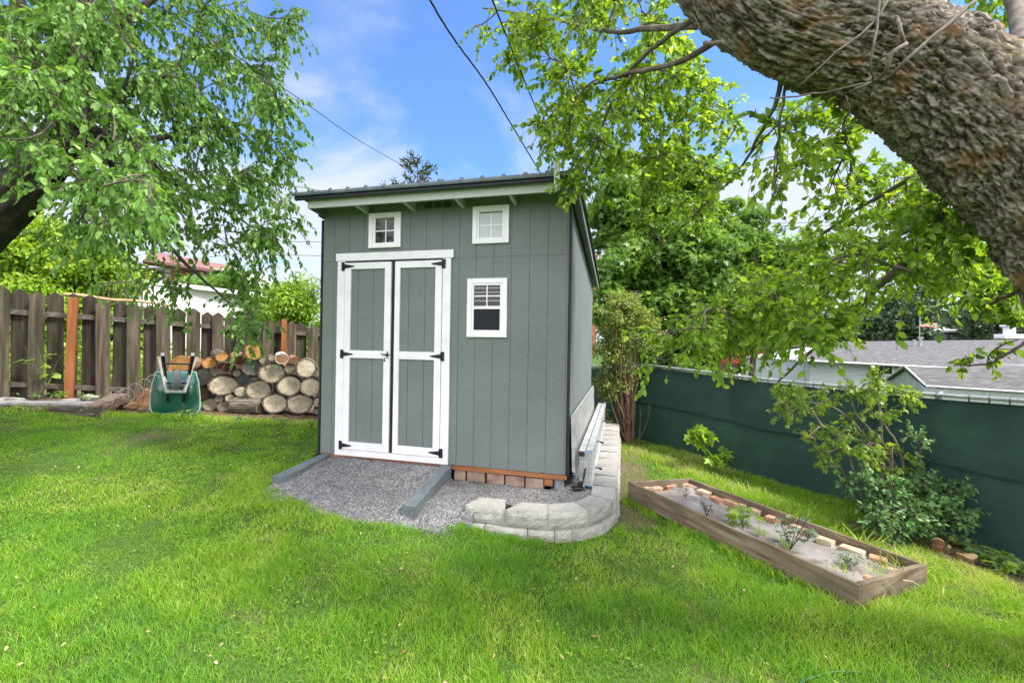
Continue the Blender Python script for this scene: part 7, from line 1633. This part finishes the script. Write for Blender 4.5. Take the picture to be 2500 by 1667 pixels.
# brick house with red deck
h3 = thing('house', 'brick and tan house with red wooden deck railing seen through the leaves', 'house', W(1920, 930, 27)); Db = 26
a, b = wallbox(h3, 'wall', M_HT, 1900, 1968, Db, Db, zz(820,1930,Db), zz(884,1930,Db), 7)
a, b = wallbox(h3, 'wall', M_HB, 1897, 1972, Db-.05, Db-.05, zz(885,1930,Db), -4.5, 7)
a, b = wallbox(h3, 'wall', M_HT, 1800, 1899, Db+3, Db+3, zz(830,1850,Db), zz(870,1850,Db), 3)
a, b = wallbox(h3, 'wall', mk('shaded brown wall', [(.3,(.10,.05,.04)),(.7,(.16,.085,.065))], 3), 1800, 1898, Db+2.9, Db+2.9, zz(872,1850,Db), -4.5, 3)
mb = MB(); A = W(1932,896,Db-.15); mb.obox(A, (.9,.08,.38), None); w_ = part('window', mb, M_WHITE, h3); mb = MB(); mb.obox(A-Vector((0,.05,0)), (.76,.02,.27), None); part('pane', mb, M_GLASSL, w_)
mb = MB(); mb.obox(W(1840,882,Db), (3.6,.8,.28), None); 
part('deck', mb, M_RED, h3)
mb = MB(); mb.obox(W(1840,860,Db-.3), (3.6,.07,.08), None)
for k in range(24): A = W(1768+k*6.3, 870, Db-.3); mb.obox(A, (.035,.035,.5), None)
part('railing', mb, M_RED, h3)
part('roof', quadslab([W(1785,815,Db-1), W(1985,815,Db-1), W(1985,806,Db+5), W(1785,806,Db+5)], .15), M_SHG, h3)
# white garage and maroon-roofed house at the left
h4 = thing('garage', 'long white flat-roofed garage beyond the board fence', 'garage', W(450, 800, 13.5)); 
a = W(338, 690, 11.8); b = W(620, 722, 15.5); dr = (b-a); dr.z = 0
mb = MB(); mb.add([a+Vector((0,0,-.0)), b, b+Vector((1.5,4,0)), a+Vector((1.5,4,0)), a+Vector((0,0,.12)), b+Vector((0,0,.12)), b+Vector((1.5,4,.12)), a+Vector((1.5,4,.12))], BF); part('roof', mb, M_HWH, h4)
mb = MB(); mb.add([a+Vector((0,0,-.62)), b+Vector((0,0,-.74)), b+Vector((.05,.15,-.74)), a+Vector((.05,.15,-.62)), a+Vector((0,0,-.002)), b+Vector((0,0,-.002)), b+Vector((.05,.15,-.002)), a+Vector((.05,.15,-.002))], BF); part('fascia', mb, M_HWH, h4)
mb = MB(); o = Vector((.1,.25,0)); mb.add([a+o+Vector((0,0,-3)), b+o+Vector((0,0,-3)), b+o+Vector((.1,.2,-3)), a+o+Vector((.1,.2,-3)), a+o+Vector((0,0,-.5)), b+o+Vector((0,0,-.6)), b+o+Vector((.1,.2,-.6)), a+o+Vector((.1,.2,-.5))], BF); part('wall', mb, mk('cream garage wall', [(.3,(.55,.53,.50)),(.7,(.68,.66,.63))], 1.5, (1,1,8), rough=.8), h4)
h5 = thing('house', 'house with maroon roof and orange-brown window trim behind the left tree', 'house', W(450, 760, 24)); Dh = 22
part('roof', quadslab([W(352,634,Dh-.6), W(575,668,Dh-.6), W(560,648,Dh+4), W(365,612,Dh+4)], .15), M_HR, h5)
a, b = wallbox(h5, 'wall', mk('light house wall', [(.3,(.48,.47,.46)),(.7,(.62,.61,.60))], 2, (1,1,6), rough=.8), 352, 560, Dh, Dh, W(352,652,Dh).z, .2, 4)
mb = MB(); mb.tube([W(352,639,Dh-.62), W(575,673,Dh-.62)], .14, 4); part('fascia', mb, mk('dark maroon fascia', [(.3,(.07,.03,.03)),(.7,(.12,.055,.05))], 4), h5)
for u, v in ((352,684),(368,684),(452,690),(425,690)):
    mb = MB(); mb.obox(W(u, v, Dh-.15), (.22,.2,1.2), None); part('trim_board', mb, M_CEDAR, h5)
mb = MB(); mb.obox(W(378,680,Dh-.12), (.75,.1,.75), None); w_ = part('window', mb, M_WHITE, h5); mb = MB(); mb.obox(W(378,680,Dh-.19), (.62,.02,.62), None); part('pane', mb, M_GLASSD, w_)
h6 = thing('house', 'distant white-roofed building under the small flag', 'house', W(2300, 810, 45)); part('roof', quadslab([W(2240,806,45), W(2345,806,45), W(2330,793,50), W(2255,793,50)], .2), M_HWH, h6); wallbox(h6, 'wall', M_HG, 2245, 2340, 45.5, 45.5, W(2290,808,45).z, -3, 5)
fl = thing('flag', 'small red, white and blue striped flag on a pole above the grey roof', 'flag', W(2243, 840, 34)); mb = MB(); mb.cyl(W(2244,845,34), W(2246,775,34), .03, 8); part('pole', mb, M_GALV, fl)
def flagpt(s, t, o=0): p = W(2247+s*36, 783+s*6+t*12, 34); return p+Vector((0,.15*math.sin(s*5)+o,0))
for nm, mt, rng_ in (('red_stripes', mk('flag red', [(.3,(.60,.03,.04)),(.7,(.7,.05,.06))], 3, bump=0), [(.35+.0,1)]),):
    pass
mr_ = mk('flag red', [(.3,(.55,.03,.04)),(.7,(.66,.05,.06))], 3, bump=0); mw_ = mk('flag white', [(.3,(.8,.8,.8)),(.7,(.85,.85,.85))], 3, bump=0); mbl = mk('flag blue', [(.3,(.03,.06,.30)),(.7,(.05,.09,.38))], 3, bump=0)
for mt, ks in ((mr_, range(0,7,2)), (mw_, range(1,7,2))):
    mb = MB()
    for k in ks:
        t0, t1 = k/7, (k+1)/7; s0 = .42 if k < 3 else 0; n_ = 8; vs = []
        for i in range(n_+1): s = s0+(1-s0)*i/n_; vs += [flagpt(s,t0), flagpt(s,t1), flagpt(s,t0,.01), flagpt(s,t1,.01)]
        mb.add(vs, [f for i in range(n_) for f in ((4*i,4*i+1,4*i+5,4*i+4),(4*i+2,4*i+6,4*i+7,4*i+3))])
    part('stripes', mb, mt, fl)
mb = MB(); vs = []
for i in range(5): s = .42*i/4; vs += [flagpt(s,0), flagpt(s,3/7), flagpt(s,0,.01), flagpt(s,3/7,.01)]
mb.add(vs, [f for i in range(4) for f in ((4*i,4*i+1,4*i+5,4*i+4),(4*i+2,4*i+6,4*i+7,4*i+3))]); part('canton', mb, mbl, fl)
# brick stub chimney seen right of the shed roof
h7 = thing('chimney', 'thin reddish brick chimney just visible past the right end of the shed roof', 'chimney', W(1451, 720, 24)); mb = MB(); a = W(1451, 650, 24); mb.obox(a-Vector((0,0,2.2)), (.28,.28,5.4), None, .01); mb.obox(a+Vector((0,0,.55)), (.36,.36,.14), None, .02); part('stack', mb, M_HB, h7)

# ------------------------------------------------------------------ background trees
def EL(x, y, d, rx, ry, rd=None):              # ellipsoid from preview pixels
    u, v = D2(x, y); c = pix(u, v, d); k = d/FPX*1.063; return (c, (rx*k, (rd or rx*.85)*k, ry*k))
def foot(x, y, d): p = W(*D2(x, y), d); return (p.x, p.y, g(p.x, p.y))
bg_tree('maple_tree', 'tall dense green maple standing beyond the corner of the green fence', foot(1560,860,13.5), [EL(1440,430,13.5,75,90),EL(1530,500,13.5,130,140),EL(1470,620,12.8,105,120),EL(1600,640,13.2,120,130),EL(1540,760,13,120,90),EL(1385,660,12,38,80),EL(1400,740,12,45,60),EL(1560,400,13.5,90,70),EL(1480,380,13.5,60,50),EL(1420,520,13.2,70,120),EL(1640,520,14,90,90)], .17, 50000, LG_MP, trunk_r=.2, clump=.5, nclump=170, kind='palm', wid=.95)
bg_tree('maple_tree', 'lower maple right of the tall one, partly behind hanging apple twigs', foot(1720,860,17), [EL(1700,560,17,85,90),EL(1780,600,17,70,80),EL(1740,640,17,100,90),EL(1690,730,17,110,80),EL(1790,700,17,60,70)], .18, 26000, LG_MP, trunk_r=.18, clump=.6, nclump=90, kind='palm', var=(.4,.2))
bg_tree('lilac_bush', cat='bush', label='tall olive-green bush with many bare brown stems beside the shed corner', base=foot(1440,990,8.6), crowns=[EL(1425,760,8.8,62,80),EL(1455,720,9,45,60),EL(1420,860,8.8,50,60),EL(1475,770,8.8,45,80),EL(1400,800,8.7,35,110),EL(1390,900,8.7,25,70),EL(1430,700,8.9,55,40),EL(1385,930,8.7,22,60),EL(1450,880,8.7,40,50)], leafL=.055, count=12000, mat=LG_OL, trunk_r=.017, clump=.2, nclump=105, stems=24, tmat=mk('lilac bark', [(.3,(.12,.08,.055)),(.6,(.23,.165,.125)),(.8,(.32,.25,.20))], 9, (3,3,.8), rough=.95, bump=.7), wid=.75)
mb = MB()
for k, (x0,y0,x1,y1,r_) in enumerate([(1443,1000,1432,760,.035),(1436,1000,1420,800,.024),(1450,1000,1462,780,.028),(1428,995,1400,840,.018),(1446,1000,1450,880,.035)]):
    a = W(*D2(x0,y0),8.45+.05*k); b = W(*D2(x1,y1),8.7); a.z = g(a.x,a.y); mb.tube([a, a.lerp(b,.3)+Vector((.03,0,0)), a.lerp(b,.65)-Vector((.03,0,0)), b], [r_*1.4, r_, r_*.8, r_*.5], 8)
solo('bush_stump', mb, M_BARKO, 'thick reddish-brown old stems at the foot of the olive bush', 'bush stems', foot(1440,995,8.45))
bg_tree('lime_tree', 'bright yellow-green tree filling the left edge above the board fence', foot(80,760,10.5), [EL(60,620,10.5,130,90),EL(170,600,10.8,110,80),EL(240,640,11,75,55),EL(30,540,10.2,90,70),EL(120,690,10.6,140,60)], .13, 26000, LG_LM, trunk_r=.14, clump=.42, nclump=150, kind='oval', wid=.6, var=(.5,.25))
bg_tree('garden_tree', 'light green loose tree behind the fence between the left tree and the shed', foot(650,760,14), [EL(650,700,14,75,55),EL(600,730,14.5,60,50),EL(710,710,13.8,50,55),EL(700,660,14,30,30)], .11, 14000, LG_LM, trunk_r=.1, clump=.4, nclump=80, kind='oval', wid=.6, var=(.3,.2))
bg_tree('garden_tree', 'darker green tree behind the white garage', foot(440,700,19), [EL(520,660,19,60,40),EL(460,665,19,50,30),EL(580,690,19,45,45)], .14, 8000, LG_MP, trunk_r=.12, clump=.6, nclump=40)
bg_tree('pale_maple_tree', 'bright maple right of the thick leaning trunk, over the grey roofs', foot(2620,860,9.5), [EL(2310,620,9.5,80,60),EL(2260,660,9.3,70,45),EL(2340,700,9.2,60,45),EL(2420,640,9.5,100,90),EL(2240,590,9.5,60,40)], .17, 7500, LG_LM, trunk_r=.1, clump=.36, nclump=60, kind='palm', wid=.95, var=(.25,.2))
bg_tree('shade_tree', 'dark green tree standing behind the grey-roofed house', foot(2060,800,38), [EL(2060,730,38,75,60),EL(2000,760,38,60,40),EL(2100,770,38,50,30)], .28, 9000, LG_DK, trunk_r=.25, clump=.9, nclump=70)
def conifer(label, x, ytop, ybot, d, wpx, n, mat=LG_PI, seed=1, needle=.22, name='pine_tree'):
    b = foot(x, 830, d); top = W(*D2(x, ytop), d); t = thing(name, label, 'tree', b); rg = np.random.default_rng(seed); H = top.z-b[2]; wd = wpx*d/FPX*1.063
    mb = MB(); mb.tube([Vector(b), Vector((b[0], b[1], top.z))], [.012*H+.05, .02], 8); part('trunk', mb, M_TRK, t)
    P = []; D = []; N = []; S = []
    nb = int(H*7)
    for k in range(nb):
        f = rg.uniform(.0, .98)**.75; z = b[2]+H*(.12+.88*f); L = wd*((1-f)**.8+.08)*rg.uniform(.6,1.15); a = rg.uniform(0,6.28); e = np.array([math.cos(a)*L, math.sin(a)*L, L*rg.uniform(-.05,.55)]); o_ = np.array([b[0],b[1],z]); S.append((bez(o_, o_+e*.5-[0,0,.05*L], o_+e, 5), .02+.01*L, .006))
        m_ = max(6, int(n*L/(nb*wd*.5))); s = rg.uniform(.15,1,m_)**.7; pp = o_+e*s[:,None]+rg.normal(0,.10*L+.04,(m_,3))*np.array([1,1,.6]); P.append(pp); D.append(np.tile(e/L,(m_,1))+rg.normal(0,.6,(m_,3))+[0,0,.3]); N.append(rg.normal(0,1,(m_,3)))
    P = np.concatenate(P); D = np.concatenate(D); N = np.concatenate(N); leaf_mesh('crown', P, D, N, needle*rg.uniform(.6,1.3,len(P)), .3, mat, t, 'kite', var=np.clip(rg.normal(.5,.22,len(P)),0,1)); twig_mesh('branches', S, M_TRK, t); return t
conifer('pine top showing behind the middle of the shed roof', 952, 366, 420, 26, 190, 9000, seed=3, needle=.30)
conifer('dark conifer behind the right end of the grey house', 2275, 640, 790, 42, 90, 9000, seed=4, needle=.5)
conifer('wide dark conifer at the far right edge behind the chimney', 2345, 600, 790, 46, 100, 9000, seed=5, needle=.55)
conifer('grey-green conifer left of the small flag', 2115, 655, 790, 52, 70, 7000, seed=6, needle=.5)
conifer('faint conifer just above the garden bushes at the middle right', 1850, 620, 790, 48, 60, 6000, seed=7, needle=.5)
# far belts of trees closing the view all round
def belt(name, label, a0, a1, dist, h0, h1, n, leaf, mat, seed, zb=-3):
    rg = np.random.default_rng(seed); a = rg.uniform(a0, a1, n); hh = h0+(h1-h0)*(.5+.5*np.sin(a*9+seed)*np.cos(a*23+2*seed)); nc = 260; ca = rg.uniform(a0,a1,nc); cz = rg.random(nc)**.8; k = rg.integers(0,nc,n)
    H = h0+(h1-h0)*(.5+.5*np.sin(ca*9+seed)*np.cos(ca*23+2*seed)); rr_ = dist+rg.normal(0,dist*.05,nc)
    P = np.stack([np.sin(ca[k])*rr_[k], np.cos(ca[k])*rr_[k], zb+cz[k]*(H[k]-zb)],1)+unit(rg.normal(0,1,(n,3)))*(rg.random((n,1))**.5)*dist*.045
    o = leaf_mesh(name, P, rg.normal(0,1,(n,3)), rg.normal(0,.6,(n,3))+[0,-.3,.8], leaf*rg.uniform(.6,1.3,n), .8, mat, None, 'kite', var=np.clip(rg.normal(.45,.25,n),0,1)); tag(o, label, None, None, 'stuff')
belt('far_trees', 'distant belt of green trees beyond the right-hand houses', R(14), R(75), 70, 2.5, 6.5, 36000, .9, LG_DK, 1)
belt('far_trees', 'distant belt of green trees beyond the left fence', R(-75), R(4), 60, 2, 5.0, 30000, .8, LG_MP, 2, zb=-1)
belt('hedge_row', 'undergrowth between the green fence and the houses behind it', R(17), R(27), 15.5, -.2, 1.4, 14000, .16, LG_MP, 3, zb=-2.5)
belt('hedge_row', 'shrubs and weeds growing just behind the board fence', R(-58), R(-24), 14.5, .6, 1.3, 12000, .12, LG_LM, 4, zb=-.1)
# ------------------------------------------------------------------ overhead cables
def cable(pts, r, label, twist=False, name='overhead_cable'):
    p = np.array([pix(*q) for q in pts]); c, _, _ = resample(p, np.ones(len(p)), 80); mb = MB()
    if twist:
        for ph in (0, 2.1, 4.2):
            mb.tube([Vector(q)+Vector((math.cos(i*.75+ph)*r*.55, 0, math.sin(i*.75+ph)*r*.55)) for i, q in enumerate(c)], r*.55, 5)
    else: mb.tube([Vector(q) for q in c], r, 6)
    return solo(name, mb, M_RUB, label, 'cable', tuple(c[40]), smooth=True)
cable([(60,-220,4.2),(365,0,5.5),(560,125,7.2),(745,252,9.8),(880,345,13),(1005,415,18),(1120,470,26)], .0085, 'black cable running from the upper left down to behind the shed roof')
cable([(1000,-110,3.9),(1050,0,4.5),(1108,95,5.1),(1188,205,6.0),(1255,315,7.2),(1313,411,8.6),(1360,480,10)], .011, 'thick twisted service cable dropping to behind the right part of the roof', True)
cable([(1160,-110,2.7),(1202,0,3.1),(1255,135,3.9),(1310,268,5.1),(1345,350,6.5),(1400,470,9)], .0065, 'thinner twisted cable on the right, half hidden by hanging leaves', True)
cable([(560,432,16),(650,445,17),(720,455,18),(790,467,19),(900,490,21)], .012, 'thin cable crossing low behind the upper left corner of the shed')
cable([(420,575,22),(600,585,22),(700,590,22),(800,591,22),(1100,600,22)], .012, 'thin level cable crossing the gap left of the shed')
cable([(420,640,22),(600,618,22),(700,622,22),(800,626,22),(1100,640,22)], .012, 'lower thin cable crossing the gap left of the shed')
cable([(1500,560,22),(1700,548,22),(1850,546,22),(2000,543,22),(2150,545,22),(2500,560,22)], .013, 'thin level cable seen in the sky gap under the leaning trunk')
cable([(1900,560,22.4),(2050,551,22.4),(2200,560,22.4),(2500,585,22.4)], .011, 'second thin cable sagging under the leaning trunk')
